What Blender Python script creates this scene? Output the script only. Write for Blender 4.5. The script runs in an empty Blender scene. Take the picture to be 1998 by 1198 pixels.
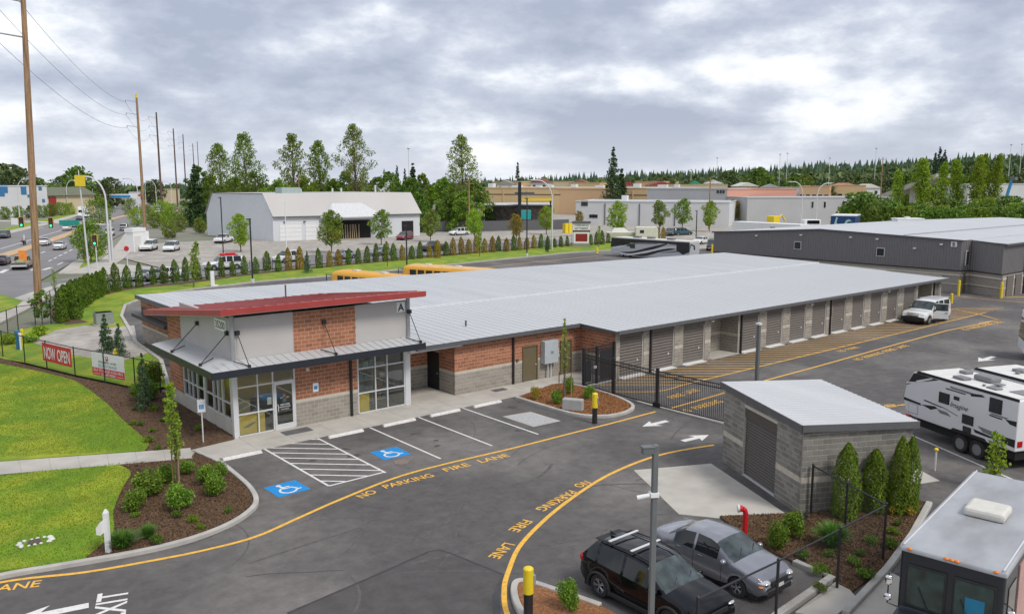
import bpy, math, random
import numpy as np
from mathutils import Vector, Matrix
R = math.radians
random.seed(7)
S = bpy.context.scene
COL = S.collection

# ---------------------------------------------------------------- camera, world, sun
F, H, CX, CY, HOR = 1640.0, 12.0, 999.0, 599.0, 355.0
TH = math.atan((CY - HOR) / F)
YAW = R(50.5)
VD = (math.cos(YAW), math.sin(YAW)); RD = (math.sin(YAW), -math.cos(YAW))
cam = bpy.data.cameras.new('camera'); cam.lens = 36 * F / 1998; cam.sensor_width = 36
cam.clip_start = 0.5; cam.clip_end = 6000
co = bpy.data.objects.new('camera', cam); COL.objects.link(co); S.camera = co
co.location = (0, 0, H); co.rotation_euler = (math.pi / 2 - TH, 0, YAW - math.pi / 2)

SUN_EL, SUN_AZ = R(50), R(278)      # azimuth measured from +X, counter-clockwise
W = bpy.data.worlds.new('World'); S.world = W; W.use_nodes = True
nt = W.node_tree; nt.nodes.clear()
def N(t, tree, **k):
    n = tree.nodes.new(t)
    for a, b in k.items():
        if a.startswith('i_'): n.inputs[a[2:].replace('_', ' ')].default_value = b
        else: setattr(n, a, b)
    return n
def world():
    L = nt.links.new
    out = N('ShaderNodeOutputWorld', nt); bg = N('ShaderNodeBackground', nt); bg2 = N('ShaderNodeBackground', nt)
    sky = N('ShaderNodeTexSky', nt, sky_type='NISHITA', sun_disc=False, sun_elevation=SUN_EL, sun_rotation=math.pi / 2 - SUN_AZ)
    bg.inputs[1].default_value = 0.1; L(sky.outputs[0], bg.inputs[0])
    tc = N('ShaderNodeTexCoord', nt); sp = N('ShaderNodeSeparateXYZ', nt); L(tc.outputs['Generated'], sp.inputs[0])
    def mth(op, a, b=None, cl=False):
        m = N('ShaderNodeMath', nt, operation=op, use_clamp=cl)
        for i, v in enumerate((a, b)):
            if v is None: continue
            if isinstance(v, (int, float)): m.inputs[i].default_value = v
            else: L(v, m.inputs[i])
        return m.outputs[0]
    z = mth('MAXIMUM', sp.outputs[2], 0.0)
    cb = N('ShaderNodeCombineXYZ', nt); L(sp.outputs[0], cb.inputs[0]); L(sp.outputs[1], cb.inputs[1]); L(mth('MULTIPLY', mth('POWER', z, .85), SKY_Z), cb.inputs[2])
    def noise(scale, det, off, dist=0.0, rough=.55):
        mp = N('ShaderNodeMapping', nt); mp.inputs['Location'].default_value = off; L(cb.outputs[0], mp.inputs[0])
        n = N('ShaderNodeTexNoise', nt); n.inputs['Scale'].default_value = scale; n.inputs['Detail'].default_value = det
        n.inputs['Distortion'].default_value = dist; n.inputs['Roughness'].default_value = rough; L(mp.outputs[0], n.inputs[0]); return n.outputs[0]
    a = noise(SKY_S1, 10, SKY_O1, .0, .6); b = noise(SKY_S2, 3, SKY_O2, .15, .5)
    # billowed heaps: rounded cells pushed about by the noise
    wv = N('ShaderNodeVectorMath', nt, operation='MULTIPLY_ADD'); nz = N('ShaderNodeTexNoise', nt); nz.inputs['Scale'].default_value = 6; nz.inputs['Detail'].default_value = 5; L(cb.outputs[0], nz.inputs[0])
    L(nz.outputs['Color'], wv.inputs[0]); wv.inputs[1].default_value = (.22, .22, .22); L(cb.outputs[0], wv.inputs[2])
    vo = N('ShaderNodeTexVoronoi', nt, feature='SMOOTH_F1'); vo.inputs['Scale'].default_value = 7.5; vo.inputs['Smoothness'].default_value = .6; L(wv.outputs[0], vo.inputs['Vector'])
    bil = mth('SUBTRACT', .78, vo.outputs['Distance'])
    mix = mth('ADD', mth('ADD', mth('MULTIPLY', a, .5), mth('MULTIPLY', b, .3)), mth('MULTIPLY', bil, .2))
    r = N('ShaderNodeValToRGB', nt); L(mix, r.inputs[0]); e = r.color_ramp.elements
    e[0].position = .37; e[0].color = (.37, .41, .51, 1)
    e[1].position = .62; e[1].color = (1.1, 1.1, 1.09, 1)
    for p, c in ((.45, (.50, .54, .635, 1)), (.49, (.63, .665, .74, 1)), (.52, (.76, .785, .84, 1)), (.55, (.86, .875, .91, 1)), (.58, (.98, .985, .99, 1))):
        k = e.new(p); k.color = c
    # clouds thin to an even pale veil towards the horizon
    hz = N('ShaderNodeMapRange', nt); L(sp.outputs[2], hz.inputs[0]); hz.inputs[1].default_value = 0.0; hz.inputs[2].default_value = .07
    hz.inputs[3].default_value = .4; hz.inputs[4].default_value = 0.0
    mc = N('ShaderNodeMix', nt, data_type='RGBA'); L(hz.outputs[0], mc.inputs[0]); L(r.outputs[0], mc.inputs[6]); mc.inputs[7].default_value = (.74, .765, .82, 1)
    L(mc.outputs[2], bg2.inputs[0]); bg2.inputs[1].default_value = 1.0
    ms = N('ShaderNodeMixShader', nt); ms.inputs[0].default_value = .93
    L(bg.outputs[0], ms.inputs[1]); L(bg2.outputs[0], ms.inputs[2]); L(ms.outputs[0], out.inputs[0])
SKY_Z = 2.0
SKY_S1, SKY_O1, SKY_S2, SKY_O2 = 7, (15.3, 14.1, 0), 2.2, (1.3, 3.2, 0)
world()
sd = bpy.data.lights.new('sun', 'SUN'); sd.energy = 1.9; sd.angle = R(16); sd.color = (1, .96, .9)
so = bpy.data.objects.new('sun', sd); COL.objects.link(so)
so.rotation_euler = Vector((math.cos(SUN_EL) * math.cos(SUN_AZ), math.cos(SUN_EL) * math.sin(SUN_AZ), math.sin(SUN_EL))).to_track_quat('Z', 'Y').to_euler()
so.location = (0, 0, 60)
V = S.view_settings; V.view_transform = 'Standard'; V.look = 'None'; V.exposure = 0.3; V.gamma = 1; V.use_curve_mapping = False
S.cycles.max_bounces = 6; S.cycles.transparent_max_bounces = 12

# ---------------------------------------------------------------- survey helpers (photo reading -> place on the ground)
def G(px, py, z=0.0):
    x = (px - CX) / F; y = -(py - CY) / F
    fw = math.cos(TH) + y * math.sin(TH); up = -math.sin(TH) + y * math.cos(TH)
    t = (z - H) / up
    return Vector((t * (fw * VD[0] + x * RD[0]), t * (fw * VD[1] + x * RD[1]), z))
def PJ(X, Y, Z):
    fw = X * VD[0] + Y * VD[1]; r = X * RD[0] + Y * RD[1]; u = Z - H
    d = fw * math.cos(TH) - u * math.sin(TH); v = fw * math.sin(TH) + u * math.cos(TH)
    return CX + F * r / d, CY - F * v / d
def HT(px, yb, yt):
    p = G(px, yb); lo, hi = 0.0, 120.0
    for i in range(40):
        m = (lo + hi) / 2
        if PJ(p.x, p.y, m)[1] > yt: lo = m
        else: hi = m
    return lo
def AT(px, dist, z=0.0):            # point seen in column px at a given depth along the view
    r = (px - CX) / F * dist * math.cos(TH)
    return Vector((dist * VD[0] + r * RD[0], dist * VD[1] + r * RD[1], z))

# ---------------------------------------------------------------- mesh builder
class MB:
    def __init__(s): s.v = []; s.f = []; s.m = []
    def add(s, vs, fs, mi=0):
        o = len(s.v); s.v += [tuple(v) for v in vs]; s.f += [tuple(i + o for i in f) for f in fs]; s.m += [mi] * len(fs); return s
    def box(s, x0, y0, z0, x1, y1, z1, mi=0):
        return s.add([(x0,y0,z0),(x1,y0,z0),(x1,y1,z0),(x0,y1,z0),(x0,y0,z1),(x1,y0,z1),(x1,y1,z1),(x0,y1,z1)],
                     [(0,3,2,1),(4,5,6,7),(0,1,5,4),(1,2,6,5),(2,3,7,6),(3,0,4,7)], mi)
    def obox(s, p, q, w, z0, z1, mi=0):          # bar from p to q in plan, width w
        p = Vector(p[:2]); q = Vector(q[:2]); d = (q - p).normalized(); n = Vector((-d.y, d.x)) * w / 2
        return s.prism([p - n, q - n, q + n, p + n], z0, z1, mi)
    def prism(s, poly, z0, z1, mi=0, top=None):
        n = len(poly); a = sum(poly[i][0] * poly[(i+1) % n][1] - poly[(i+1) % n][0] * poly[i][1] for i in range(n))
        if a < 0: poly = list(reversed(poly))
        vs = [(p[0], p[1], z0) for p in poly] + [(p[0], p[1], z1) for p in (top or poly)]
        return s.add(vs, [tuple(reversed(range(n))), tuple(range(n, 2*n))] + [(i, (i+1) % n, n + (i+1) % n, n + i) for i in range(n)], mi)
    def sheet(s, poly, z=0.0, mi=0):
        n = len(poly); a = sum(poly[i][0] * poly[(i+1) % n][1] - poly[(i+1) % n][0] * poly[i][1] for i in range(n))
        if a < 0: poly = list(reversed(poly))
        return s.add([(p[0], p[1], z) for p in poly], [tuple(range(n))], mi)
    def quad(s, a, b, c, d, mi=0): return s.add([a, b, c, d], [(0, 1, 2, 3)], mi)
    def extr(s, prof, y0, y1, mi=0):             # side profile (x,z) pushed across y
        n = len(prof); a = sum(prof[i][0] * prof[(i+1) % n][1] - prof[(i+1) % n][0] * prof[i][1] for i in range(n))
        if a < 0: prof = list(reversed(prof))
        vs = [(p[0], y0, p[1]) for p in prof] + [(p[0], y1, p[1]) for p in prof]
        return s.add(vs, [tuple(range(n)), tuple(reversed(range(n, 2*n)))] + [(i, n + i, n + (i+1) % n, (i+1) % n) for i in range(n)], mi)
    def strip(s, pts, w, z, mi=0, z0=None):       # ribbon (or kerb when z0 given) along a plan polyline
        pts = [Vector(p[:2]) for p in pts]; n = len(pts); l = []; r = []
        for i in range(n):
            d = (pts[min(i+1, n-1)] - pts[max(i-1, 0)]).normalized(); m = Vector((-d.y, d.x)) * w / 2
            l.append(pts[i] + m); r.append(pts[i] - m)
        for i in range(n - 1):
            q = [r[i], r[i+1], l[i+1], l[i]]
            if z0 is None: s.sheet(q, z, mi)
            else:
                o = len(s.v); vs = [(p.x, p.y, z0) for p in q] + [(p.x, p.y, z) for p in q]
                fs = [(4,5,6,7),(0,1,5,4),(2,3,7,6)]
                if i == 0: fs.append((3,0,4,7))
                if i == n - 2: fs.append((1,2,6,5))
                s.add(vs, fs, mi)
        return s
    def tube(s, pts, r, n=8, mi=0, cap=True):
        pts = [Vector(p) for p in pts]; m = len(pts); rs = r if isinstance(r, (list, tuple)) else [r] * m
        o = len(s.v); a = None
        for i in range(m):
            d = (pts[min(i+1, m-1)] - pts[max(i-1, 0)]).normalized()
            if a is None: a = d.cross(Vector((0, 0, 1)) if abs(d.z) < .9 else Vector((1, 0, 0)))
            a = (a - d * a.dot(d)).normalized(); b = d.cross(a)
            for k in range(n):
                t = 2 * math.pi * k / n; s.v.append(tuple(pts[i] + a * (math.cos(t) * rs[i]) + b * (math.sin(t) * rs[i])))
        fs = [(o+i*n+k, o+i*n+(k+1) % n, o+(i+1)*n+(k+1) % n, o+(i+1)*n+k) for i in range(m-1) for k in range(n)]
        if cap: fs += [tuple(o + k for k in reversed(range(n))), tuple(o + (m-1)*n + k for k in range(n))]
        s.f += fs; s.m += [mi] * len(fs); return s
    def lathe(s, prof, n=16, c=(0,0,0), axis='z', mi=0, cap=True):
        o = len(s.v); m = len(prof)
        for r, h in prof:
            for k in range(n):
                t = 2 * math.pi * k / n; a, b = r * math.cos(t), r * math.sin(t)
                s.v.append((c[0]+a, c[1]+b, c[2]+h) if axis == 'z' else (c[0]+a, c[1]+h, c[2]+b))
        fs = [(o+i*n+k, o+i*n+(k+1) % n, o+(i+1)*n+(k+1) % n, o+(i+1)*n+k) for i in range(m-1) for k in range(n)]
        if cap: fs += [tuple(o + k for k in reversed(range(n))), tuple(o + (m-1)*n + k for k in range(n))]
        if axis != 'z': fs = [tuple(reversed(f)) for f in fs]
        s.f += fs; s.m += [mi] * len(fs); return s
    def ball(s, c, r, n=10, mi=0):
        pr = [(max(.001, math.sin(math.pi * i / n)), -math.cos(math.pi * i / n)) for i in range(n + 1)]
        o = len(s.v); s.lathe(pr, n + 2, mi=mi)
        for i in range(o, len(s.v)):
            v = s.v[i]; s.v[i] = (c[0] + v[0] * r[0], c[1] + v[1] * r[1], c[2] + v[2] * r[2])
        return s
    def xf(s, M):
        s.v = [tuple(M @ Vector(v)) for v in s.v]; return s
    def mesh(s, name, mats, smooth=False):
        me = bpy.data.meshes.new(name); me.from_pydata(s.v, [], s.f)
        for m in (mats if isinstance(mats, (list, tuple)) else [mats]): me.materials.append(m)
        if any(s.m): me.polygons.foreach_set('material_index', s.m)
        if smooth: me.shade_smooth(); me.set_sharp_from_angle(angle=R(smooth if smooth > 1 else 40))
        me.update(); return me
    def build(s, name, mats, parent=None, smooth=False, loc=None, rz=0, bevel=0, kind=None):
        return obj(name, s.mesh(name, mats, smooth), parent, loc, rz, bevel, kind)
def obj(name, me, parent=None, loc=None, rz=0, bevel=0, kind=None):
    o = bpy.data.objects.new(name, me); COL.objects.link(o)
    if loc is not None: o.location = loc
    if rz: o.rotation_euler = (0, 0, rz)
    if parent is not None:
        o.parent = parent
        if parent.get('_w'): o.matrix_parent_inverse = Matrix.Translation(-Vector(parent.location))
    if bevel:
        b = o.modifiers.new('bevel', 'BEVEL'); b.width = bevel; b.segments = 2; b.limit_method = 'ANGLE'; b.angle_limit = R(40)
    if kind: o['kind'] = kind
    return o
def tag(o, label, cat, group=None, kind=None):
    o['label'] = label; o['category'] = cat
    if group: o['group'] = group
    if kind: o['kind'] = kind
    return o
WORLD_THINGS = []
def thing(name, label, cat, loc=(0,0,0), rz=0, group=None, world=False):
    o = bpy.data.objects.new(name, None); COL.objects.link(o); o.location = loc; o.rotation_euler = (0, 0, rz); o.empty_display_size = .3
    tag(o, label, cat, group)
    if world: o['_w'] = 1; WORLD_THINGS.append(o)
    return o
def struct(o): o['kind'] = 'structure'; return o
def copy_tree(o, parent=None):
    c = o.copy(); COL.objects.link(c)
    if parent is not None: c.parent = parent
    for ch in list(o.children): copy_tree(ch, c)
    return c
ORD = 'first second third fourth fifth sixth seventh eighth ninth tenth eleventh twelfth thirteenth fourteenth fifteenth sixteenth seventeenth eighteenth nineteenth'.split()
def nth(i):                       # 0 -> first
    i += 1
    if i < 20: return ORD[i - 1]
    t = {2: 'twent', 3: 'thirt', 4: 'fort', 5: 'fift', 6: 'sixt', 7: 'sevent'}[i // 10]
    return t + 'ieth' if i % 10 == 0 else t + 'y-' + ORD[i % 10 - 1]
def spline(pts, n=8):
    P = [Vector(p[:2]) for p in pts]; P = [2*P[0]-P[1]] + P + [2*P[-1]-P[-2]]; out = []
    for i in range(1, len(P) - 2):
        for k in range(n):
            t = k / n; a, b, c, d = P[i-1:i+3]
            out.append(.5*((2*b)+(c-a)*t+(2*a-5*b+4*c-d)*t*t+(3*b-a-3*c+d)*t**3))
    return out + [P[-2]]
TXT = {}
def text_mb(body, h, wscale=1.0, bold=0.0):    # lettering as flat faces, lower left corner at the origin, letter height h
    key = (body, bold)
    if key not in TXT:
        c = bpy.data.curves.new('t', 'FONT'); c.body = body; c.size = 1; c.resolution_u = 3; c.offset = bold
        o = bpy.data.objects.new('t', c); COL.objects.link(o)
        dg = bpy.context.evaluated_depsgraph_get(); me = bpy.data.meshes.new_from_object(o.evaluated_get(dg))
        TXT[key] = ([tuple(v.co) for v in me.vertices], [tuple(p.vertices) for p in me.polygons])
        bpy.data.objects.remove(o); bpy.data.curves.remove(c); bpy.data.meshes.remove(me)
    vs, fs = TXT[key]; x0 = min(v[0] for v in vs); y0 = min(v[1] for v in vs); k = h / .72
    if ',' not in body: y0 = -0.01
    return MB().add([((v[0]-x0)*k*wscale, (v[1]-y0)*k, 0) for v in vs], fs)
def width(mb): return max(v[0] for v in mb.v)
def upright(mb, p, d):            # stand flat lettering up: left-bottom at p, reading along plan direction d
    d = Vector((d[0], d[1], 0)).normalized()
    mb.v = [tuple(Vector(p) + d * v[0] + Vector((0, 0, v[1]))) for v in mb.v]; return mb
def lay(mb, p, d, z):             # lay flat lettering on the ground reading along d
    d = Vector(d[:2]).normalized(); n = Vector((-d.y, d.x))
    mb.v = [(p[0] + d.x*v[0] + n.x*v[1], p[1] + d.y*v[0] + n.y*v[1], z) for v in mb.v]; return mb

# ---------------------------------------------------------------- materials
def mat(name, col, rough=.6, metal=0.0, var=.12, sc=3.0, bump=0.0, bsc=60.0, spec=.5, rnd=0.0, col2=None, c2sc=1.0, c2lo=.45, c2hi=.65, stretch=None, coat=0.0, nr=.5):
    m = bpy.data.materials.new(name); m.use_nodes = True; t = m.node_tree; L = t.links.new
    b = t.nodes['Principled BSDF']; b.inputs['Roughness'].default_value = rough; b.inputs['Metallic'].default_value = metal
    b.inputs['Specular IOR Level'].default_value = spec; b.inputs['Coat Weight'].default_value = coat; b.inputs['Coat Roughness'].default_value = .05
    c = (*col, 1)
    tc = N('ShaderNodeTexCoord', t); src = tc.outputs['Object']
    if stretch:
        mp = N('ShaderNodeMapping', t); mp.inputs['Scale'].default_value = stretch; L(src, mp.inputs[0]); src = mp.outputs[0]
    cur = None
    if col2:
        n2 = N('ShaderNodeTexNoise', t); n2.inputs['Scale'].default_value = c2sc; n2.inputs['Detail'].default_value = 6; L(src, n2.inputs[0])
        mr = N('ShaderNodeMapRange', t); L(n2.outputs[0], mr.inputs[0]); mr.inputs[1].default_value = c2lo; mr.inputs[2].default_value = c2hi
        mx = N('ShaderNodeMix', t, data_type='RGBA'); L(mr.outputs[0], mx.inputs[0]); mx.inputs[6].default_value = c; mx.inputs[7].default_value = (*col2, 1); cur = mx.outputs[2]
    if var or rnd:
        hs = N('ShaderNodeHueSaturation', t)
        if cur is None: hs.inputs['Color'].default_value = c
        else: L(cur, hs.inputs['Color'])
        n1 = N('ShaderNodeTexNoise', t); n1.inputs['Scale'].default_value = sc; n1.inputs['Detail'].default_value = 6; n1.inputs['Roughness'].default_value = nr; L(src, n1.inputs[0])
        mr = N('ShaderNodeMapRange', t); L(n1.outputs[0], mr.inputs[0]); mr.inputs[1].default_value = .3; mr.inputs[2].default_value = .7
        mr.inputs[3].default_value = 1 - var; mr.inputs[4].default_value = 1 + var; val = mr.outputs[0]
        if rnd:
            g = N('ShaderNodeNewGeometry', t); oi = N('ShaderNodeObjectInfo', t)
            ad = N('ShaderNodeMath', t, operation='ADD'); L(g.outputs['Random Per Island'], ad.inputs[0]); L(oi.outputs['Random'], ad.inputs[1])
            fr = N('ShaderNodeMath', t, operation='FRACT'); L(ad.outputs[0], fr.inputs[0])
            m2 = N('ShaderNodeMapRange', t); L(fr.outputs[0], m2.inputs[0]); m2.inputs[3].default_value = 1 - rnd; m2.inputs[4].default_value = 1 + rnd
            mu = N('ShaderNodeMath', t, operation='MULTIPLY'); L(val, mu.inputs[0]); L(m2.outputs[0], mu.inputs[1]); val = mu.outputs[0]
        L(val, hs.inputs['Value']); cur = hs.outputs[0]
    if cur is None: b.inputs['Base Color'].default_value = c
    else: L(cur, b.inputs['Base Color'])
    if bump:
        n3 = N('ShaderNodeTexNoise', t); n3.inputs['Scale'].default_value = bsc; n3.inputs['Detail'].default_value = 4; L(tc.outputs['Object'], n3.inputs[0])
        bp = N('ShaderNodeBump', t); bp.inputs['Strength'].default_value = bump; bp.inputs['Distance'].default_value = .02; L(n3.outputs[0], bp.inputs['Height']); L(bp.outputs[0], b.inputs['Normal'])
    return m
def leafmat(name, lo, hi, trans=.3, alt=None, altp=.8, rough=.55):
    m = bpy.data.materials.new(name); m.use_nodes = True; t = m.node_tree; L = t.links.new; t.nodes.clear()
    g = N('ShaderNodeNewGeometry', t); oi = N('ShaderNodeObjectInfo', t)
    r = N('ShaderNodeValToRGB', t); L(g.outputs['Random Per Island'], r.inputs[0]); e = r.color_ramp.elements
    e[0].color = (*lo, 1); e[1].color = (*hi, 1); e[1].position = .92
    if alt: e[1].position = altp; k = e.new(min(.99, altp + .1)); k.color = (*alt, 1)
    hs = N('ShaderNodeHueSaturation', t); L(r.outputs[0], hs.inputs['Color'])
    mr = N('ShaderNodeMapRange', t); L(oi.outputs['Random'], mr.inputs[0]); mr.inputs[3].default_value = .85; mr.inputs[4].default_value = 1.18; L(mr.outputs[0], hs.inputs['Value'])
    mh = N('ShaderNodeMapRange', t); L(oi.outputs['Random'], mh.inputs[0]); mh.inputs[3].default_value = .49; mh.inputs[4].default_value = .51; L(mh.outputs[0], hs.inputs['Hue'])
    d = N('ShaderNodeBsdfPrincipled', t); d.inputs['Roughness'].default_value = rough; d.inputs['Specular IOR Level'].default_value = .3; L(hs.outputs[0], d.inputs['Base Color'])
    tr = N('ShaderNodeBsdfTranslucent', t); L(hs.outputs[0], tr.inputs[0]); mx = N('ShaderNodeMixShader', t); mx.inputs[0].default_value = trans
    L(d.outputs[0], mx.inputs[1]); L(tr.outputs[0], mx.inputs[2]); o = N('ShaderNodeOutputMaterial', t); L(mx.outputs[0], o.inputs[0]); return m
def glassmat(name, tint, refl=.12, rough=.02):
    m = bpy.data.materials.new(name); m.use_nodes = True; t = m.node_tree; L = t.links.new; t.nodes.clear()
    tp = N('ShaderNodeBsdfTransparent', t); tp.inputs[0].default_value = (*tint, 1); gl = N('ShaderNodeBsdfGlossy', t); gl.inputs['Roughness'].default_value = rough
    gl.inputs[0].default_value = (.9, .95, .95, 1)
    lw = N('ShaderNodeLayerWeight', t); lw.inputs[0].default_value = .25; mr = N('ShaderNodeMapRange', t); L(lw.outputs['Fresnel'], mr.inputs[0]); mr.inputs[3].default_value = refl; mr.inputs[4].default_value = 1
    mx = N('ShaderNodeMixShader', t); L(mr.outputs[0], mx.inputs[0]); L(tp.outputs[0], mx.inputs[1]); L(gl.outputs[0], mx.inputs[2])
    o = N('ShaderNodeOutputMaterial', t); L(mx.outputs[0], o.inputs[0]); return m
def emis(name, col, s):
    m = mat(name, col, var=0); b = m.node_tree.nodes['Principled BSDF']; b.inputs['Emission Color'].default_value = (*col, 1); b.inputs['Emission Strength'].default_value = s; return m
m_asph = mat('asphalt', (.095, .087, .083), .85, var=.27, sc=1.6, nr=.72, bump=.45, bsc=90, col2=(.178, .162, .149), c2sc=.15, c2lo=.45, c2hi=.68)
m_street = mat('street_asphalt', (.21, .20, .20), .9, var=.1, sc=.3)
m_seam = mat('seal_seam', (.045, .043, .045), .6, var=.2)
m_conc = mat('concrete', (.47, .44, .39), .85, var=.08, sc=1.2, bump=.2, bsc=40, col2=(.40, .37, .325), c2sc=.5)
m_curb = mat('kerb_concrete', (.44, .42, .385), .85, var=.14, sc=1.5, bump=.2)
m_yel = mat('yellow_paint', (.80, .44, .055), .7, var=.12, sc=6, col2=(.45, .26, .08), c2sc=7, c2lo=.52, c2hi=.78)
m_wht = mat('white_paint', (.70, .68, .65), .7, var=.1, sc=8, col2=(.5, .48, .46), c2sc=6, c2lo=.55, c2hi=.8)
m_blu = mat('blue_paint', (.01, .24, .58), .7, var=.06)
m_lawn = mat('lawn', (.14, .24, .008), .9, var=.26, sc=.9, nr=.7, bump=.5, bsc=40, col2=(.26, .30, .014), c2sc=.35, c2lo=.45, c2hi=.6)
m_mulch = mat('mulch', (.085, .05, .026), .95, var=.3, sc=9, bump=1.0, bsc=30, col2=(.15, .078, .042), c2sc=14, c2lo=.48, c2hi=.62)
m_mulch2 = mat('fresh_mulch', (.23, .095, .036), .95, var=.3, sc=9, bump=1.0, bsc=30, col2=(.32, .15, .065), c2sc=16, c2lo=.5, c2hi=.62)
m_grav = mat('gravel', (.33, .30, .26), .95, var=.15, sc=1, bump=.5, bsc=25, col2=(.42, .39, .35), c2sc=.25)
m_earth = mat('open_ground', (.22, .21, .17), .95, var=.15, sc=.05, col2=(.10, .15, .04), c2sc=.012)
m_redb = mat('red_block', (.375, .152, .08), .9, var=.16, sc=9, bump=.9, bsc=45, rnd=.22)
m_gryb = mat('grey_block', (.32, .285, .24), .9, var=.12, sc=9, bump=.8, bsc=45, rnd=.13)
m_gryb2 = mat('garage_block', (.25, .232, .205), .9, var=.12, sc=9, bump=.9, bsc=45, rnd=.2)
m_mort = mat('mortar', (.62, .46, .35), .95, var=.08)
m_mortg = mat('grey_mortar', (.52, .49, .43), .95, var=.08)
m_cap = mat('cream_block', (.53, .48, .39), .9, var=.08, bump=.4, bsc=45)
m_stuc = mat('grey_panel', (.45, .425, .405), .75, var=.04, sc=.8)
m_red = mat('red_metal', (.36, .052, .044), .45, var=.12, sc=1.2)
m_roof = mat('roof_metal', (.51, .516, .522), .5, 0.1, var=.06, sc=.5, stretch=(1.5, .2, 1), rnd=.012)
m_blk = mat('black_metal', (.018, .019, .022), .45, var=.1)
m_dgry = mat('dark_grey_metal', (.105, .105, .11), .5, var=.08)
m_steel = mat('steel_grey', (.33, .34, .35), .45, .3, var=.06)
m_alu = mat('aluminium', (.66, .66, .66), .4, .2, var=.04)
m_glass = glassmat('shop_glass', (.85, .88, .82), .14)
m_wglass = mat('dark_window', (.025, .032, .036), .06, var=.3, sc=.7, spec=.9)
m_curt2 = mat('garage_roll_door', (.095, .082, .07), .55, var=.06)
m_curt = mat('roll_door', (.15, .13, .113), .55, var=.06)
m_door = mat('brown_door', (.145, .115, .062), .55, var=.06)
m_white = mat('white_metal', (.76, .76, .75), .45, var=.04)
m_offw = mat('off_white', (.62, .61, .58), .6, var=.06)
m_rub = mat('rubber', (.022, .022, .023), .85, var=.15)
m_rim = mat('rim', (.42, .43, .45), .3, .8, var=.05)
m_chr = mat('chrome', (.75, .75, .76), .12, 1, var=0)
m_redl = mat('red_lens', (.45, .012, .014), .2, var=0)
m_orl = mat('amber_lens', (.75, .22, .02), .3, var=0)
m_lens = mat('clear_lens', (.70, .72, .72), .12, .3, var=.1, sc=30)
m_ypl = mat('yellow_plastic', (.78, .58, .02), .5, var=.05)
m_wood = mat('pole_wood', (.36, .225, .125), .85, var=.2, sc=6, stretch=(6, 6, .4), col2=(.22, .13, .07), c2sc=1.2)
m_trunk = mat('bark', (.14, .105, .075), .9, var=.25, sc=8, bump=.5)
# ---------------------------------------------------------------- ground
def hill(x, y):
    r = math.hypot(x, y); fw = x*VD[0]+y*VD[1]; rt = x*RD[0]+y*RD[1]
    a = math.atan2(rt, fw); ad = math.degrees(a)
    h = np.interp(ad, [-180, -40, -5, 5, 15, 25, 32, 60, 180], [0, 0, 2, 5, 10, 16, 20, 22, 0])
    t = min(1, max(0, (r - 430) / 400)); return h * t * t * (3 - 2 * t)
def ground():
    mb = MB(); rs = [0, 60, 140, 260, 430, 500, 570, 650, 740, 830, 1000, 1400, 2500]; n = 72
    vs = []
    for r in rs:
        for k in range(n):
            x, y = r*math.cos(2*math.pi*k/n), r*math.sin(2*math.pi*k/n); vs.append((x, y, hill(x, y) - .12))
    mb.add(vs, [(i*n+k, i*n+n+k, i*n+n+(k+1) % n, i*n+(k+1) % n) for i in range(len(rs)-1) for k in range(n)])
    return struct(mb.build('ground', m_earth, smooth=80))
ground()
LOT_BACK = [(150, 95), (125, 99), (101, 104.3), (84, 102), (62, 98.6), (49.9, 97.5), (41, 97.5), (33, 95.5), (26.5, 92.5), (22.6, 87), (20.4, 80), (19.1, 73), (17.7, 66), (17.1, 58), (15.2, 50.5)]
struct(MB().sheet([(-40, -25), (160, -25), (160, 95)] + LOT_BACK + [(15.2, 42), (-40, 42)], 0).build('lot_asphalt', m_asph))
# lawns
HEDGE = spline([G(150, 632), G(128, 622), G(120, 605), G(150, 590), G(205, 572), G(260, 562), G(330, 556), G(400, 547), G(500, 534), G(640, 520), G(800, 505), G(1000, 487), G(1100, 479), G(1170, 474), G(1260, 468)], 6)
back_lawn = [Vector(p) for p in LOT_BACK[1:]] + [Vector((14.3, 50.2)), G(262, 757).xy, G(147, 733).xy, G(50, 709).xy, G(-60, 690).xy, G(-60, 662).xy, G(16, 650).xy, G(60, 640).xy, G(95, 634).xy] + HEDGE + [Vector((140, 116))]
struct(MB().sheet(back_lawn, .05).build('back_lawn', m_lawn))
fl = [G(p, q).xy for p, q in ((0, 712), (60, 724), (105, 734), (150, 748), (200, 783), (240, 822), (272, 850), (290, 868), (283, 882))]
fl = spline(fl, 5)
struct(MB().prism(fl + [G(0, 903).xy, Vector((-12, 48.7)), Vector((-12, 66))], -.1, .10).build('front_lawn', m_lawn))
l2 = spline([G(p, q).xy for p, q in ((228, 908), (255, 925), (240, 955), (222, 1000), (222, 1040), (195, 1070), (160, 1098))], 5)
struct(MB().prism(l2 + [G(0, 1118).xy, Vector((-6, 29.6)), Vector((-6, 43.8)), G(0, 932).xy], -.1, .10).build('verge_lawn', m_lawn))
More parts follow.
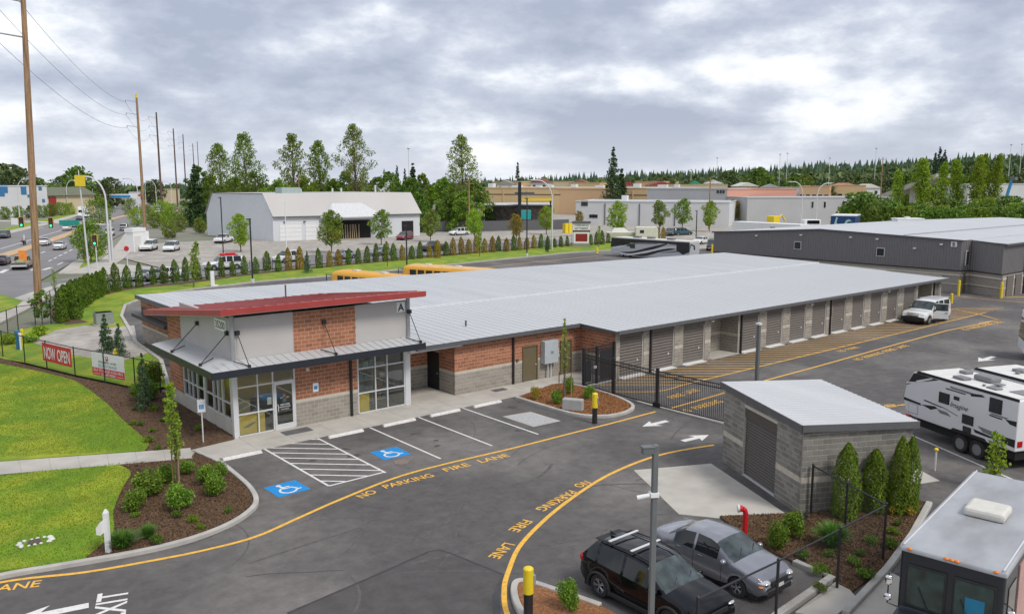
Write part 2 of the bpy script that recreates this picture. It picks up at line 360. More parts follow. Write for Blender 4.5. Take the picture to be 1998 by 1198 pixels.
# mulch beds
struct(MB().prism(list(reversed(fl)) + [G(0, 700).xy, G(50, 714).xy, G(147, 738).xy, G(262, 762).xy, Vector((14.5, 49.6)), Vector((14.45, 38)), G(455, 859).xy, G(375, 878).xy, G(290, 882).xy], -.1, .08).build('mulch_bed', m_mulch))
CURB1 = spline([(-6, 29.2), (0, 28.95), G(0, 1128).xy, G(115, 1108).xy, G(230, 1088).xy, G(310, 1072).xy, G(380, 1053).xy, G(440, 1030).xy, G(482, 1005).xy, G(500, 982).xy, G(488, 955).xy, G(455, 925).xy, G(425, 903).xy, G(383, 884).xy], 6)
struct(MB().prism(l2[::-1] + [G(228, 908).xy, G(300, 903).xy, G(372, 897).xy] + [p for p in CURB1[::-1] if p.x > G(160, 1098).x - .1 and p.y < 37.2], -.1, .085).build('mulch_island', m_mulch))
struct(MB().strip(CURB1, .2, .15, 0, -.1).build('kerb', m_curb, bevel=.03))
# concrete walks
m_conc2 = mat('slab_joint', (.30, .275, .24), .9, var=.1)
def slabs(name, rects, z=.03):
    par = struct(MB().prism(rects[0], -.1, z - .008).build(name, m_conc2))
    for r in rects[1]:
        MB().prism(r, -.09, z).build('slab', m_conc, par)
walk = []
a0, a1, b0, b1 = G(-330, 929).xy, G(372, 878).xy, G(-330, 958).xy, G(377, 898).xy
n = 12
for i in range(n):
    t0, t1 = i/n + .0005, (i+1)/n - .0005
    walk.append([a0.lerp(a1, t0), a0.lerp(a1, t1), b0.lerp(b1, t1), b0.lerp(b1, t0)])
slabs('footpath', ([a0, a1, b1, b0], walk), .11)
sl = []
xs = [12.25, 14.45, 16.4, 18.4, 20.4, 22.4, 24.1, 25.6, 27.05, 29.25, 31, 33]
for i in range(len(xs)-1): sl.append([(xs[i]+.008, 35.55), (xs[i+1]-.008, 35.55), (xs[i+1]-.008, 37.86), (xs[i]+.008, 37.86)])
sl.append([(24.15, 37.875), (27.0, 37.875), (27.0, 40.5), (24.15, 40.5)])
sl.append([(33.01, 36.1), (34.1, 34.7), (36.9, 34.7), (36.9, 37.86), (33.01, 37.86)])
sl.append([G(377, 897).xy, G(383, 884).xy + Vector((.1, .05)), Vector((12.24, 35.6)), Vector((12.24, 37.86)), G(372, 879).xy])
slabs('pavement', ([(12.3, 35.6), (29.5, 35.6), (33, 36.1), (34.1, 34.75), (36.85, 34.75), (36.85, 40.4), (12.3, 40.4)], sl), .03)
# planted island by the gate
isl = spline([(29.3, 35.2), (33.0, 36.15), (33.75, 35.2), (33.9, 33.4), (33.6, 31.2), (32.9, 29.7), (31.6, 29.15), (30.3, 29.4), (29.45, 30.6), (29.3, 33), (29.3, 35.2)], 6)
struct(MB().prism(isl, -.1, .10).build('planted_island', m_mulch2)); struct(MB().strip(isl, .2, .15, 0, -.1).build('kerb', m_curb, bevel=.03))
# bed by the small garage, corner island bottom
bed = [(26.2, 16.2), (24.2, 17.55), (23.2, 15.6), (22.9, 13.2), (22.6, 11.6), (24.8, 11.75), (27.9, 12.45), (31.2, 13.4), (31.4, 14.2)]
struct(MB().prism(bed, -.1, .08).build('garage_bed', m_mulch))
struct(MB().strip([(21.2, 11.05), (24.8, 11.65), (27.9, 12.35), (31.3, 13.3)], .22, .15, 0, -.1).build('kerb', m_curb, bevel=.03))
struct(MB().strip([(22.95, 13.75), (22.85, 12.42), (19.2, 12.15)], .24, .16, 0, -.1).build('kerb', m_curb, bevel=.03))
struct(MB().prism([(22.5, 12.2), (23.1, 12.3), (22.3, 11.3), (20.6, 11.15), (20.2, 12.0)], -.1, .06).build('concrete_ramp', m_conc))
struct(MB().prism([(14, 11.4), (21.2, 11.0), (24.8, 11.6), (24.4, 10.4), (33, 10.5), (33, -4), (10, -4)], -.1, .012).build('truck_apron', m_conc))
i3 = spline([(16.2, 15.7), (15.9, 16.9), (15.5, 18.2), (15.0, 18.1), (14.3, 17.0), (13.9, 15.5), (14, 12)], 5)
struct(MB().prism(i3 + [Vector((16.1, 12))], -.1, .10).build('corner_island', m_mulch2)); struct(MB().strip(i3, .2, .15, 0, -.1).build('kerb', m_curb, bevel=.03))
# garage apron, pads, patch seams
struct(MB().prism([(25.55, 22.95), (28.75, 21.4), (26.35, 16.25), (24.1, 17.55), (23.3, 18.7)], -.1, .02).build('garage_apron', m_conc))
struct(MB().prism([(32.0, 15.0), (33.6, 17.2), (35.6, 16.6), (34.2, 14.2)], -.1, .02).build('meter_pad', m_conc))
struct(MB().sheet([(26.42, 32.85), (28.15, 32.6), (28.2, 30.3), (26.45, 30.4)], .014).build('utility_slab', m_conc))
MB().sheet([(26.6, 32.6), (27.95, 32.42), (28.0, 30.45), (26.62, 30.58)], .018).build('slab_cover', mat('slab_cover', (.40, .40, .395), .7, var=.15, sc=6), bpy.data.objects['utility_slab'])
struct(MB().sheet([(9.2, 21.1), (12, 21.5), (14.5, 21.9), (14.85, 21.8), (15.0, 21.3), (15.4, 18.9), (14.4, 18.2), (13.7, 17.3), (13.2, 14), (6, 16), (7.5, 20.4)], .0012).build('asphalt_patch', mat('patch_asphalt', (.078, .072, .069), .85, var=.26, sc=1.6, nr=.72, bump=.45, bsc=90)))
struct(MB().strip([(9.2, 21.1), (12, 21.5), (14.5, 21.9), (14.85, 21.8), (15.0, 21.3), (15.4, 18.9)], .09, .005).strip([(15.35, 18.95), (14.4, 18.2), (13.7, 17.3)], .22, .0055).build('asphalt_seam', m_seam))
# hairline sealed cracks and tyre scuffs on the lot
mb = MB()
for i in range(26):
    x, y = random.uniform(8, 60), random.uniform(18, 31); a = random.uniform(-.6, .6) + random.choice((0, 1.5)); pts = [(x, y)]
    for k in range(5): a += random.uniform(-.25, .25); x += math.cos(a)*.6; y += math.sin(a)*.6; pts.append((x, y))
    mb.strip(pts, random.uniform(.02, .05), .003 + i*.00003)
struct(mb.build('sealed_cracks', mat('crack', (.07, .065, .064), .9, var=.2)))
mb = MB()
for i in range(34):
    x, y = random.uniform(8, 34), random.uniform(19, 27.5); a = random.uniform(-.5, .6); c_ = random.uniform(-.12, .12); pts = [(x, y)]
    for k in range(12): a += c_; x += math.cos(a)*.35; y += math.sin(a)*.35; pts.append((x, y))
    mb.strip(pts, random.uniform(.03, .14), .0025 + i*.00001)
struct(mb.build('tyre_scuffs', mat('scuff', (.098, .09, .086), .9, var=.35, sc=4, nr=.7)))
g5 = random.Random(9)
for nm, n_, c_, r0, r1 in [('oil_stain', 14, (.066, .061, .059), .12, .34)]:
    mb = MB()
    for i in range(n_):
        x, y = (g5.uniform(15, 29), g5.uniform(30, 34.5)) if nm == 'oil_stain' else (g5.uniform(7, 48), g5.uniform(19, 28)); r_ = g5.uniform(r0, r1); e_ = g5.uniform(.3, .9); a_ = g5.uniform(0, 3.1); pts = []
        for k in range(18):
            t_ = k/18*6.283; q_ = r_*g5.uniform(.72, 1.15); u, v = q_*math.cos(t_), q_*e_*math.sin(t_); pts.append((x + u*math.cos(a_) - v*math.sin(a_), y + u*math.sin(a_) + v*math.cos(a_)))
        mb.sheet(spline(pts + pts[:1], 3)[:-1], .0022 + i*.00002)
    struct(mb.build(nm, mat(nm, c_, .9, var=.3, sc=2.5, bump=.4, bsc=90)))
tag(MB().lathe([(.33, .0), (.33, .012), (.28, .014)], 24, (18.6, 30.1, 0)).build('manhole_cover', mat('manhole', (.22, .17, .14), .8, var=.25, sc=12, bump=.6)), 'round brown manhole cover beside the blue accessible stall mark', 'manhole cover')

# ---------------------------------------------------------------- painted markings (flat paint, parts of the lot)
LOT = bpy.data.objects['lot_asphalt']
ZP = .007
def paint(name, mb, m): return mb.build(name, m, LOT)
for x in (17.36, 20.15, 23.02, 25.83): paint('stall_line', MB().strip([(x, 35.5), (x, 29.35)], .1, ZP), m_wht)
paint('stall_line', MB().strip([(14.75, 35.6), (14.8, 29.45)], .1, ZP), m_wht)
mb = MB().strip([(14.8, 29.45), (17.36, 29.45)], .1, ZP+.0006).strip([(14.8, 35.6), (17.36, 35.6)], .1, ZP+.0006)
for i in range(10):
    c = 26.9 + i * .93     # diagonals: y = c + .8*(17.36-x)
    p = []
    for x in (14.8, 17.36):
        p.append((x, c + .92 * (17.36 - x)))
    (x0, y0), (x1, y1) = p
    def cut(x, y, X, Y):
        for lim, lo in ((29.45, True), (35.6, False)):
            if (y < lim) == lo and y != lim:
                t = (lim - y) / (Y - y)
                if 0 < t < 1: return x + t*(X-x), lim
                return None
        return x, y
    q0 = cut(x0, y0, x1, y1); q1 = cut(x1, y1, x0, y0)
    if q0 and q1 and (Vector(q0)-Vector(q1)).length > .2: mb.strip([q0, q1], .1, ZP+.0012)
paint('aisle_hatching', mb, m_wht)
def isa(cx, cy, s, rz):
    o = paint('accessible_square', MB().sheet([(-s/2, -s/2), (s/2, -s/2), (s/2, s/2), (-s/2, s/2)], 0), m_blu); o.location = (cx, cy, ZP); o.rotation_euler = (0, 0, rz)
    mb = wheelchair(s * .9); mb.build('wheelchair_symbol', m_wht, o, loc=(0, 0, .002))
def wheelchair(s):
    k = s / 10; mb = MB(); q = lambda pts: [(x*k, y*k) for x, y in pts]
    mb.sheet(q([(-1.2+.85*math.cos(t*.5236), 3.9+.85*math.sin(t*.5236)) for t in range(12)]), 0)
    mb.strip(q([(-1.1, 2.8), (-.9, .2)]), 1.0*k, .0004); mb.strip(q([(-1.0, 1.6), (1.6, 1.6)]), .7*k, .0008)
    mb.strip(q([(-1.1, .3), (1.7, .3), (2.9, -2.6), (3.9, -2.2)]), .8*k, .0012)
    mb.strip(q([(-.4+2.7*math.cos(R(a)), -1.6+2.5*math.sin(R(a))) for a in range(120, 350, 20)]), .75*k, .0016); return mb
isa(13.4, 30.25, 1.35, R(2)); isa(18.85, 31.4, 1.35, R(-3))
Y1 = spline([(-6, 29.0), (0, 28.75)] + [G(p, q).xy for p, q in ((0, 1136), (166, 1116), (299, 1093), (399, 1073), (498, 1047), (583, 1010), (660, 976), (770, 932.5), (865, 906), (998, 875), (1100, 849), (1200, 824), (1279, 803))], 6)
paint('fire_lane_line', MB().strip(Y1, .15, ZP), m_yel)
Y2 = spline([(31.0, 22.95), (29, 23.45), (27.2, 23.6), (24.9, 23.35), (22.74, 22.8), (19.9, 21.75), (17.3, 20.45), (15.76, 19.25), (14.7, 18.2), (13.8, 16.8), (13.2, 14.5)], 6)
paint('fire_lane_line', MB().strip(Y2, .16, ZP), m_yel)
def along(word, pa, pb, h, out=0.0):       # word laid from pa to pb
    pa, pb = Vector(pa), Vector(pb); d = pb - pa; pa = pa - Vector((-d.y, d.x)).normalized()*out; t = text_mb(word, h, 1, .012); k = d.length / width(t); t.v = [(v[0]*k, v[1], 0) for v in t.v]
    paint('fire_lane_lettering', lay(t, pa, d, ZP), m_yel)
for w, a_, b_ in (('NO', (1154, 942), (1130, 951)), ('PARKING', (1126, 960), (1059, 997)), ('FIRE', (1038, 1017), (1008, 1038)), ('LANE', (1003, 1062), (971, 1090))): along(w, G(*a_).xy, G(*b_).xy, .42, .36)
for w, a_, b_ in (('NO', (708, 972), (738, 960)), ('PARKING', (754, 953), (849, 929)), ('FIRE', (872, 920), (920, 908)), ('LANE', (940, 903), (996, 890))): along(w, G(*a_).xy, G(*b_).xy, .44)
along('LANE', G(-28, 1157).xy, G(76, 1144).xy, .46); along('FIRE', G(-130, 1175).xy, G(-50, 1163).xy, .46)
def arrow(p, d, L, w, z=ZP):
    d = Vector(d).normalized(); n = Vector((-d.y, d.x)); p = Vector(p)
    f = lambda a, b: p + d*a*L + n*b*w
    paint('direction_arrow', MB().sheet([f(0, -.16), f(.55, -.16), f(.45, -.5), f(1, 0), f(.45, .5), f(.55, .16), f(0, .16)], z), m_wht)
arrow((32.4, 26.9), (-1, .08), 1.75, .95); arrow((30.35, 24.25), (1, -.1), 1.75, .95); arrow((5.0, 25.15), (-1, .22), 2.2, 1.0); arrow((62.3, 22.9), (-1, 0), 2.6, 1.1); arrow((66, 20), (1, 0), 2.6, 1.1)
t = text_mb('EXIT', .85, 1, .012); pE, pT = G(244, 1206).xy, G(251, 1149).xy; k = (pT-pE).length / width(t); t.v = [(v[0]*k, v[1], 0) for v in t.v]; paint('exit_lettering', lay(t, pE, pT-pE, ZP), m_wht)
# hatched strip in front of the storage doors
LA, LB = G(1498, 711.5).xy, G(1848, 628).xy
sl_ = (LB.y - LA.y) / (LB.x - LA.x); ly = lambda x: LA.y + sl_ * (x - LA.x)
tip = G(1949, 624).xy; far = G(1860, 604).xy
edge = spline([(34.4, 33.1), (35.6, 32.0), (36.6, 31.3), (37.8, 31.15), (39.5, ly(39.5)), (45, ly(45)), (60, ly(60)), (74, ly(74)), (83, ly(83))], 4)
paint('hatch_border', MB().strip(edge, .12, ZP), m_yel)
paint('hatch_border', MB().strip([(79.9, 34.3), G(1860, 603).xy, G(1905, 612).xy, tip, G(1910, 631).xy], .14, ZP), m_yel)
mb = MB(); x = 35.2; i = 0
while x < 84:
    d = Vector((.77, -.64)); p = Vector((x, 34.55)); 
    yb = ly(min(max(x, 39), 83)) if x > 36 else 31.3
    tt = (34.55 - yb) / .64
    for _ in range(3): q = p + d*tt; tt = (34.55 - max(ly(q.x), 31.0)) / .64
    mb.strip([p, p + d*tt], .115, ZP + .0006); x += 1.18; i += 1
paint('hatching', mb, m_yel)
L2 = [G(1395, 772).xy, G(1498, 741).xy, G(1600, 713.5).xy, G(1748, 672).xy, G(1848, 645).xy, G(1923, 630).xy, tip]
paint('fire_lane_line', MB().strip([G(1300, 799).xy] + L2, .15, ZP), m_yel)
paint('fire_lane_line', MB().strip([G(1600, 812).xy, G(1700, 795).xy, G(1770, 789).xy, G(1850, 772).xy], .14, ZP), m_yel)
paint('fire_lane_line', MB().strip([G(1862, 577).xy, G(1900, 582).xy, G(1998, 590).xy, G(2080, 596).xy], .14, ZP), m_yel)
mb = MB()
for i in range(9): a = G(1935 + i*16, 580 - i*.3).xy; mb.strip([a, a + Vector((2.0, -1.6))], .1, ZP+.001)
paint('hatching', mb, m_yel)
def wordline(p0, p1, off, words, h=.5):
    p0, p1 = Vector(p0), Vector(p1); d = (p1-p0).normalized(); n = Vector((-d.y, d.x)); L = (p1-p0).length
    tot = sum(len(w) for w in words) + 1.2*(len(words)-1); u = 0
    for w in words:
        a = p0 + d*L*u/tot + n*off; u += len(w); b = p0 + d*L*u/tot + n*off; u += 1.2
        along(w, a, b, h)
W4 = ['NO', 'PARKING', 'FIRE', 'LANE']
wordline(G(1312, 800).xy, G(1388, 778).xy, -.85, W4[:2], .55); wordline(G(1655, 700).xy, G(1755, 672).xy, -.75, W4); wordline(G(1866, 642).xy, G(1940, 626).xy, -.85, W4, .6); wordline(G(1715, 800).xy, G(1760, 793).xy, .12, ['NO'], .5)
wordline(G(1625, 684).xy, G(1662, 675).xy, -.7, ['NO', 'PARK'], .5); wordline(G(1292, 773).xy, G(1345, 757).xy, -.8, W4[2:], .55)
paint('bay_line', MB().strip([G(1772, 846).xy, G(1998, 945).xy, G(2300, 1080).xy], .11, ZP), m_wht)
paint('bay_line', MB().strip([G(1432, 1180).xy, (18.9, 17.4)], .1, ZP), m_wht)
for i in range(5):
    x0, x1 = ((12.65, 14.45), (17.72, 19.6), (20.7, 22.6), (23.5, 25.4), (26.3, 28.2))[i]
    lb = ('white concrete wheel stop beside the kerb at the left end of the row', 'white concrete wheel stop just right of the hatched aisle', 'white concrete wheel stop in front of the downpipe', 'white concrete wheel stop in front of the right shop window', 'white concrete wheel stop at the head of the stall with the concrete slab')[i]
    tag(MB().prism([(x0, 35.04), (x1, 35.04), (x1, 35.26), (x0, 35.26)], 0.004, .13, 0, [(x0+.04, 35.08), (x1-.04, 35.08), (x1-.04, 35.22), (x0+.04, 35.22)]).build('wheel_stop', m_wht, bevel=.02), lb, 'wheel stop', 'wheel stops along the front pavement')
tag(MB().box(16.35, 36.75, .034, 17.75, 37.45, .055).build('door_mat', m_dgry, bevel=.01), 'dark grey mat on the pavement before the glass door', 'door mat')
tag(MB().box(29.3, 37.0, .034, 30.2, 37.5, .05).build('drain_grate', m_dgry, bevel=.005), 'dark square grate in the pavement below the brick wall', 'grate')
# ---------------------------------------------------------------- block walls
BUD = {}
UNIT = {}
def unit_block(m):
    if m.name not in UNIT: UNIT[m.name] = MB().box(-.5, -.012, -.5, .5, .03, .5).mesh('block', m)
    return UNIT[m.name]
def spans(L, z0, z1, holes):
    cuts = [(max(0, a), min(L, b)) for a, b, c, d in holes if c < z1 - 1e-4 and d > z0 + 1e-4 and b > 0 and a < L]; cuts.sort(); out = []; x = 0
    for a, b in cuts:
        if a > x: out.append((x, a))
        x = max(x, b)
    if x < L: out.append((x, L))
    return out
def blockwall(T, p0, d, L, layers, holes=(), thick=.2, bl=.4, bh=.2, budget=300, indiv=True, name='wall'):
    """layers: (z0,z1,block material,mortar material). The face looks to the right of d."""
    d = Vector(d[:2]).normalized(); nrm = Vector((d.y, -d.x)); p0 = Vector(p0[:2]); rz = math.atan2(d.y, d.x)
    wall = None; st = {}
    mats = []
    for z0, z1, mb_, mm in layers:
        if mm not in mats: mats.append(mm)
    B = MB(); zs = sorted(set([l[0] for l in layers] + [l[1] for l in layers] + [h[2] for h in holes] + [h[3] for h in holes]))
    for a, b in zip(zs[:-1], zs[1:]):
        lay_ = [l for l in layers if l[0] <= a + 1e-4 and l[1] >= b - 1e-4]
        if not lay_: continue
        for s0, s1 in spans(L, a, b, holes):
            q = [p0 + d*s0, p0 + d*s1, p0 + d*s1 - nrm*thick, p0 + d*s0 - nrm*thick]; B.prism(q, a, b, mats.index(lay_[0][3]))
    wall = B.build(name, mats, T)
    key = T.name; BUD.setdefault(key, 0); J = {}
    for z0, z1, bm, mm in layers:
        nrow = max(1, round((z1 - z0) / bh)); h = (z1 - z0) / nrow
        for r in range(nrow):
            a = z0 + r*h; b = a + h
            # openings that cross the course half-way are respected through the mid line
            for s0, s1 in spans(L, a + h*.3, b - h*.3, holes):
                x = math.floor(s0 / bl) * bl - (bl/2 if r % 2 else 0)
                while x < s1 - .01:
                    u0, u1 = max(x, s0), min(x + bl, s1); x += bl
                    if u1 - u0 < .05: continue
                    c = p0 + d*((u0+u1)/2); w = u1 - u0 - .026
                    if indiv and BUD[key] < budget:
                        BUD[key] += 1
                        o = obj('block', unit_block(bm), wall, (c.x, c.y, (a+b)/2), rz); o.scale = (w, 1, h - .026)
                    else:
                        m2 = J.setdefault(bm, MB()); q0, q1 = c - d*w/2, c + d*w/2
                        m2.prism([q0 + nrm*.012, q1 + nrm*.012, q1 - nrm*.03, q0 - nrm*.03], a + .013, b - .013)
    for bm, m2 in J.items(): m2.build('blockwork', bm, wall, kind='stuff')
    return wall
def person_door(T, p, d, w, h, m=None, frame=None, light=False):
    d = Vector(d[:2]).normalized(); n = Vector((d.y, -d.x)); p = Vector(p[:2])
    F_ = MB().obox(p - d*.04 + n*.01, p + d*.03 + n*.01, .12, 0, h+.06).obox(p + d*(w-.03) + n*.01, p + d*(w+.04) + n*.01, .12, 0, h+.06).obox(p + d*.03 + n*.012, p + d*(w-.03) + n*.012, .12, h, h+.06)
    fr = F_.build('door_frame', frame or m or m_door, T)
    dr = MB().obox(p + d*.035 - n*.01, p + d*(w-.035) - n*.01, .06, .02, h - .01).build('door', m or m_door, T)
    k = p + d*(w-.12) + n*.05
    MB().obox(k - d*.06, k + d*.06, .03, .98, 1.02).build('handle', m_alu, dr)
    return dr
def roll_door(T, x0, x1, y, z1, first=False):
    mb = MB(); n = 13
    prof = []
    for i in range(n + 1):
        z = .03 + (z1 - .03) * i / n; prof += [(z, .0), (z + (z1-.03)/n*.5, .045)] if i < n else [(z, 0)]
    for (za, ya), (zb, yb) in zip(prof[:-1], prof[1:]): mb.quad((x0, y - ya, za), (x1, y - ya, za), (x1, y - yb, zb), (x0, y - yb, zb))
    c = mb.build('roll_door', m_curt, T)
    MB().box(x0+.02, y-.05, .0, x1-.02, y-.024, .09).build('bottom_bar', m_alu, c)
    MB().box((x0+x1)/2+.55, y-.05, .9, (x0+x1)/2+.67, y-.024, 1.02).build('latch', m_alu, c)
    for a in (x0-.05, x1+.005): MB().box(a, y-.06, 0, a+.045, y+.05, z1+.04).build('door_track', m_offw if a > x0 else m_curt, c)
    return c
def downpipe(T, x, y, z, w=.11): return MB().box(x-w/2, y-w, .02, x+w/2, y, z).build('downpipe', m_blk, T, bevel=.01)

# ---------------------------------------------------------------- building A: office and storage
A = thing('storage_building', 'long low brick and block self storage building with red office roof and pale metal roof', 'building', (14.4, 37.9, 0), world=True)
FX, FY = 14.4, 37.9
GR, CP, RB = (0, 1.2, m_gryb, m_mortg), (1.2, 1.36, m_cap, m_mortg), (1.36, 3.1, m_redb, m_mort)
# upper tower front
blockwall(A, (17.43, FY), (1, 0), 3.42, [(3.3, 5.72, m_redb, m_mort)])
blockwall(A, (17.42, FY), (1, 0), 3.45, [GR, CP, (1.36, 3.3, m_redb, m_mort)])
blockwall(A, (27.05, FY), (1, 0), 9.9, [GR, CP, RB], [(5.03, 6.14, 0, 2.18), (8.1, 9.0, 0, 2.18)])
blockwall(A, (36.95, FY), (0, -1), 3.0, [GR, CP, RB])
blockwall(A, (14.4, 47.3), (0, -1), 2.15, [(3.3, 5.0, m_redb, m_mort), (.75, 3.3, m_redb, m_mort)])
blockwall(A, (27.05, 40.6), (0, -1), 2.7, [GR, CP, RB], [(.05, 1.15, 0, 2.2)])
person_door(A, (27.06, 40.55), (0, -1), 1.08, 2.18, m_blk)
blockwall(A, (24.1, 40.6), (1, 0), 2.95, [GR, CP, RB])
blockwall(A, (18.3, 66.2), (0, -1), 19.0, [GR, CP, (1.36, 3.55, m_redb, m_mort)])
for (x0, x1) in ((FX, 17.43), (20.85, 23.95)):
    MB().box(x0, FY+.02, 3.3, x1, FY+.2, 5.75).build('wall_panel', m_stuc, A)
MB().box(FX, FY+.2, 3.3, FX+.2, 45.15, 5.7).build('wall_panel', m_stuc, A)
MB().box(23.7, FY+.2, .0, 23.9, 47.3, 5.2).build('wall_panel', m_stuc, A)
MB().box(FX+.21, 47.1, 0, 23.69, 47.3, 5.0).build('wall_panel', m_stuc, A)
for x in (FX-.02, 24.0): MB().tube([(x, FY-.02, 3.75), (x, FY-.02, 5.85)], .11, 12).build('corner_post', m_steel, A, smooth=True)
# red mono-pitch roof
def slab(c, t):
    lo = [(p[0], p[1], p[2]-t) for p in c]; return MB().add(list(lo) + list(c), [(3,2,1,0),(4,5,6,7),(0,1,5,4),(1,2,6,5),(2,3,7,6),(3,0,4,7)])
rc = [(13.6, 37.1, 6.3), (24.5, 36.85, 6.3), (24.5, 48.5, 5.0), (13.5, 48.5, 5.0)]
rd = slab(rc, .27).build('red_roof', m_red, A)
slab([(p[0]+(.05 if p[0] < 20 else -.05), p[1]+(.05 if p[1] < 40 else -.05), p[2]-.272) for p in rc], .03).build('roof_trim', m_offw, rd)
for i in range(18):
    x = 13.9 + i*.6; MB().add([(x-.02, 37.12, 6.3), (x+.02, 37.12, 6.3), (x+.02, 48.48, 5.0), (x-.02, 48.48, 5.0), (x-.02, 37.12, 6.33), (x+.02, 37.12, 6.33), (x+.02, 48.48, 5.03), (x-.02, 48.48, 5.03)], [(4,5,6,7),(0,1,5,4),(1,2,6,5),(2,3,7,6),(3,0,4,7)]).build('roof_seam', m_red, rd)
MB().tube([(21.0, 46.5, 5.1), (21.0, 46.5, 6.0)], .05, 8).build('vent_pipe', m_dgry, A)
# canopy round the shop front
cz, cy0, cx0 = 3.56, 36.65, 12.95
can = MB().add([(cx0, cy0, cz), (24.25, cy0, cz), (24.25, FY, cz+.2), (FX, FY, cz+.2), (FX, 45.6, cz+.2), (cx0, 45.6, cz)], [(0, 1, 2, 3), (0, 3, 4, 5)])
can.add([(cx0, cy0, cz-.26), (24.25, cy0, cz-.26), (24.25, FY, cz-.26), (FX, FY, cz-.26), (FX, 45.6, cz-.26), (cx0, 45.6, cz-.26)], [(3, 2, 1, 0), (5, 4, 3, 0)])
can = can.build('canopy', m_roof, A)
mb = MB().box(cx0-.03, cy0-.04, cz-.3, 24.28, cy0, cz+.03).box(cx0-.04, cy0+.001, cz-.3, cx0, 45.63, cz+.03).box(24.25, cy0+.001, cz-.3, 24.29, FY-.01, cz+.03).box(cx0+.001, 45.6, cz-.3, FX-.01, 45.64, cz+.03)
mb.build('canopy_fascia', mat('canopy_fascia', (.022, .026, .034), .4, var=.05), can)
for x in np.arange(13.4, 24.2, .42): MB().add([(x-.012, cy0, cz+.001), (x+.012, cy0, cz+.001), (x+.012, FY, cz+.201), (x-.012, FY, cz+.201), (x-.012, cy0, cz+.03), (x+.012, cy0, cz+.03), (x+.012, FY, cz+.23), (x-.012, FY, cz+.23)], [(4,5,6,7),(0,1,5,4),(1,2,6,5),(3,0,4,7)]).build('canopy_seam', m_roof, can)
def tie(a, b, n):
    t = MB().tube([a, b], .022, 6).build('tie_rod', m_blk, A)
    a = Vector(a); MB().box(a.x-.1, a.y-.1, a.z-.1, a.x+.1, a.y+.1, a.z+.1).build('bracket', m_blk, t)
    b = Vector(b); MB().box(b.x-.06, b.y-.06, b.z-.06, b.x+.06, b.y+.06, b.z+.06).build('clevis', m_blk, t)
    m_ = Vector((a.x if abs(n[0]) < .5 else a.x+.1*n[0], a.y, cz+.24)); MB().tube([(b.x, b.y, b.z), (b.x - n[0]*.75 + (-.45 if n[1] else 0), b.y - n[1]*.75 + (.35 if n[0] else 0), cz+.24)], .025, 6).build('strut', m_blk, t)
tie((14.62, FY-.04, 5.05), (14.7, cy0+.12, cz+.09), (0, -1)); tie((19.05, FY-.04, 5.1), (19.1, cy0+.12, cz+.09), (0, -1)); tie((24.0, FY-.14, 5.15), (24.05, cy0+.12, cz+.09), (0, -1))
tie((FX-.04, 38.4, 5.0), (cx0+.12, 38.5, cz+.09), (-1, 0)); tie((FX-.04, 42.4, 4.95), (cx0+.12, 42.5, cz+.09), (-1, 0))
# signs on the tower
s = MB().box(FX-.05, 38.55, 5.02, FX-.01, 39.95, 5.55).build('number_plate', m_white, A); t = text_mb('35200', .36, 1, .015); k = 1.2/width(t); t.v = [(v[0]*k, v[1], 0) for v in t.v]; upright(t, (FX-.054, 39.85, 5.1), (0, -1)).build('lettering', m_blk, s)
s = MB().box(23.3, FY-.03, 5.15, 23.82, FY+.015, 5.68).build('letter_plate', m_white, A); t = text_mb('A', .38, 1, .03); upright(t, (23.56-width(t)/2, FY-.034, 5.22), (1, 0)).build('lettering', m_blk, s)
# shop windows
def shopfront(x0s, y, rows, skip=()):
    for i in range(len(x0s)-1):
        for j in range(len(rows)-1):
            if (i, j) in skip: continue
            MB().quad((x0s[i], y+.05, rows[j]), (x0s[i+1], y+.05, rows[j]), (x0s[i+1], y+.05, rows[j+1]), (x0s[i], y+.05, rows[j+1])).build('pane', m_glass, A)
    for i, x in enumerate(x0s): MB().box(x-.03, y-.02, rows[0] if (i-1, 0) not in skip or True else rows[2], x+.03, y+.1, rows[-1]).build('mullion', m_alu, A)
    for j, z in enumerate(rows):
        e = x0s[-2] if j < 2 and skip else x0s[-1]
        MB().box(x0s[0]+.03, y-.015, z-.03, e-.03, y+.095, z+.03).build('transom', m_alu, A)
rows = [.06, 1.11, 2.42, 3.3]
shopfront([14.5, 15.5, 16.27, 17.38], FY, rows, skip={(2, 0), (2, 1)})
shopfront([20.9, 21.93, 22.65, 23.72], FY, rows)
MB().box(14.27, FY-.05, 0, 14.5-.032, FY+.16, 3.3).build('corner_column', m_alu, A); MB().box(23.76, FY-.04, 0, 24.08, FY+.16, 3.3).build('corner_column', m_alu, A)
dr = MB().box(16.31, FY-.03, .03, 16.42, FY+.04, 2.39).box(17.24, FY-.03, .03, 17.35, FY+.04, 2.39).box(16.42, FY-.03, .03, 17.24, FY+.04, .3).box(16.42, FY-.03, 2.27, 17.24, FY+.04, 2.39).build('glass_door', m_alu, A)
MB().quad((16.42, FY+.01, .3), (17.24, FY+.01, .3), (17.24, FY+.01, 2.27), (16.42, FY+.01, 2.27)).build('pane', m_glass, dr)
MB().tube([(16.47, FY-.03, .95), (16.47, FY-.1, 1.0), (16.47, FY-.1, 1.25), (16.47, FY-.03, 1.3)], .02, 6).build('handle', m_alu, dr)
db = MB().box(16.5, FY+.012, .95, 17.2, FY+.02, 1.32).build('door_notice', m_blk, dr)
for i, (tx, hh) in enumerate((('WELCOME', .075), ('OFFICE HOURS', .06), ('GATE HOURS', .05))):
    t = text_mb(tx, hh, 1, .01); upright(t, (16.85-width(t)/2, FY+.008, 1.22-.11*i), (1, 0)).build('lettering', m_white, db)
MB().box(16.75, FY+.012, 1.38, 16.93, FY+.018, 1.62).build('door_sticker', mat('sticker', (.08, .28, .36), .6, var=0), dr)
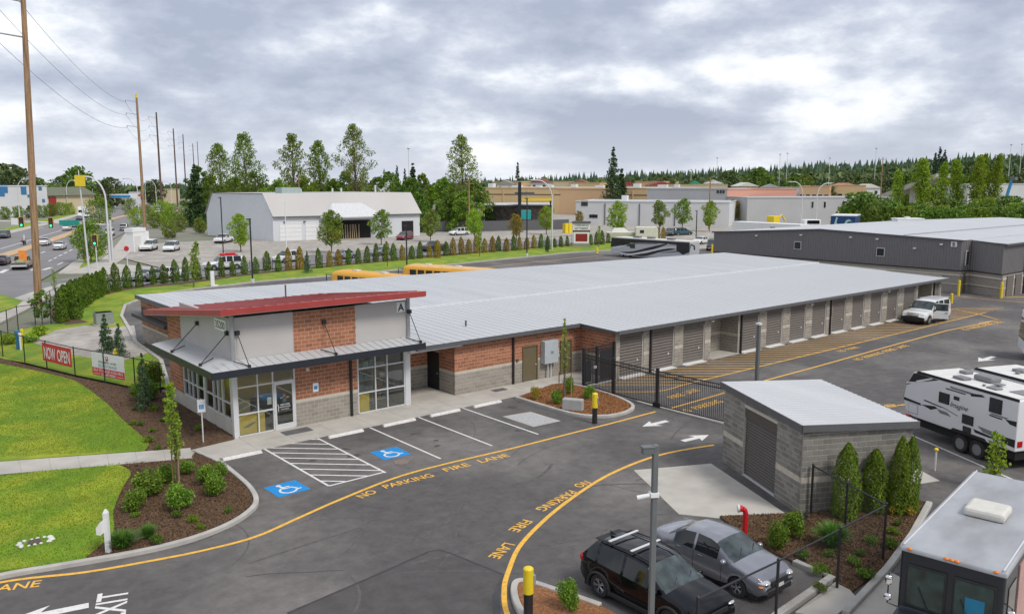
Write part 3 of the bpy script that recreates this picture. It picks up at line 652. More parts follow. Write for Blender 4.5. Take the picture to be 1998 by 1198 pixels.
MB().box(16.62, FY+.012, 1.56, 17.08, FY+.0165, 1.63).build('door_sticker', mat('sticker2', (.72, .5, .4), .6, var=0), dr)
MB().box(16.77, FY+.012, 1.63, 16.9, FY+.018, 1.78).build('door_sticker', mat('sticker3', (.55, .2, .2), .6, var=0), dr)
MB().box(15.98, FY+.058, 1.36, 16.2, FY+.062, 1.7).build('window_notice', m_white, A)
# side windows
zz = [.78, 1.55, 3.3]; ys = [38.45, 39.55, 40.15, 40.75, 41.85, 42.05, 43.05, 43.75, 44.35, 45.05]
for i in range(len(ys)-1):
    if ys[i] == 41.85: continue
    for j in range(2): MB().quad((FX+.05, ys[i+1], zz[j]), (FX+.05, ys[i], zz[j]), (FX+.05, ys[i], zz[j+1]), (FX+.05, ys[i+1], zz[j+1])).build('pane', m_glass, A)
for y in ys: MB().box(FX-.02, y-.03, zz[0], FX+.1, y+.03, 3.3).build('mullion', m_alu, A)
for z in zz[:2]:
    for a, b in ((38.48, 41.82), (42.08, 45.02)): MB().box(FX-.015, a, z-.03, FX+.095, b, z+.03).build('transom', m_alu, A)
MB().box(FX-.03, 41.85, .78, FX+.1, 42.05, 3.3).build('window_post', m_alu, A); MB().box(FX-.02, 38.07, .75, FX+.12, 38.42, 3.3).build('corner_column', m_alu, A)
MB().box(FX-.06, 38.0, -.1, FX+.2, 47.3, .75).build('stem_wall', m_conc, A)
# inside of the office
m_in = mat('interior_wall', (.72, .52, .12), .8, var=.05); m_ply = mat('ochre_panel', (.80, .60, .08), .7, var=.05); m_flo = mat('interior_floor', (.40, .36, .30), .6)  # wall ochre brightened to stand in for mustard reflections in the shop glass
MB().box(14.65, 38.2, .0, 23.65, 46.9, .02).build('office_floor', m_flo, A); MB().box(14.7, 40.75, .02, 23.6, 40.85, 3.28).build('office_partition', m_in, A)
MB().box(14.62, 38.1, 3.301, 23.69, 47, 3.36).build('office_ceiling', m_offw, A)
MB().box(14.56, FY+.12, .1, 15.46, FY+.14, 1.08).build('window_panel', m_ply, A); MB().box(15.54, FY+.12, .1, 15.86, FY+.14, 1.08).build('window_panel', m_ply, A)
MB().box(20.96, FY+.12, .1, 21.6, FY+.14, 1.08).build('window_panel', m_ply, A)
for i in range(4): MB().box(14.78+i*.13, FY+.11, .42+i*.05, 15.1+i*.1, FY+.118, .46+i*.05).build('panel_print', mat('print%d' % i, (.12, .2, .22), .6, var=0), A)
MB().box(15.2, 39.8, .02, 17.6, 40.6, 1.05).box(15.15, 39.75, 1.05, 17.65, 40.65, 1.1).build('counter', mat('counter', (.035, .035, .04), .3), A)
mbs = MB()
rk = MB()
for z in (.15, .75, 1.35, 1.95): rk.box(21.75, 39.4, z, 23.5, 39.9, z+.03)
for x in (21.75, 22.6, 23.47): rk.box(x, 39.4, .02, x+.03, 39.9, 2.4)
rk.build('shelf_rack', m_offw, A)
random.seed(3); mbx = [mat('goods%d' % i, c, .6, var=.1) for i, c in enumerate(((.4, .5, .5), (.16, .3, .33), (.6, .62, .58), (.35, .25, .12)))]
for z in (.18, .78, 1.38, 1.98):
    x = 21.8
    while x < 23.3:
        w = random.uniform(.14, .34); MB().box(x, 39.45, z, x+w, 39.8, z+random.uniform(.2, .5)).build('shelf_goods', random.choice(mbx), A); x += w + .04
MB().box(14.9, 38.9, .02, 15.5, 39.5, 1.5).build('display_board', mat('board', (.55, .47, .2), .7), A)
# wall fittings
def plate(x, z, w=.3, h=.45): 
    p = MB().box(x, FY-.025, z, x+w, FY-.013, z+h).build('accessible_sign', m_white, A); q = wheelchair(.2); 
    MB().box(x+w*.2, FY-.03, z+.12, x+w*.8, FY-.026, z+.12+w*.6).build('sign_symbol', m_blu, p)
plate(18.35, 1.62); MB().box(18.0, FY-.1, 2.75, 18.15, FY, 2.9).build('wall_light', m_offw, A)
downpipe(A, 20.45, FY-.03, 3.3); downpipe(A, 31.28, FY-.03, 3.15); 
person_door(A, (32.08, FY-.02), (1, 0), 1.11, 2.15); person_door(A, (35.15, FY-.02), (1, 0), .9, 2.15)
cab = MB().box(33.5, FY-.42, .98, 34.62, FY-.02, 2.38).build('electric_cabinet', mat('cabinet_grey', (.44, .48, .5), .5, var=.05), A, bevel=.02)
for x in (33.95, 34.2): MB().tube([(x, FY-.2, .03), (x, FY-.2, .98)], .04, 8).build('conduit', m_alu, cab)
MB().box(34.0, FY-.445, 1.6, 34.2, FY-.42, 1.75).build('handle', m_steel, cab); MB().box(34.68, FY-.16, 1.3, 34.9, FY-.02, 1.75).build('meter_box', m_alu, A)
MB().box(31.55, FY-.1, 1.36, 31.7, FY-.015, 1.5).build('fire_bell', m_dgry, A); MB().box(27.6, FY+.9, 1.2, 27.65, FY+.95, 1.3)
MB().box(23.98, FY-.25, 2.86, 27.4, FY+.1, 3.12).build('soffit_beam', m_white, A)
# west canopy on the long wall
MB().prism([(17.55, 58.5), (18.28, 58.5), (18.28, 66.1), (17.55, 66.1)], 2.05, 2.3).build('side_canopy', m_blk, A)
MB().box(18.27, 58.6, 2.35, 18.285, 66.0, 2.75).build('black_wall_strip', m_blk, A)  # thin black strip on the wall above the side canopy
mt = MB().tube([(17.2, 55.5, .1), (17.2, 55.5, 1.0)], .05, 8).tube([(17.2, 55.0, .9), (17.2, 56.3, .9)], .06, 8).box(16.95, 55.5, .7, 17.45, 55.9, 1.15).build('gas_meter', m_steel, A)
# storage doors
SY = 34.9
doors = [(37.35, 39.4), (40.3, 42.4), (43.4, 45.55), (49.8, 51.8), (52.85, 54.82), (55.9, 57.93), (58.94, 60.87), (61.87, 63.81), (64.94, 66.76), (67.95, 69.78), (70.78, 72.6), (73.75, 75.85), (79.55, 80.7)]
alc = [(46.3, 49.43), (76.4, 79.2)]
edges = [(36.95, 37.3)]
SG, SC, SG2 = (0, 1.2, m_gryb, m_mortg), (1.2, 1.4, m_cap, m_mortg), (1.4, 2.5, m_gryb, m_mortg)
ops = sorted(doors + alc); x = 36.95
for a, b in ops:
    if a - .06 - x > .12: blockwall(A, (x, SY-.06), (1, 0), a - .06 - x, [SG, SC, (1.4, 3.02, m_gryb, m_mortg)], thick=.26)
    x = b + .06
blockwall(A, (x, SY-.06), (1, 0), max(.2, 81.0 - x), [SG, SC, (1.4, 3.02, m_gryb, m_mortg)], thick=.26)
for a, b in doors:
    roll_door(A, a, b, SY+.06, 2.45)
    mb = MB(); n = 5
    for i in range(n):
        z = 2.49 + i*.106; mb.box(a-.055, SY+.0, z, b+.055, SY+.1, z+.095)
    mb.build('door_header', m_curt, A)
    MB().box(a-.05, SY-.35, -.05, b+.05, SY+.12, .028).build('threshold', m_wht, A)
for i, (a, b) in enumerate(alc):
    blockwall(A, (a-.05, SY+1.5), (1, 0), b-a+.1, [SG, SC, (1.4, 3.02, m_gryb, m_mortg)], [(.5, 1.5, 0, 2.15)])
    blockwall(A, (b+.05, SY+1.5), (0, -1), 1.5, [SG, SC, (1.4, 3.02, m_gryb, m_mortg)], budget=0) if False else None
    blockwall(A, (b, SY+1.48), (0, -1), 1.5, [SG, SC, (1.4, 3.02, m_gryb, m_mortg)])
    person_door(A, (a+.45, SY+1.48), (1, 0), 1.0, 2.15); MB().box(a-.04, SY-.2, 0, b+.02, SY+1.49, .035).build('alcove_slab', m_conc, A)
for x in (40.05, 49.62, 61.45, 79.38): downpipe(A, x, SY-.08, 3.05, .12)
for x in (46.15, 58.4, 70.5): 
    l = MB().box(x-.05, SY-.3, 2.72, x+.05, SY-.06, 2.8).ball((x, SY-.28, 2.7), (.1, .12, .09), 8).build('security_camera', m_white, A, smooth=True)
# solid core so that no light leaks, plus roofs
MB().prism([(18.5, 47.4), (23.65, 47.4), (23.65, 44.4), (24.3, 40.9), (27.3, 40.9), (27.3, 38.15), (37.2, 38.15), (37.2, 36.45), (81.0, 36.45), (80.9, 59.5), (18.5, 66.0)], .01, 2.9).build('core', m_dgry, A)
sp = (3.48-3.1)/(47.8-34.35); zr = lambda y: 3.1 + (y-34.35)*sp
def panel_mesh(L):
    mb = MB().box(-.3, 0, -.03, .302, L, 0); 
    for x in (-.28,): mb.add([(x-.02, 0, .001), (x+.02, 0, .001), (x+.02, L, .001), (x-.02, L, .001), (x-.012, 0, .016), (x+.012, 0, .016), (x+.012, L, .016), (x-.012, L, .016)], [(4,5,6,7),(0,1,5,4),(1,2,6,5),(3,0,4,7)])
    return mb.mesh('roof_panel', m_roof)
pmA, pmB = panel_mesh(47.8-34.35), panel_mesh(47.8-37.5)
x = 24.55
while x < 81.2:
    y0, pm = (34.35, pmA) if x > 36.5 else (37.5, pmB)
    o = obj('roof_panel', pm, A, (x, y0, zr(y0) + .03)); o.rotation_euler = (math.atan(sp), 0, 0); x += .608
bw, be = lambda x: 66.3 - (x-18.2)*.105, lambda x: 3.6 + (x-18.2)*.0042
x = 18.0
while x < 81.2:
    y0 = 47.6 if x > 24.2 else 47.32; L_ = bw(x); z1 = be(x); mb = MB()
    a, b = x, x+.606
    mb.add([(a, y0, 3.56), (b, y0, 3.56), (b, L_, z1-.03), (a, L_, z1-.03), (a, y0, 3.6), (b, y0, 3.6), (b, L_, z1), (a, L_, z1)], [(0,3,2,1),(4,5,6,7),(0,1,5,4),(1,2,6,5),(2,3,7,6),(3,0,4,7)])
    for u in (.02,): mb.add([(a+u-.02, y0, 3.6), (a+u+.02, y0, 3.6), (a+u+.02, L_, z1), (a+u-.02, L_, z1), (a+u-.012, y0, 3.616), (a+u+.012, y0, 3.616), (a+u+.012, L_, z1+.016), (a+u-.012, L_, z1+.016)], [(4,5,6,7),(0,1,5,4),(1,2,6,5),(2,3,7,6),(3,0,4,7)])
    mb.build('roof_panel', m_roof, A); x += .608
MB().box(24.25, 47.52, 3.49, 81.1, 47.6, 3.64).build('ridge_flashing', mat('flashing', (.58, .59, .605), .5, var=.05), A)
MB().box(24.25, 37.42, 2.98, 36.62, 37.5, 3.16).box(36.6, 34.27, 2.9, 81.3, 34.35, 3.08).box(36.52, 34.351, 2.92, 36.6, 37.41, 3.12).build('gutter', m_dgry, A)
MB().box(36.61, 34.36, 2.99, 81.2, 36.4, 3.06).box(24.3, 37.51, 3.0, 36.6, 38.1, 3.1).build('eave_soffit', m_dgry, A)
MB().box(81.22, 34.36, 2.9, 81.3, 47.6, 3.3).build('gable_trim', m_dgry, A); MB().box(81.0, 34.95, 0, 81.15, 59, 3.3).build('wall', m_gryb, A)
MB().add([(17.92, 47.3, 3.36), (17.99, 47.3, 3.36), (17.99, 66.3, 3.34), (17.92, 66.3, 3.34), (17.92, 47.3, 3.62), (17.99, 47.3, 3.62), (17.99, 66.3, 3.62), (17.92, 66.3, 3.62)], [(0,3,2,1),(4,5,6,7),(0,1,5,4),(1,2,6,5),(2,3,7,6),(3,0,4,7)]).build('gable_trim', m_dgry, A)
p = G(909, 638, 3.25); MB().tube([(p.x, p.y, 3.2), (p.x, p.y, 3.65)], .06, 8).build('vent_pipe', m_dgry, A)

# ---------------------------------------------------------------- small garage
RG = -R(27); gd = Vector((math.cos(RG), math.sin(RG))); gn = Vector((-gd.y, gd.x))       # gd: along the long side, gn: back along the door front
g0 = Vector((26.62, 15.85)); LW, LF = 4.5, 6.1
GA = thing('small_garage', 'small grey block garage with roll door and white sloping metal roof', 'garage', (g0.x, g0.y, 0), world=True)
zl = lambda s: 3.05
g1 = g0 + gn*LF
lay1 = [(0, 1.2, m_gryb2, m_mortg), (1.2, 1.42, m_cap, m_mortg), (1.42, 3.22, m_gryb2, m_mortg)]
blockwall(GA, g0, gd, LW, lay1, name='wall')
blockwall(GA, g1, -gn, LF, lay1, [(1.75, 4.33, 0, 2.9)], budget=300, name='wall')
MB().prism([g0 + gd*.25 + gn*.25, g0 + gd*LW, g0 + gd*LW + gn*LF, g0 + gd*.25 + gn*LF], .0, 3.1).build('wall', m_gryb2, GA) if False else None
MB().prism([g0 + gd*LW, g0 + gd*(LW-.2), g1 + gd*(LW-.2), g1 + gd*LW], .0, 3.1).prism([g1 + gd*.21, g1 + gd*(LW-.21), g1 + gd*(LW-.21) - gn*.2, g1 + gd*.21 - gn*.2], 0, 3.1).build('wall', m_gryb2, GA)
a, b = g1 - gn*1.76 + gd*.12, g1 - gn*4.32 + gd*.12
mb = MB(); n = 20
for i in range(n):
    z0 = .03 + i*2.45/n; z1 = z0 + 2.45/n; zm = (z0+z1)/2; o1 = -gd*.0; o2 = -gd*.045
    mb.quad((*(a+o1), z0), (*(b+o1), z0), (*(b+o2), zm), (*(a+o2), zm)); mb.quad((*(a+o2), zm), (*(b+o2), zm), (*(b+o1), z1), (*(a+o1), z1))
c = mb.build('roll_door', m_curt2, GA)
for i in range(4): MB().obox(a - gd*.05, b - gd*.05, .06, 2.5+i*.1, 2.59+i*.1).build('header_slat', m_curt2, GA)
MB().obox(a - gd*.06, b - gd*.06, .05, 0, .08).build('bottom_bar', m_alu, c)
rA, rB, rC, rD = g0 - gd*.14 - gn*.14, g0 + gd*(LW+.14) - gn*.14, g1 + gd*(LW+.14) + gn*.14, g1 - gd*.14 + gn*.14
zA, zB, zC, zD = 3.42, 3.27, 3.38, 3.52
rf = slab([(*rA, zA), (*rB, zB), (*rC, zC), (*rD, zD)], .06).build('roof', m_roof, GA)
ft = MB()
for p, q, zp, zq in ((rA, rB, zA, zB), (rD, rA, zD, zA), (rB, rC, zB, zC)):
    dd = (q-p).normalized(); nn = Vector((dd.y, -dd.x))*.04
    ft.add([(*p, zp-.25), (*q, zq-.25), (*(q+nn), zq-.25), (*(p+nn), zp-.25), (*p, zp+.01), (*q, zq+.01), (*(q+nn), zq+.01), (*(p+nn), zp+.01)], [(0,1,2,3),(7,6,5,4),(0,4,5,1),(2,6,7,3),(0,3,7,4),(1,5,6,2)])
ft.build('fascia', m_dgry, GA)
for i in range(21):
    t = (i+.5)/21; p = rD.lerp(rA, t); q = rC.lerp(rB, t); zp = zD+(zA-zD)*t; zq = zC+(zB-zC)*t; e = gn*.018
    MB().add([(*(p-e), zp), (*(p+e), zp), (*(q+e), zq), (*(q-e), zq), (*(p-e*.5), zp+.02), (*(p+e*.5), zp+.02), (*(q+e*.5), zq+.02), (*(q-e*.5), zq+.02)], [(4,5,6,7),(0,1,5,4),(1,2,6,5),(2,3,7,6),(3,0,4,7)]).build('roof_rib', m_roof, rf)

# ---------------------------------------------------------------- building B
B = thing('metal_storage_building', 'two storey dark grey ribbed metal storage building with pale block base', 'building', (95.5, 39.2, 0), world=True)
def brickmat(name, c1, c2, mo, sx=.4, sy=.2):
    m = mat(name, c1, .9, var=0); t = m.node_tree; br = N('ShaderNodeTexBrick', t); tc = N('ShaderNodeTexCoord', t); mp = N('ShaderNodeMapping', t)
    mp.inputs['Rotation'].default_value = (R(90), 0, 0)
    sx_ = N('ShaderNodeSeparateXYZ', t); t.links.new(tc.outputs['Object'], sx_.inputs[0]); ad = N('ShaderNodeMath', t, operation='ADD'); t.links.new(sx_.outputs[0], ad.inputs[0]); t.links.new(sx_.outputs[1], ad.inputs[1])
    cb = N('ShaderNodeCombineXYZ', t); t.links.new(ad.outputs[0], cb.inputs[0]); t.links.new(sx_.outputs[2], cb.inputs[1]); t.links.new(cb.outputs[0], br.inputs[0])
    br.inputs['Color1'].default_value = (*c1, 1); br.inputs['Color2'].default_value = (*c2, 1); br.inputs['Mortar'].default_value = (*mo, 1)
    br.inputs['Scale'].default_value = 1; br.inputs['Brick Width'].default_value = sx; br.inputs['Row Height'].default_value = sy; br.inputs['Mortar Size'].default_value = .012
    t.links.new(br.outputs[0], t.nodes['Principled BSDF'].inputs['Base Color']); return m
m_bblk = brickmat('far_block', (.30, .27, .23), (.25, .225, .19), (.40, .37, .32))
m_side = mat('ribbed_siding', (.195, .183, .182), .5, .1, var=.04)
def siding(p, q, zb, zt0, zt1, pitch=.32, zmid=None):
    p, q = Vector(p), Vector(q); d = (q-p); L = d.length; d.normalize(); n = Vector((d.y, -d.x)); k = int(L/pitch); mb = MB(); prev = None
    pts = []
    for i in range(k):
        s = i*L/k; w = L/k
        pts += [(s, 0), (s+w*.55, 0), (s+w*.65, .05), (s+w*.9, .05)]
    pts.append((L, 0))
    top = lambda s: (zt0 + (zt1-zt0)*s/L) if zmid is None else (zt0 + (zmid[1]-zt0)*s/zmid[0] if s < zmid[0] else zmid[1] + (zt1-zmid[1])*(s-zmid[0])/(L-zmid[0]))
    for (s0, o0), (s1, o1) in zip(pts[:-1], pts[1:]):
        a, b = p + d*s0 + n*o0, p + d*s1 + n*o1; mb.quad((*a, zb), (*b, zb), (*b, top(s1)), (*a, top(s0)))
    return mb.build('metal_siding', m_side, B)
BW = [((95.5, 72), (95.5, 39.2)), ((95.5, 39.2), (97.0, 38.9)), ((97.0, 38.9), (95.0, 34.8)), ((95.0, 34.8), (150, 34.8))]
siding(*BW[0], 2.4, 5.15, 5.72, zmid=(16, 6.2)); siding(*BW[1], 2.4, 5.72, 5.72); siding(*BW[2], 2.4, 5.72, 5.6); siding(*BW[3], 2.4, 5.6, 5.6)
MB().prism([(95.45, 72), (95.45, 39.15), (97.0, 38.85), (94.95, 34.72), (150, 34.72), (150, 72)], 0, 2.38).build('block_base', m_bblk, B)
for i, ((a, b)) in enumerate(BW):
    a, b = Vector(a), Vector(b); dd = (b-a).normalized(); nn = Vector((dd.y, -dd.x))
    MB().obox(a+nn*.07, b+nn*.07, .06, 1.85, 2.05).build('cream_band', m_cap, B); MB().obox(a+nn*.06, b+nn*.06, .1, 2.36, 2.46).build('base_flashing', m_blk, B)
    MB().obox(a+nn*.072, b+nn*.072, .06, .9, 1.02).build('cream_band', m_cap, B)
MB().add([(95.3, 39.0, 5.75), (150, 39.0, 5.75), (150, 56, 6.25), (95.3, 56, 6.25), (95.3, 72.2, 5.2), (150, 72.2, 5.2)], [(0, 1, 2, 3), (3, 2, 5, 4)]).build('roof', m_roof, B)
MB().add([(97.1, 38.98, 5.74), (94.7, 34.5, 5.62), (150, 34.5, 5.62), (150, 38.98, 5.74)], [(0, 1, 2, 3)]).build('roof', m_roof, B)
MB().add([(95.25, 39, 5.6), (95.25, 56, 6.1), (95.25, 72.2, 5.05), (95.25, 39, 5.78), (95.25, 56, 6.28), (95.25, 72.2, 5.23)], [(0, 1, 4, 3), (1, 2, 5, 4)]).build('roof_trim', m_dgry, B)
mb = MB().obox((94.7, 34.45), (150, 34.45), .08, 5.45, 5.64); mb.obox((97.05, 38.9), (94.68, 34.5), .08, 5.5, 5.66).build('gutter', m_dgry, B)
MB().box(95.3, 45.5, 6.02, 150, 45.6, 6.06).build('roof_step', m_dgry, B)
for y, z in ((59.0, 4.05), (48.2, 3.9)):
    w = MB().box(95.40, y-.5, z-.5, 95.47, y+.5, z+.5).build('window', m_offw, B); MB().box(95.38, y-.42, z-.42, 95.395, y+.42, z+.42).build('pane', m_wglass, w)
w = MB().box(96.0, 38.9, 3.0, 96.6, 39.0, 4.6).build('window', m_offw, B); MB().box(96.06, 38.87, 3.05, 96.54, 38.895, 4.55).build('pane', m_wglass, w)
for y, z in ((65.0, 5.0), (58.5, 5.4), (51.9, 5.45), (48.6, 5.4), (44.2, 4.6), (41.3, 5.2)): MB().box(95.1, y-.12, z-.07, 95.46, y+.12, z+.07).build('wall_light', m_white, B)
s = MB().box(95.38, 39.7, 5.0, 95.46, 40.35, 5.55).build('letter_plate', m_white, B); t = text_mb('B', .38, 1, .03); upright(t, (95.372, 40.17, 5.08), (0, -1)).build('lettering', m_blk, s)
MB().box(97.0, 38.72, 0, 97.14, 38.86, 5.6).build('downpipe', m_blk, B); MB().box(100.6, 34.56, 0, 100.75, 34.7, 5.5).build('downpipe', m_blk, B)
for x in (96.0, 98.3, 101.2, 104): 
    d_ = MB().box(x, 34.60, 0, x+1.6, 34.71, 2.2).build('roll_door', m_curt, B); MB().box(x+1.6, 34.58, 0, x+1.66, 34.7, 2.25).build('door_track', m_offw, d_)
d_ = MB().box(95.9, 38.95, 0, 96.8, 39.02, 2.2).build('door', m_door, B)
# ---------------------------------------------------------------- fences
def fence(name, label, pts, h, mesh=.12, post=.035, extra=(), wr=.004, group=None, knobs=True):
    T = thing(name, label, 'fence', (pts[0][0], pts[0][1], 0), world=True, group=group)
    for p in list(pts) + list(extra):
        q = MB().tube([(p[0], p[1], -.05), (p[0], p[1], h)], post, 8).build('post', m_blk, T, smooth=True)
        if knobs: MB().ball((p[0], p[1], h+.01), (post*1.2,)*3, 6).build('post_cap', m_blk, q)
    for a, b in zip(pts[:-1], pts[1:]):
        MB().tube([(a[0], a[1], h-.03), (b[0], b[1], h-.03)], .028, 6).build('top_rail', m_blk, T)
        A_, B_ = Vector((a[0], a[1], 0)), Vector((b[0], b[1], 0)); L = (B_-A_).length; d = (B_-A_)/L; mb = MB(); hh = h - .06; s = -hh
        while s < L:                       # diagonal wires, both ways
            for sg in (0, 1):
                u0, z0, u1, z1 = s, .04, s + hh, .04 + hh
                if u0 < 0: z0 -= u0; u0 = 0
                if u1 > L: z1 -= u1 - L; u1 = L
                if u1 - u0 > .02:
                    if sg: z0, z1 = h - z0, h - z1
                    P0, P1 = A_ + d*u0 + Vector((0, 0, z0)), A_ + d*u1 + Vector((0, 0, z1)); n = Vector((-d.y, d.x, 0))*wr*.6; v = Vector((0, 0, wr))
                    mb.add([P0 - v, P1 - v, P1 + v, P0 + v, P0 + n, P1 + n, P1 - n, P0 - n], [(0, 1, 2, 3), (4, 5, 6, 7)])
            s += mesh
        mb.build('wire_mesh', m_blk, T, kind='stuff')
    return T
bf = [G(p, q).xy for p, q in ((-70, 672), (6, 697), (49, 708), (147, 734), (264, 758))] + [Vector((14.25, 48.8))]
FB = fence('chain_link_fence', 'black chain link fence carrying two banners beside the front lawn', bf, 1.85, .2, extra=[G(92, 720).xy, G(205, 747).xy], wr=.006)
f2 = [G(p, q).xy for p, q in ((-60, 672), (16, 654), (36, 645), (70, 640), (100, 632), (116, 626))]
fence('chain_link_fence', 'black chain link fence beside the street pavement at far left', f2, 2.0, .25, wr=.006)
hf = []
for i, p in enumerate(HEDGE[12:]):
    d = (HEDGE[min(i+13, len(HEDGE)-1)] - HEDGE[i+11]).normalized(); hf.append(p + Vector((-d.y, d.x))*1.2)
hf = hf[::2]
fence('chain_link_fence', 'long black chain link fence behind the arborvitae hedge', hf, 1.7, .5, wr=.008, knobs=False)
def banner(name, label, a, b, z0, z1, base, texts):
    a, b = Vector(a), Vector(b); d = (b-a).normalized(); n = Vector((d.y, -d.x)); L = (b-a).length
    T = thing(name, label, 'banner', (a.x, a.y, 0), world=True)
    MB().obox(a+n*.06, b+n*.06, .012, z0, z1).build('sheet', base, T); texts(T, a, d, n, L)
    return T
m_ban = mat('banner_red', (.60, .03, .025), .6, var=.05)
def t1(T, a, d, n, L):
    for w, u0, u1 in (('NOW', .06, .46), ('OPEN', .52, .95)):
        t = text_mb(w, .78, 1, .02); k = L*(u1-u0)/width(t); t.v = [(v[0]*k, v[1], 0) for v in t.v]; p = a + d*L*u0 + n*.075; upright(t, (p.x, p.y, .72), d).build('lettering', m_white, T)
q0, q1 = bf[2].lerp(bf[3], .41), bf[2].lerp(bf[3], .97)
banner('banner', 'red NOW OPEN banner hung on the black fence', q0, q1, .55, 1.72, m_ban, t1)
def t2(T, a, d, n, L):
    f = lambda u0, u1, z0, z1, m, nm, o=.07: MB().obox(a+d*L*u0+n*o, a+d*L*u1+n*o, .006, z0, z1).build(nm, m, T)
    f(0, 1, .4, .86, m_ban, 'red_band'); f(.44, .52, 1.42, 1.64, m_ban, 'logo'); f(.455, .505, 1.36, 1.42, m_dgry, 'logo_base'); f(.462, .498, 1.5, 1.6, m_white, 'logo_window', .076)
    mg = mat('banner_grey', (.10, .10, .11), .6, var=0); mtl = mat('banner_teal', (.25, .45, .47), .6, var=0)
    for w, z, h, u0, u1, m in (('PACIFIC AVE', 1.2, .12, .22, .76, mg), ('SELF STORAGE', .95, .17, .2, .78, mtl), ('SELF STORAGE AVAILABLE', .64, .17, .04, .96, m_white), ('253-409-8080', .44, .15, .28, .72, m_white)):
        t = text_mb(w, h, 1, .012); k = L*(u1-u0)/width(t); t.v = [(v[0]*k, v[1], 0) for v in t.v]; p = a + d*L*u0 + n*.08; upright(t, (p.x, p.y, z), d).build('lettering', m, T)
    for u0, u1 in ((.03, .25), (.75, .97)): f(u0, u1, .49, .515, m_white, 'rule', .078)
q0, q1 = bf[3].lerp(bf[4], .33), bf[3].lerp(bf[4], .86)
banner('banner', 'white self storage banner with red lower band hung on the black fence', q0, q1, .4, 1.8, m_white, t2)
tp = [G(1587, 907, 1.92).xy, G(1730, 983, 1.92).xy, G(1640, 1030, 1.92).xy, G(1519, 1092, 1.92).xy, G(1362, 1166, 1.92).xy]
fence('chain_link_fence', 'black chain link fence round the planted bed in front of the parked cars', tp, 1.92, .075, .042, extra=[tp[0].lerp(tp[1], .5)], wr=.0028)
# iron fence and gate
GF = thing('iron_gate', 'black iron sliding vehicle gate of thin upright bars', 'gate', (34, 34.8, 0), world=True)
def bars(T, a, b, h, step=.115, z0=.12):
    a, b = Vector(a), Vector(b); L = (b-a).length; d = (b-a)/L; me = MB().box(-.011, -.011, z0, .011, .011, h-.04).mesh('bar', m_blk); n = int(L/step)
    for i in range(n): p = a + d*((i+.5)*L/n); obj('bar', me, T, (p.x, p.y, 0))
    for z in (z0, h-.08, h-.28): MB().obox(a, b, .045, z-.025, z+.025).build('rail', m_blk, T)
bars(GF, (34.2, 34.7), (34.1, 32.3), 2.05); bars(GF, (34.1, 32.3), (34.02, 29.0), 2.05); bars(GF, (34.02, 29.0), (34.25, 24.2), 2.05)
for p in ((34.1, 32.3), (34.02, 29.0)): MB().box(p[0]-.07, p[1]-.07, 0, p[0]+.07, p[1]+.07, 2.15).build('post', m_blk, GF)
MB().box(33.96, 28.75, 0, 34.0, 29.25, .25).build('roller_box', m_blk, GF)
struct(MB().obox((34.15, 30.5), (34.25, 24.2), .3, -.05, .03).build('gate_track', m_conc))
GP = thing('pedestrian_gate', 'tall black iron pedestrian gate against the brick corner', 'gate', (34.2, 34.8, 0), world=True)
for x, h in ((34.2, 2.35), (35.3, 2.3), (36.75, 2.4)): MB().box(x-.07, 34.75, 0, x+.07, 34.89, h).build('post', m_blk, GP)
bars(GP, (34.28, 34.82), (35.22, 34.82), 2.3); bars(GP, (35.38, 34.82), (36.68, 34.82), 2.35)
MB().box(35.5, 34.79, .2, 36.6, 34.80, 2.0).build('kick_mesh', m_blk, GP); MB().box(34.3, 34.76, .25, 34.75, 34.77, 1.5).build('lock_plate', m_blk, GP); MB().box(34.95, 34.7, 1.0, 35.15, 34.78, 1.15).build('lock', m_alu, GP)
# ---------------------------------------------------------------- posts, lamps, signs
def keypad(label, x, y, rz):
    T = thing('gate_keypad', label, 'keypad post', (x, y, 0), rz)
    MB().tube([(0, 0, 0), (0, 0, .82)], .13, 16).build('post', m_blk, T, smooth=True)
    s = MB().tube([(0, 0, .82), (0, 0, 1.52)], .145, 16).build('sleeve', m_ypl, T, smooth=True); MB().ball((0, 0, 1.52), (.145, .145, .06), 10).build('cap', m_ypl, s, smooth=True)
    MB().box(-.09, -.19, 1.08, .09, -.12, 1.34).build('keypad_box', m_steel, T, bevel=.01); MB().box(-.06, -.2, 1.2, .06, -.191, 1.3).build('screen', m_blk, T)
keypad('black post with yellow keypad head at the edge of the gate island', 29.25, 28.95, R(40))
q = G(1031, 1107, 1.55); keypad('black post with yellow keypad head on the corner island at the bottom', q.x, q.y, R(70))
for px, pb, ptp, lb in ((1870, 577, 548, 'yellow bollard at the corner of the dark metal building'), (1953, 582, 552, 'yellow bollard right of the black downpipe beside the block corner'), (1856, 592, 574, 'short yellow bollard behind the white van')):
    p = G(px, pb); h = HT(px, pb, ptp); b_ = MB().tube([(0, 0, 0), (0, 0, h)], .13, 14).ball((0, 0, h), (.13, .13, .08), 8); tag(b_.build('bollard', m_ypl, smooth=True, loc=p), lb, 'bollard', 'yellow bollards')
for px, lb in ((1389, 'left yellow bollard beside the long motorhome'), (1402, 'right yellow bollard beside the dark metal building end')):
    p = G(px, 494); h = HT(px, 494, 477); tag(MB().tube([(0, 0, 0), (0, 0, h)], .17, 12).build('bollard', m_ypl, smooth=True, loc=p), lb, 'bollard', 'yellow bollards')
p = G(1268, 1292); zt = 0
while PJ(p.x, p.y, zt)[1] > 868: zt += .02
T = thing('lamp_post', 'grey square lamp post with white security camera in front of the black car', 'lamp post', p)
m_post = mat('lamp_grey', (.15, .16, .16), .5, .2, var=.05)
MB().box(-.07, -.07, -.05, .07, .07, zt).build('pole', m_post, T, bevel=.02)
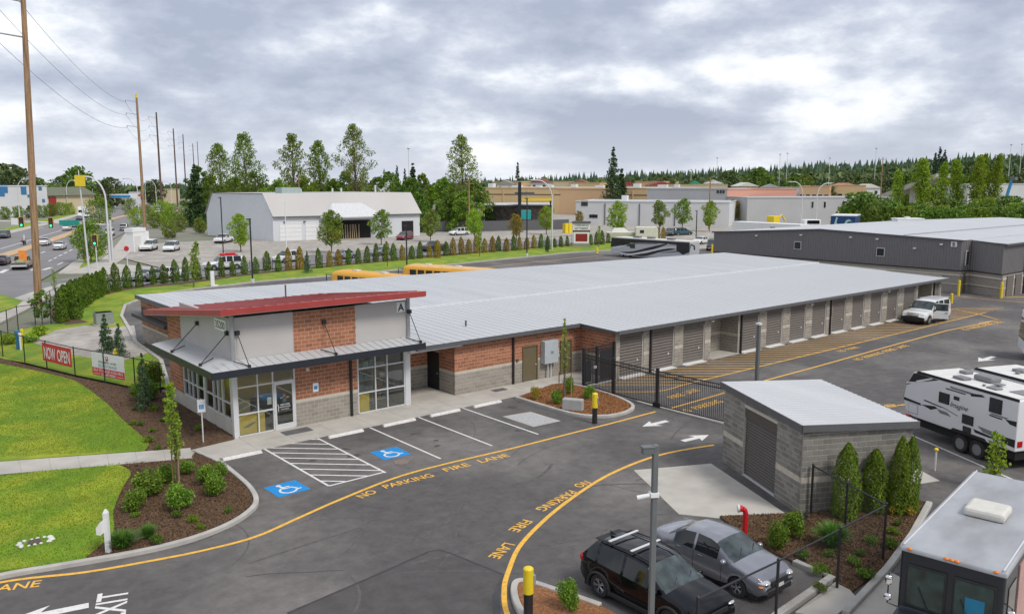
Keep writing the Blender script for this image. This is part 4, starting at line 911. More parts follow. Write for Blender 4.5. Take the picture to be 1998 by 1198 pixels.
hd = MB().box(-.34, -.09, zt-.22, -.06, .09, zt-.06).box(-.36, -.11, zt-.06, -.03, .11, zt-.02).build('lamp_head', m_post, T, bevel=.02)
zc = zt
while PJ(p.x, p.y, zc)[1] < 960: zc -= .02
k = MB().box(-.12, -.1, zc-.1, .1, .1, zc+.02).tube([(-.09, 0, zc-.03), (-.14, 0, zc-.08)], .035, 8).build('camera_mount', m_white, T, bevel=.01)
MB().tube([(-.12, -.02, zc-.05), (-.42, .04, zc-.12)], [.055, .06], 12).build('security_camera', m_white, T, smooth=True)
T.rotation_euler = (0, 0, R(-30))
p = G(1476, 750); h = HT(1476, 750, 632)
T = thing('lamp_post', 'slim grey lamp post behind the small garage roof', 'lamp post', p); MB().box(-.09, -.09, 0, .09, .09, h).build('pole', m_post, T); MB().box(-.16, -.14, h-.06, .14, .14, h+.05).build('lamp_head', m_offw, T)
p = G(1453, 1047); h = HT(1453, 1047, 992)
m_fdc = mat('fire_red', (.55, .012, .02), .4, var=.04)
T = thing('fire_riser', 'red fire department pipe with silver cap at the bed edge', 'fire riser', p)
MB().tube([(0, 0, 0), (0, 0, h-.18), (-.02, .02, h-.06), (-.08, .08, h)], .09, 12).tube([(-.08, .08, h), (-.16, .16, h)], .11, 12).build('pipe', m_fdc, T, smooth=True)
MB().tube([(-.15, .15, h), (-.2, .2, h)], [.14, .13], 14).build('cap', m_alu, T, smooth=True); MB().tube([(0, 0, 0), (0, 0, .06)], .16, 12).build('flange', m_alu, T)
def adasign(label, px, pb, pt, rz):
    p = G(px, pb); h = HT(px, pb, pt); T = thing('sign_post', label, 'sign', p, rz); MB().tube([(0, 0, 0), (0, 0, h)], .03, 8).build('post', m_alu, T)
    s = MB().box(-.17, -.045, h-.62, .17, -.032, h-.02).build('sign_plate', m_white, T); MB().box(-.1, -.05, h-.47, .1, -.046, h-.27).build('symbol_field', m_blu, s)
    w = wheelchair(.17); upright(w, (0, -.052, h-.37), (1, 0)).build('wheelchair_symbol', m_white, s)
adasign('white post with blue accessible parking sign at the corner of the office', 397, 866, 778, R(-20))
# white post bottom left
p = G(212, 1081); h = HT(212, 1081, 993)
T = thing('white_post', 'white wooden post with small hung board at the edge of the lawn', 'post', p, YAW - math.pi/2)
MB().box(-.07, -.07, 0, .07, .07, h-.12).prism([(-.07, -.07), (.07, -.07), (.07, .07), (-.07, .07)], h-.12, h, 0, [(-.02, -.02), (.02, -.02), (.02, .02), (-.02, .02)]).build('post', m_white, T)
MB().extr([(-.07, h*.78), (-.2, h*.66), (-.2, h*.52), (-.07, h*.5)], -.3, .3).build('board', m_white, T)
# drain with stones on the lawn
p = G(68, 1058, .1)
T = thing('lawn_drain', 'slotted drain grate ringed with pale stones in the lawn', 'drain', p)
random.seed(5)
for i in range(15):
    a = i/15*6.28; r = random.uniform(.26, .38); x, y = r*math.cos(a)*1.5, r*math.sin(a)*.9; s = random.uniform(.05, .11)
    st = MB().ball((0, 0, 0), (s, s*.8, s*.5), 6); st.v = [(v[0]*random.uniform(.85, 1.15), v[1]*random.uniform(.85, 1.15), v[2]) for v in st.v]; st.build('stone', m_offw, T, loc=(x, y, .03), rz=a)
MB().tube([(0, 0, -.05), (0, 0, .05)], .2, 16).build('rim', m_dgry, T)
for i in range(6): MB().box(-.17, -.155+i*.055, .05, .17, -.13+i*.055, .07).build('bar', mat('grate', (.13, .1, .08), .8), T)
# utility boxes
p = G(1118, 800, .1)
tag(MB().box(-.55, -.2, 0, .55, .2, .62).build('utility_box', mat('box_grey', (.36, .36, .35), .7, var=.1), loc=p, rz=R(-58), bevel=.05), 'grey rounded utility box in the gate island', 'utility box')
p = G(203, 634); T = thing('transformer', 'green grey pad transformer box on the grass behind the fence', 'transformer', p); h = HT(203, 634, 609)
MB().box(-.8, -.6, 0, .8, .6, .12).build('pad', m_conc, T); MB().box(-.7, -.5, .12, .7, .5, h).box(-.72, -.52, h-.1, .72, .52, h).build('cabinet', mat('transformer', (.24, .27, .25), .6), T, bevel=.03)
for px, pb, pt, m, lb in ((36, 683, 645, mat('post_blue', (.02, .16, .33), .5), 'blue utility marker post behind the banner fence'), (41, 684, 650, m_white, 'thin white utility marker between the blue and yellow posts'), (45, 676, 642, m_ypl, 'yellow utility marker post behind the banner fence')):
    p = G(px, pb); h = HT(px, pb, pt); r = .16 if px == 36 else .09
    tag(MB().tube([(0, 0, 0), (0, 0, h*.88)], r*.8, 10).tube([(0, 0, h*.86), (0, 0, h)], r*1.15, 10).build('marker_post', m, smooth=True, loc=p), lb, 'marker post')
p = G(225, 735) ; tag(MB().tube([(0, 0, 0), (0, 0, .62)], .12, 10).ball((0, 0, .62), (.13, .13, .1), 8).tube([(-.2, 0, .4), (.2, 0, .4)], .06, 8).build('fire_hydrant', m_ypl, smooth=True, loc=G(227, 700)), 'yellow fire hydrant on the grass behind the white banner', 'fire hydrant')
p = G(1824, 918); h = HT(1824, 918, 877); T = thing('water_meter_post', 'thin grey post with yellow cap on the concrete pad by the trailer', 'post', p); MB().tube([(0, 0, 0), (0, 0, h)], .04, 8).build('post', m_alu, T); MB().ball((0, 0, h), (.09, .09, .08), 8).build('cap', m_ypl, T)
p = G(415, 560); h = HT(415, 560, 529); tag(MB().box(-.22, -.12, 0, .22, .12, h).box(.1, -.3, 0, .6, .3, .2).build('white_pillar', m_white, loc=p, bevel=.03), 'white pillar standing on the lawn behind the long roof', 'pillar')
p = G(1563, 1012); tag(MB().ball((0, 0, .08), (.32, .2, .12), 10).build('spot_light', m_blk, smooth=True, loc=p), 'small black ground light at the garage corner', 'ground light')
# ---------------------------------------------------------------- vehicles
def paintm(name, c, rough=.3, metal=.35): return mat(name, c, rough, metal, var=.03, sc=.8, coat=.8)
m_vglass = mat('car_glass', (.012, .015, .016), .05, var=.35, sc=1.5, spec=.55)
m_vglass2 = mat('windscreen', (.045, .06, .06), .05, var=.7, sc=2.2, spec=.75)  # paler mottled base colour stands in for sky reflection and the cabin behind
m_under = mat('underbody', (.012, .012, .012), .9, var=0)
m_clad = mat('black_cladding', (.02, .02, .021), .7, var=.05)
WH = {}
def wheel(T, x, y, r, w, detail, rim=None):
    key = (r, w, detail, rim or m_rim)
    if key not in WH:
        ty = MB().lathe([(r*.62, -w/2), (r*.94, -w/2), (r, -w*.3), (r, w*.3), (r*.94, w/2), (r*.62, w/2)], 24 if detail else 12, axis='y', cap=False).mesh('tyre', m_rub, 45)
        rm = MB().lathe([(r*.63, -w*.42), (r*.60, w*.30), (r*.2, w*.22)], 20 if detail else 12, axis='y').mesh('rim', rim or m_rim, 45) if not detail else None
        if detail:
            mb = MB().lathe([(r*.66, -w*.4), (r*.66, w*.46), (r*.58, w*.48), (r*.56, w*.1)], 24, axis='y', cap=False).lathe([(r*.16, w*.1), (r*.14, w*.42), (r*.05, w*.43)], 10, axis='y')
            for k in range(5):
                for s in (-.16, .16):
                    a = k*1.2566 + s; b = k*1.2566 + s*.5; mb.tube([(r*.1*math.cos(b), w*.36, r*.1*math.sin(b)), (r*.6*math.cos(a), w*.42, r*.6*math.sin(a))], r*.055, 5)
            rm = mb.mesh('rim', rim or m_rim, 40)
            dk = MB().lathe([(r*.6, -w*.2), (r*.6, 0), (.01, 0)], 16, axis='y').mesh('brake_disc', m_under)
            WH[key] = (ty, rm, dk)
        else: WH[key] = (ty, rm, None)
    ty, rm, dk = WH[key]; t = obj('wheel', ty, T, (x, y, r), math.pi if y < 0 else 0); obj('rim', rm, t)
    if dk: obj('brake_disc', dk, t)
    return t
def car(name, label, cat, loc, rz, paint, spec, detail=False, group=None, **kw):
    """body faces +x; spec: L, W, top profile [(x,z)], belt, roofw, windows [(x0,x1)], ws (x0,x1), rw (x0,x1), wheels, r"""
    T = thing(name, label, cat, loc, rz, group); s = spec; L, Wd = s['L'], s['W']/2; r = s['r']; xs = set(); wb = s['wheels']
    top = s['top']; px_ = [p[0] for p in top]; pz = [p[1] for p in top]
    for p in px_: xs.add(p)
    for w in s['win']: xs.update(w)
    R_ = r*1.16
    for wx in wb:
        for k in ((-1, -.92, -.75, -.45, 0, .45, .75, .92, 1) if detail else (-1, -.8, 0, .8, 1)): xs.add(round(wx + R_*k, 3))
    nose = L/2
    for t in ((.0, .03, .1, .22) if detail else (0, .08, .22)): xs.update((nose - t, -nose + t))
    xs = sorted(x for x in xs if -nose <= x <= nose); xs = [x for i, x in enumerate(xs) if i == 0 or x - xs[i-1] > .012]
    def zl(x):
        z = s.get('sill', .26)
        for wx in wb:
            dx = abs(x - wx)
            if dx <= R_*1.001: z = max(z, r*.95 + math.sqrt(max(0, R_*R_ - dx*dx))*.98)
        e = max(0, abs(x) - (nose - .25)) ; return z + e*.45
    def hw(x):
        e = (nose - abs(x)); k = s.get('round', .55); f = 1 - (s.get('taper', .13))*max(0, 1 - e/k)**2.2
        return Wd*f
    B = s['belt']; belt = (lambda x: np.interp(x, [p[0] for p in B], [p[1] for p in B])) if isinstance(B, list) else (lambda x: B)
    rw_ = s['roofw']; secs = []
    for x in xs:
        zt = float(np.interp(x, px_, pz)); z0 = zl(x); w = hw(x); b = min(float(belt(x)), zt - .03); zm = max(z0 + .05, min(.62*b + .05, b - .1)); b = max(b, zm + .03); zt = max(zt, b+.02)
        g = min(1, max(0, (zt - b) / max(.1, max(pz) - b)))      # how much greenhouse
        ue = w*.95*(1-g) + rw_*w*g; 
        secs.append([(x, w*.93, z0), (x, w*.985, z0 + .04), (x, w, zm), (x, w*.965, b), (x, ue*(1.0 if g > .3 else .985), zt - (.05 if g > .3 else .02)), (x, ue*.86, zt - .004), (x, ue*.45, zt + .018), (x, 0, zt + .024)])
    npnt = 8; body = MB(); glass = {}
    def inwin(x0, x1):
        for i, w in enumerate(s['win']):
            if w[0] - .005 <= x0 and x1 <= w[1] + .005: return i
        return None
    for sd in (1, -1):
        for i in range(len(secs)-1):
            x0, x1 = xs[i], xs[i+1]
            for j in range(npnt-1):
                q = [secs[i][j], secs[i+1][j], secs[i+1][j+1], secs[i][j+1]]; q = [(a, b*sd, c) for a, b, c in q]
                if sd > 0: q = q[::-1]
                key = None
                if j == 3:
                    wi = inwin(x0, x1)
                    if wi is not None: key = ('side_window', wi, sd)
                if j in (4, 5, 6):
                    if s['ws'][0]-.005 <= x0 and x1 <= s['ws'][1]+.005 : key = ('windscreen', 0, 0)
                    if s['rw'] and s['rw'][0]-.005 <= x0 and x1 <= s['rw'][1]+.005: key = ('rear_window', 0, 0)
                (glass.setdefault(key, MB()) if key else body).quad(*q)
    for e, fl in ((0, False), (len(secs)-1, True)):
        ring = [(a, b, c) for a, b, c in secs[e]] + [(a, -b, c) for a, b, c in reversed(secs[e][:-1])]
        body.add(ring, [tuple(range(len(ring))) if not fl else tuple(reversed(range(len(ring))))])
    bo = body.build('body', paint, T, smooth=48)
    md = bo.modifiers.new('weld', 'WELD'); md.merge_threshold = .002
    for (nm, wi, sd), g in glass.items():
        if nm == 'side_window' and detail:
            # window frame line
            pass
        g.build(nm, m_vglass2 if nm == 'windscreen' else m_vglass, T, smooth=60)
    MB().box(-nose+.25, -Wd+.08, .16, nose-.25, Wd-.08, .62).build('underbody', m_under, T)  # near-black filler box, its colour makes the wheel arches look shaded
    for wx in wb:
        for sd in (1, -1): wheel(T, wx, sd*(Wd - .11), r, .22, detail, kw.get('rim'))
    zf = s.get('lz', .62); hl = s.get('hl', (.16, .2, .09)); wN = hw(nose-.1)
    for sd in (1, -1):
        MB().ball((nose-.2, sd*(wN-.16), zf), hl, 10).build('headlight', m_lens, T, smooth=True)
        tl = s.get('tl', (.07, .12, .13)); MB().ball((-nose+.1, sd*(hw(-nose+.1)-.1), s.get('tz', .8)), tl, 8).build('tail_light', m_redl, T, smooth=True)
        mx = s['ws'][1] - .28; MB().ball((mx, sd*(Wd+.07), float(belt(mx))+.06), (.09, .11, .08), 8).build('mirror', kw.get('mirror', paint), T, smooth=True)
    if detail:
        gz = zf - .06; MB().box(nose-.03, -.42, gz-.08, nose+.012, .42, gz+.07).build('grille', m_clad, T, bevel=.02)
        MB().box(nose-.04, -.6, .26, nose+.014, .6, .42).build('lower_grille', m_clad, T, bevel=.02)
        MB().box(nose+.012, -.17, .44, nose+.03, .17, .54).build('number_plate', m_white, T); MB().box(-nose-.03, -.17, .62, -nose+.03, .17, .74).build('number_plate', m_white, T)
        w0, w1 = s['ws']; zb = float(np.interp(w1, px_, pz))
        for sd in (-.5, .12): MB().tube([(w1-.05, sd+.05, zb+.035), (w1-.24, sd+.42, zb+.16)], .012, 5).build('wiper', m_blk, T)
        for (a, b_) in s['win'][:2]:
            for sd in (1, -1): MB().box(a+.12, sd*(Wd*.985)-.012, float(belt(a))-.12, a+.3, sd*(Wd*.985)+.012, float(belt(a))-.085).build('door_handle', paint, T, bevel=.01)
        for xx in s.get('seams', ()):
            for sd in (1, -1):
                MB().tube([(xx, sd*Wd*.998, .34), (xx, sd*Wd*1.0, .62), (xx, sd*Wd*.968, float(belt(xx)))], .006, 4).build('door_seam', m_under, T)
    if kw.get('clad'):
        for wx in wb:
            for sd in (1, -1):
                pts = [(wx + R_*1.06*math.cos(a), sd*(Wd+.0), r*.95 + R_*1.03*math.sin(a)) for a in np.linspace(-.25, math.pi+.25, 13)]; MB().tube(pts, .05, 6).build('arch_trim', m_clad, T, smooth=True)
        for sd in (1, -1): MB().box(wb[0]+R_, sd*Wd*.985-.03, .22, wb[1]-R_, sd*Wd*.985+.03, .36).build('sill_trim', m_clad, T, bevel=.02)
        MB().box(-nose-.01, -Wd*.8, .3, -nose+.1, Wd*.8, .56).build('rear_bumper', m_clad, T, bevel=.04)
    if kw.get('rails'):
        for sd in (1, -1):
            y = sd*rw_*Wd*.86; MB().tube([(-1.6, y, 1.50), (-1.45, y, 1.6), (-.2, y, 1.655), (.35, y, 1.60), (.45, y, 1.54)], .022, 6).build('roof_rail', m_clad, T, smooth=True)
        for x in (-1.2, -.35):
            MB().box(x-.04, -rw_*Wd*.9, 1.66, x+.04, rw_*Wd*.9, 1.695).build('cross_bar', m_alu, T, bevel=.01)
        MB().add([(-1.72, -.02, 1.56), (-1.72, .02, 1.56), (-1.45, 0, 1.6), (-1.75, 0, 1.68)], [(0, 1, 3), (1, 2, 3), (2, 0, 3)]).build('antenna', m_clad, T)
        MB().box(-1.86, -.5, 1.515, -1.62, .5, 1.55).build('spoiler', m_clad, T, bevel=.01)
    return T
SUV = dict(L=4.46, W=1.8, r=.35, sill=.30, wheels=(-1.32, 1.33), belt=[(-2.2, 1.06), (-1.2, 1.02), (1, .95), (2.2, .86)], roofw=.76, lz=.74, tz=.93, tl=(.12, .13, .14), taper=.16, hl=(.2, .2, .055),
    top=[(-2.23, .80), (-2.2, 1.0), (-2.05, 1.16), (-1.72, 1.52), (-1.4, 1.56), (-.6, 1.58), (.15, 1.545), (.36, 1.50), (1.12, 1.05), (1.35, 1.01), (1.95, .90), (2.15, .80), (2.23, .62)],
    win=[(-1.9, -1.52), (-1.42, -.52), (-.42, .5)], ws=(.36, 1.12), rw=(-2.05, -1.72), seams=(-.47, .72, -1.35))
SED = dict(L=4.32, W=1.71, r=.30, sill=.24, wheels=(-1.22, 1.28), belt=[(-2.1, .96), (1, .90), (2.1, .80)], roofw=.74, lz=.66, tz=.82, tl=(.1, .16, .1), taper=.2, hl=(.24, .2, .07), round=.75,
    top=[(-2.16, .66), (-2.1, .93), (-1.9, 1.04), (-1.5, 1.07), (-1.35, 1.1), (-.78, 1.40), (-.3, 1.45), (.2, 1.43), (.42, 1.37), (1.12, .99), (1.35, .95), (1.9, .83), (2.08, .70), (2.16, .52)],
    win=[(-1.1, -.36), (-.28, .55)], ws=(.42, 1.12), rw=(-1.35, -.78), seams=(-.32, .72, -1.0))
VAN = dict(L=5.2, W=2.0, r=.38, sill=.38, wheels=(-1.55, 1.6), belt=1.12, roofw=.86, lz=.9, tz=1.1, tl=(.06, .1, .3), taper=.08, hl=(.1, .22, .1),
    top=[(-2.6, 1.1), (-2.57, 1.35), (-2.4, 1.86), (-2.2, 1.93), (0, 1.94), (.35, 1.9), (.55, 1.83), (1.2, 1.2), (1.4, 1.15), (2.3, 1.08), (2.52, 1.0), (2.6, .7)],
    win=[(-2.2, -1.15), (-1.05, -.2), (-.1, .75)], ws=(.55, 1.2), rw=(-2.57, -2.4), seams=(-.15, .9))
MVAN = dict(L=4.9, W=1.9, r=.33, sill=.3, wheels=(-1.45, 1.5), belt=1.0, roofw=.8, lz=.7, tz=1.0, taper=.14, hl=(.15, .22, .1),
    top=[(-2.45, .9), (-2.4, 1.2), (-2.15, 1.65), (-1.9, 1.72), (0, 1.74), (.5, 1.68), (1.5, 1.05), (2.2, .88), (2.4, .75), (2.45, .55)], win=[(-1.95, -1.0), (-.9, .0), (.1, .85)], ws=(.5, 1.5), rw=(-2.4, -2.15))
PICK = dict(L=5.4, W=1.95, r=.38, sill=.4, wheels=(-1.65, 1.65), belt=1.1, roofw=.8, lz=.9, tz=1.0, tl=(.06, .1, .2), taper=.06, hl=(.1, .2, .1),
    top=[(-2.7, 1.02), (-2.66, 1.1), (-.75, 1.12), (-.7, 1.2), (-.55, 1.78), (.3, 1.82), (.5, 1.75), (1.15, 1.18), (2.4, 1.08), (2.65, .95), (2.7, .7)], win=[(-.45, .12), (.2, .62)], ws=(.5, 1.15), rw=(-.7, -.55))
p_blk = mat('black_paint', (.004, .004, .006), .1, 0, var=0, spec=.3, coat=.15); p_gry = paintm('grey_paint', (.27, .275, .305), .28, .5)
p_wht = paintm('white_car_paint', (.70, .70, .69), .35, 0); p_slv = paintm('silver_paint', (.42, .43, .44), .3, .5); p_teal = paintm('teal_paint', (.03, .10, .13), .3, .3); p_red = paintm('red_car_paint', (.22, .012, .02), .35, .2)
p_dk = paintm('dark_paint', (.03, .032, .04), .3, .3); p_tan = paintm('tan_paint', (.30, .27, .22), .4, .2)
car('parked_car', 'black crossover car with silver roof bars parked beside the grey sedan', 'car', (17.52, 14.87, 0), R(-90), p_blk, SUV, True, clad=True, rails=True)
t_ = car('parked_car', 'grey four door sedan parked by the planted bed', 'car', (20.55, 14.9, 0), R(-90), p_gry, SED, True)
for sd in (1, -1): MB().ball((2.02, sd*.6, .57), (.1, .22, .045), 8).build('indicator', m_orl, t_, smooth=True)
# white van with its door open
V = car('white_van', 'white passenger van with its front door open by the storage doors', 'van', (73.7, 32.75, 0), R(180), p_wht, VAN, True, mirror=m_clad)
MB().box(2.5, -.98, .38, 2.66, .98, .68).build('front_bumper', m_clad, V, bevel=.05); MB().box(2.5, -.5, .78, 2.63, .5, 1.02).build('grille_frame', m_chr, V, bevel=.02)
hz = Vector((.95, 1.0)); dv = Vector((-.45, .9)).normalized(); e = hz + dv*1.15
D = MB().obox(hz, e, .07, .48, 1.15).obox(hz + dv*.05, hz + dv*.12, .05, 1.15, 1.5).obox(e - dv*.08, e, .05, 1.15, 1.75).obox(hz + dv*.05, e, .05, 1.74, 1.8).build('open_door', p_wht, V, bevel=.02)
MB().obox(hz + dv*.1, e - dv*.08, .02, 1.15, 1.74).build('door_window', m_vglass2, D); MB().obox(e - dv*.3 + Vector((.05, .04)), e - dv*.12 + Vector((.05, .04)), .03, .98, 1.03).build('handle', m_clad, D)
MB().box(-2.4, -.75, 1.95, -.1, .75, 2.0).build('roof_top', p_wht, V, bevel=.03)
# ------ travel trailers
m_tr = mat('trailer_white', (.70, .70, .70), .4, var=.03, sc=.7); m_trg = mat('trailer_grey', (.20, .20, .205), .5, var=.05); m_trb = mat('trailer_black', (.02, .021, .022), .35, var=.05)
def trailer(label, a, rz, L, Wd, Ht, decor):
    """a: near-left roof corner foot on the ground; local +x runs along the near side away from it"""
    T = thing('travel_trailer', label, 'trailer', (a[0], a[1], 0), rz)
    z0 = .9
    pr = [(.0, 1.65), (.14, 2.35), (.5, 3.02), (.8, Ht), (L-.05, Ht), (L, Ht-.08), (L, z0), (.6, z0), (.22, 1.05)]
    b = MB().extr(pr, 0, Wd).build('body', m_tr, T, bevel=.05)
    MB().extr([(.87, Ht+.001), (L-.06, Ht+.001), (L-.06, Ht+.03), (.87, Ht+.03)], .05, Wd-.05).build('roof_membrane', mat('rubber_roof', (.66, .65, .62), .8, var=.06), T)
    for y in (-.012, Wd-.03): MB().extr([(.7, Ht-.09), (L, Ht-.09), (L+.01, Ht+.02), (.85, Ht+.04)], y, y+.04).build('roof_edge', m_trb, T)
    sd = lambda nm, pts, m, o=.006, par=None: MB().extr(pts, -o, -o+.004).build(nm, m, par or T)
    if decor:
        sd('front_graphic', [(.17, 2.35), (.55, 3.0), (.83, Ht-.1), (1.25, Ht-.1), (2.1, Ht-.12), (1.3, 2.75), (.75, 2.6)], m_trb)
        sd('stripe', [(.7, 2.66), (1.63, 3.0), (1.78, 2.98), (.85, 2.6)], m_tr, .011); sd('stripe', [(.15, 2.5), (.8, 2.62), (.82, 2.54), (.14, 2.42)], m_tr, .011)
        for q in ([(.02, 1.72), (1.1, 1.66), (1.15, 1.56), (.05, 1.58)], [(1.3, 1.9), (2.39, 1.82), (2.4, 1.77), (1.3, 1.84)], [(1.14, 1.62), (1.95, 1.74), (2.15, 1.68), (1.75, 1.52)]): sd('stripe', q, m_trb)
        for q in ([(2.1, 1.66), (2.7, 1.64), (2.95, 1.5), (2.3, 1.5)], [(2.4, 1.84), (3.3, 1.66), (3.3, 1.62), (2.4, 1.79)]): sd('stripe', q, m_trg)
        for q in ([(2.51, 2.75), (3.66, 2.74), (3.62, 2.69), (2.55, 2.69)], [(3.85, 2.82), (4.5, 2.9), (4.68, 2.82), (3.95, 2.7)]): sd('stripe', q, m_trb)
        sd('stripe', [(2.75, 2.88), (4.04, 2.86), (3.9, 2.77), (2.8, 2.79)], m_trg)
        for q in ([(4.93, 2.16), (5.6, 2.14), (5.62, 2.08), (4.97, 2.1)], [(5.75, 2.16), (L-.03, 2.2), (L-.03, 1.98), (6.0, 2.0)], [(4.2, 1.3), (5.26, 1.22), (5.2, 1.14), (4.3, 1.16)], [(5.3, 1.4), (L-.03, 1.42), (L-.03, 1.08), (5.8, 1.12)]): sd('stripe', q, m_trb)
        for q in ([(5.0, 2.24), (5.9, 2.24), (5.8, 2.17), (5.05, 2.18)], [(4.4, 1.5), (5.4, 1.45), (5.2, 1.26), (4.7, 1.3)]): sd('stripe', q, m_trg)
        t = text_mb('Imagine', .24, 1, .0); k = .95/width(t); t.v = [(v[0]*k + v[1]*.35, v[1], 0) for v in t.v]; t.v = [(2.85+v[0], -.013, 1.97+v[1]) for v in t.v]; t.build('lettering', m_trb, T)
        for x0, x1, za, zb in ((2.17, 2.79, 2.0, 2.5), (3.02, 3.33, 2.33, 2.5), (4.92, 5.56, 2.28, 2.92), (3.56, 4.18, 1.4, 1.82), (3.64, 4.09, 1.02, 1.3)):
            w = MB().box(x0, -.03, za, x1, .01, zb).build('window', m_trb, T, bevel=.02); MB().box(x0+.05, -.036, za+.05, x1-.05, -.0305, zb-.05).build('pane', m_wglass, w)
        MB().box(.4, -.012, 1.08, .95, .0, 1.5).build('locker_door', m_tr, T, bevel=.01); MB().extr([(.385, 1.065), (.965, 1.065), (.965, 1.515), (.385, 1.515)], -.006, -.001).build('locker_seam', m_trb, T)
        for x, y, sx, sy, h in ((1.9, 1.75, .22, .22, .14), (2.75, .65, .32, .24, .13), (4.1, .5, .06, .06, .1), (4.6, .55, .28, .2, .07)): MB().box(x-sx, y-sy, Ht+.03, x+sx, y+sy, Ht+.03+h).build('roof_vent', m_trg, T, bevel=.04)
        MB().box(2.9, 1.1, Ht+.03, 3.9, 1.75, Ht+.3).build('air_conditioner', m_trg, T, bevel=.1); MB().box(5.2, .7, Ht+.03, 6.0, 1.5, Ht+.06).build('roof_hatch', m_trg, T)
        MB().box(4.1, .95, Ht+.1, 4.5, 1.3, Ht+.14).tube([(4.3, 1.1, Ht+.03), (4.3, 1.1, Ht+.1)], .04, 6).build('aerial', m_trg, T)
        MB().box(L-.02, .1, 1.1, L+.03, .35, 1.35).build('tail_light', m_redl, T); MB().box(L-.02, Wd-.35, 1.1, L+.03, Wd-.1, 1.35).build('tail_light', m_redl, T)
        MB().tube([(.7, .5, .5), (-.6, Wd/2, .5), (.7, Wd-.5, .5)], .06, 6).build('hitch', m_under, T); MB().box(.15, .05, .66, .4, .3, .9).build('gas_bottle_cover', m_fdc, T)
        for x in (3.5, 4.42):
            for y in (.14, Wd-.14): wheel(T, x, y, .42, .24, False, m_trg)
        MB().extr([(2.95, .9), (3.1, 1.04), (4.82, 1.04), (4.97, .9)], -.02, .02).build('wheel_arch', m_trb, T)
        MB().box(.8, .15, .5, L-.1, Wd-.15, .9).build('chassis', m_under, T)
    else:
        for x in (2.2, 5.0): MB().box(x-.3, 1.0, Ht+.03, x+.3, 1.5, Ht+.16).build('roof_vent', m_trg, T, bevel=.04)
        MB().tube([(2.5, .7, Ht+.03), (2.5, .7, Ht+.15)], .1, 8).build('aerial', m_trg, T)
        for x in (L*.5, L*.5+.86):
            for y in (.14, Wd-.14): wheel(T, x, y, .36, .22, False, m_trg)
        MB().box(.8, .15, .5, L-.1, Wd-.15, .9).build('chassis', m_under, T)
    return T
pa, pb = G(1791, 725, 3.12).xy, G(1989, 781, 3.12).xy; dT = (pb-pa); rzT = math.atan2(dT.y, dT.x)
sT = pa - dT.normalized()*.8
trailer('white travel trailer with black stripes and grey roof unit parked in a bay', sT, rzT, dT.length + .8, 2.45, 3.12, True)
q = G(1903, 718, 3.2).xy - dT.normalized()*.8; trailer('plain white trailer parked just beyond the black striped trailer', q, rzT, 9.5, 2.5, 3.2, False)
q = G(1993, 705).xy
T = thing('motorhome', 'white motorhome front with dark windscreen cut by the right edge', 'motorhome', (q.x+.2, q.y, 0), R(-62))
MB().extr([(0, .5), (0, 1.2), (.12, 3.2), (.5, 3.4), (8, 3.4), (8, .5)], 0, 2.4).build('body', m_tr, T, bevel=.08); MB().extr([(-.02, 1.35), (.08, 2.75), (.12, 2.75), (.02, 1.35)], .12, 2.28).build('windscreen', m_vglass2, T)
MB().extr([(.4, 1.4), (.5, 2.7), (1.6, 2.7), (1.6, 1.4)], -.02, .01).build('side_window', m_vglass, T); MB().box(.6, -.02, .5, 8, .0, .9).build('stripe', m_trb, T)
for x in (1.4, 6): wheel(T, x, .15, .42, .25, False); wheel(T, x, 2.25, .42, .25, False)
# ------ step van bottom right
RT = R(9); ax = Vector((math.cos(RT), math.sin(RT))); T = thing('step_van', 'dark step van with flat grey roof and white roof vent parked at the bottom right', 'van', (20.35, 8.02, 0), RT)
m_tk = mat('truck_dark', (.016, .019, .025), .35, var=.1, sc=2); m_tkr = mat('truck_roof', (.37, .38, .40), .55, var=.12, sc=1.3, col2=(.29, .29, .30), c2sc=.8, stretch=(.5, 1, 1))
LT, WT, HTK = 7.2, 2.32, 3.02
MB().extr([(-.55, .6), (-.6, 1.35), (-.02, 1.42), (.0, HTK-.02), (LT, HTK-.02), (LT, .5), (0, .5)], -WT/2, WT/2).build('body', m_tk, T, bevel=.06)
MB().extr([(-.04, HTK-.12), (-.02, HTK+.0), (.12, HTK+.05), (LT-.1, HTK+.05), (LT+.03, HTK), (LT+.03, HTK-.12)], -WT/2-.03, WT/2+.03).build('roof', m_tkr, T, bevel=.04)
for y in (-WT/2+.06, WT/2-.06): MB().box(.0, y-.02, HTK+.05, LT, y+.02, HTK+.07).build('roof_rail', m_alu, T, bevel=.01)
MB().box(3.0, -.5, HTK+.05, 4.0, .5, HTK+.3).build('roof_vent', mat('vent_cream', (.60, .58, .52), .6, var=.08), T, bevel=.09)
for y in (-.95, -.12, 0, .12, .95): MB().ball((-.02, y, HTK-.02), (.05, .06, .04), 8).build('marker_light', m_orl, T, smooth=True)
for y0, y1 in ((-1.0, -.07), (.07, 1.0)): 
    f = MB().box(-.05, y0, 1.52, -.005, y1, 2.62).build('windscreen_frame', m_rub, T, bevel=.02); MB().quad((-.055, y0+.05, 1.57), (-.055, y0+.05, 2.57), (-.055, y1-.05, 2.57), (-.055, y1-.05, 1.57)).build('windscreen', mat('truck_glass%d' % (y0 > 0), (.016, .036, .031), .06, var=.7, sc=2.5, spec=.5), f)
MB().box(-.052, -.75, 1.65, -.049, -.35, 2.1) ; MB().box(-.061, -.78, 1.72, -.057, -.36, 2.2).build('sun_card', mat('sun_card', (.01, .17, .30), .6), T)
for y in (-.5, .45): MB().tube([(-.09, y, 1.55), (-.1, y+.25, 2.1)], .014, 5).build('wiper', m_blk, T)
MB().box(-.62, -.8, .75, -.57, .8, 1.2).build('grille', m_alu, T)
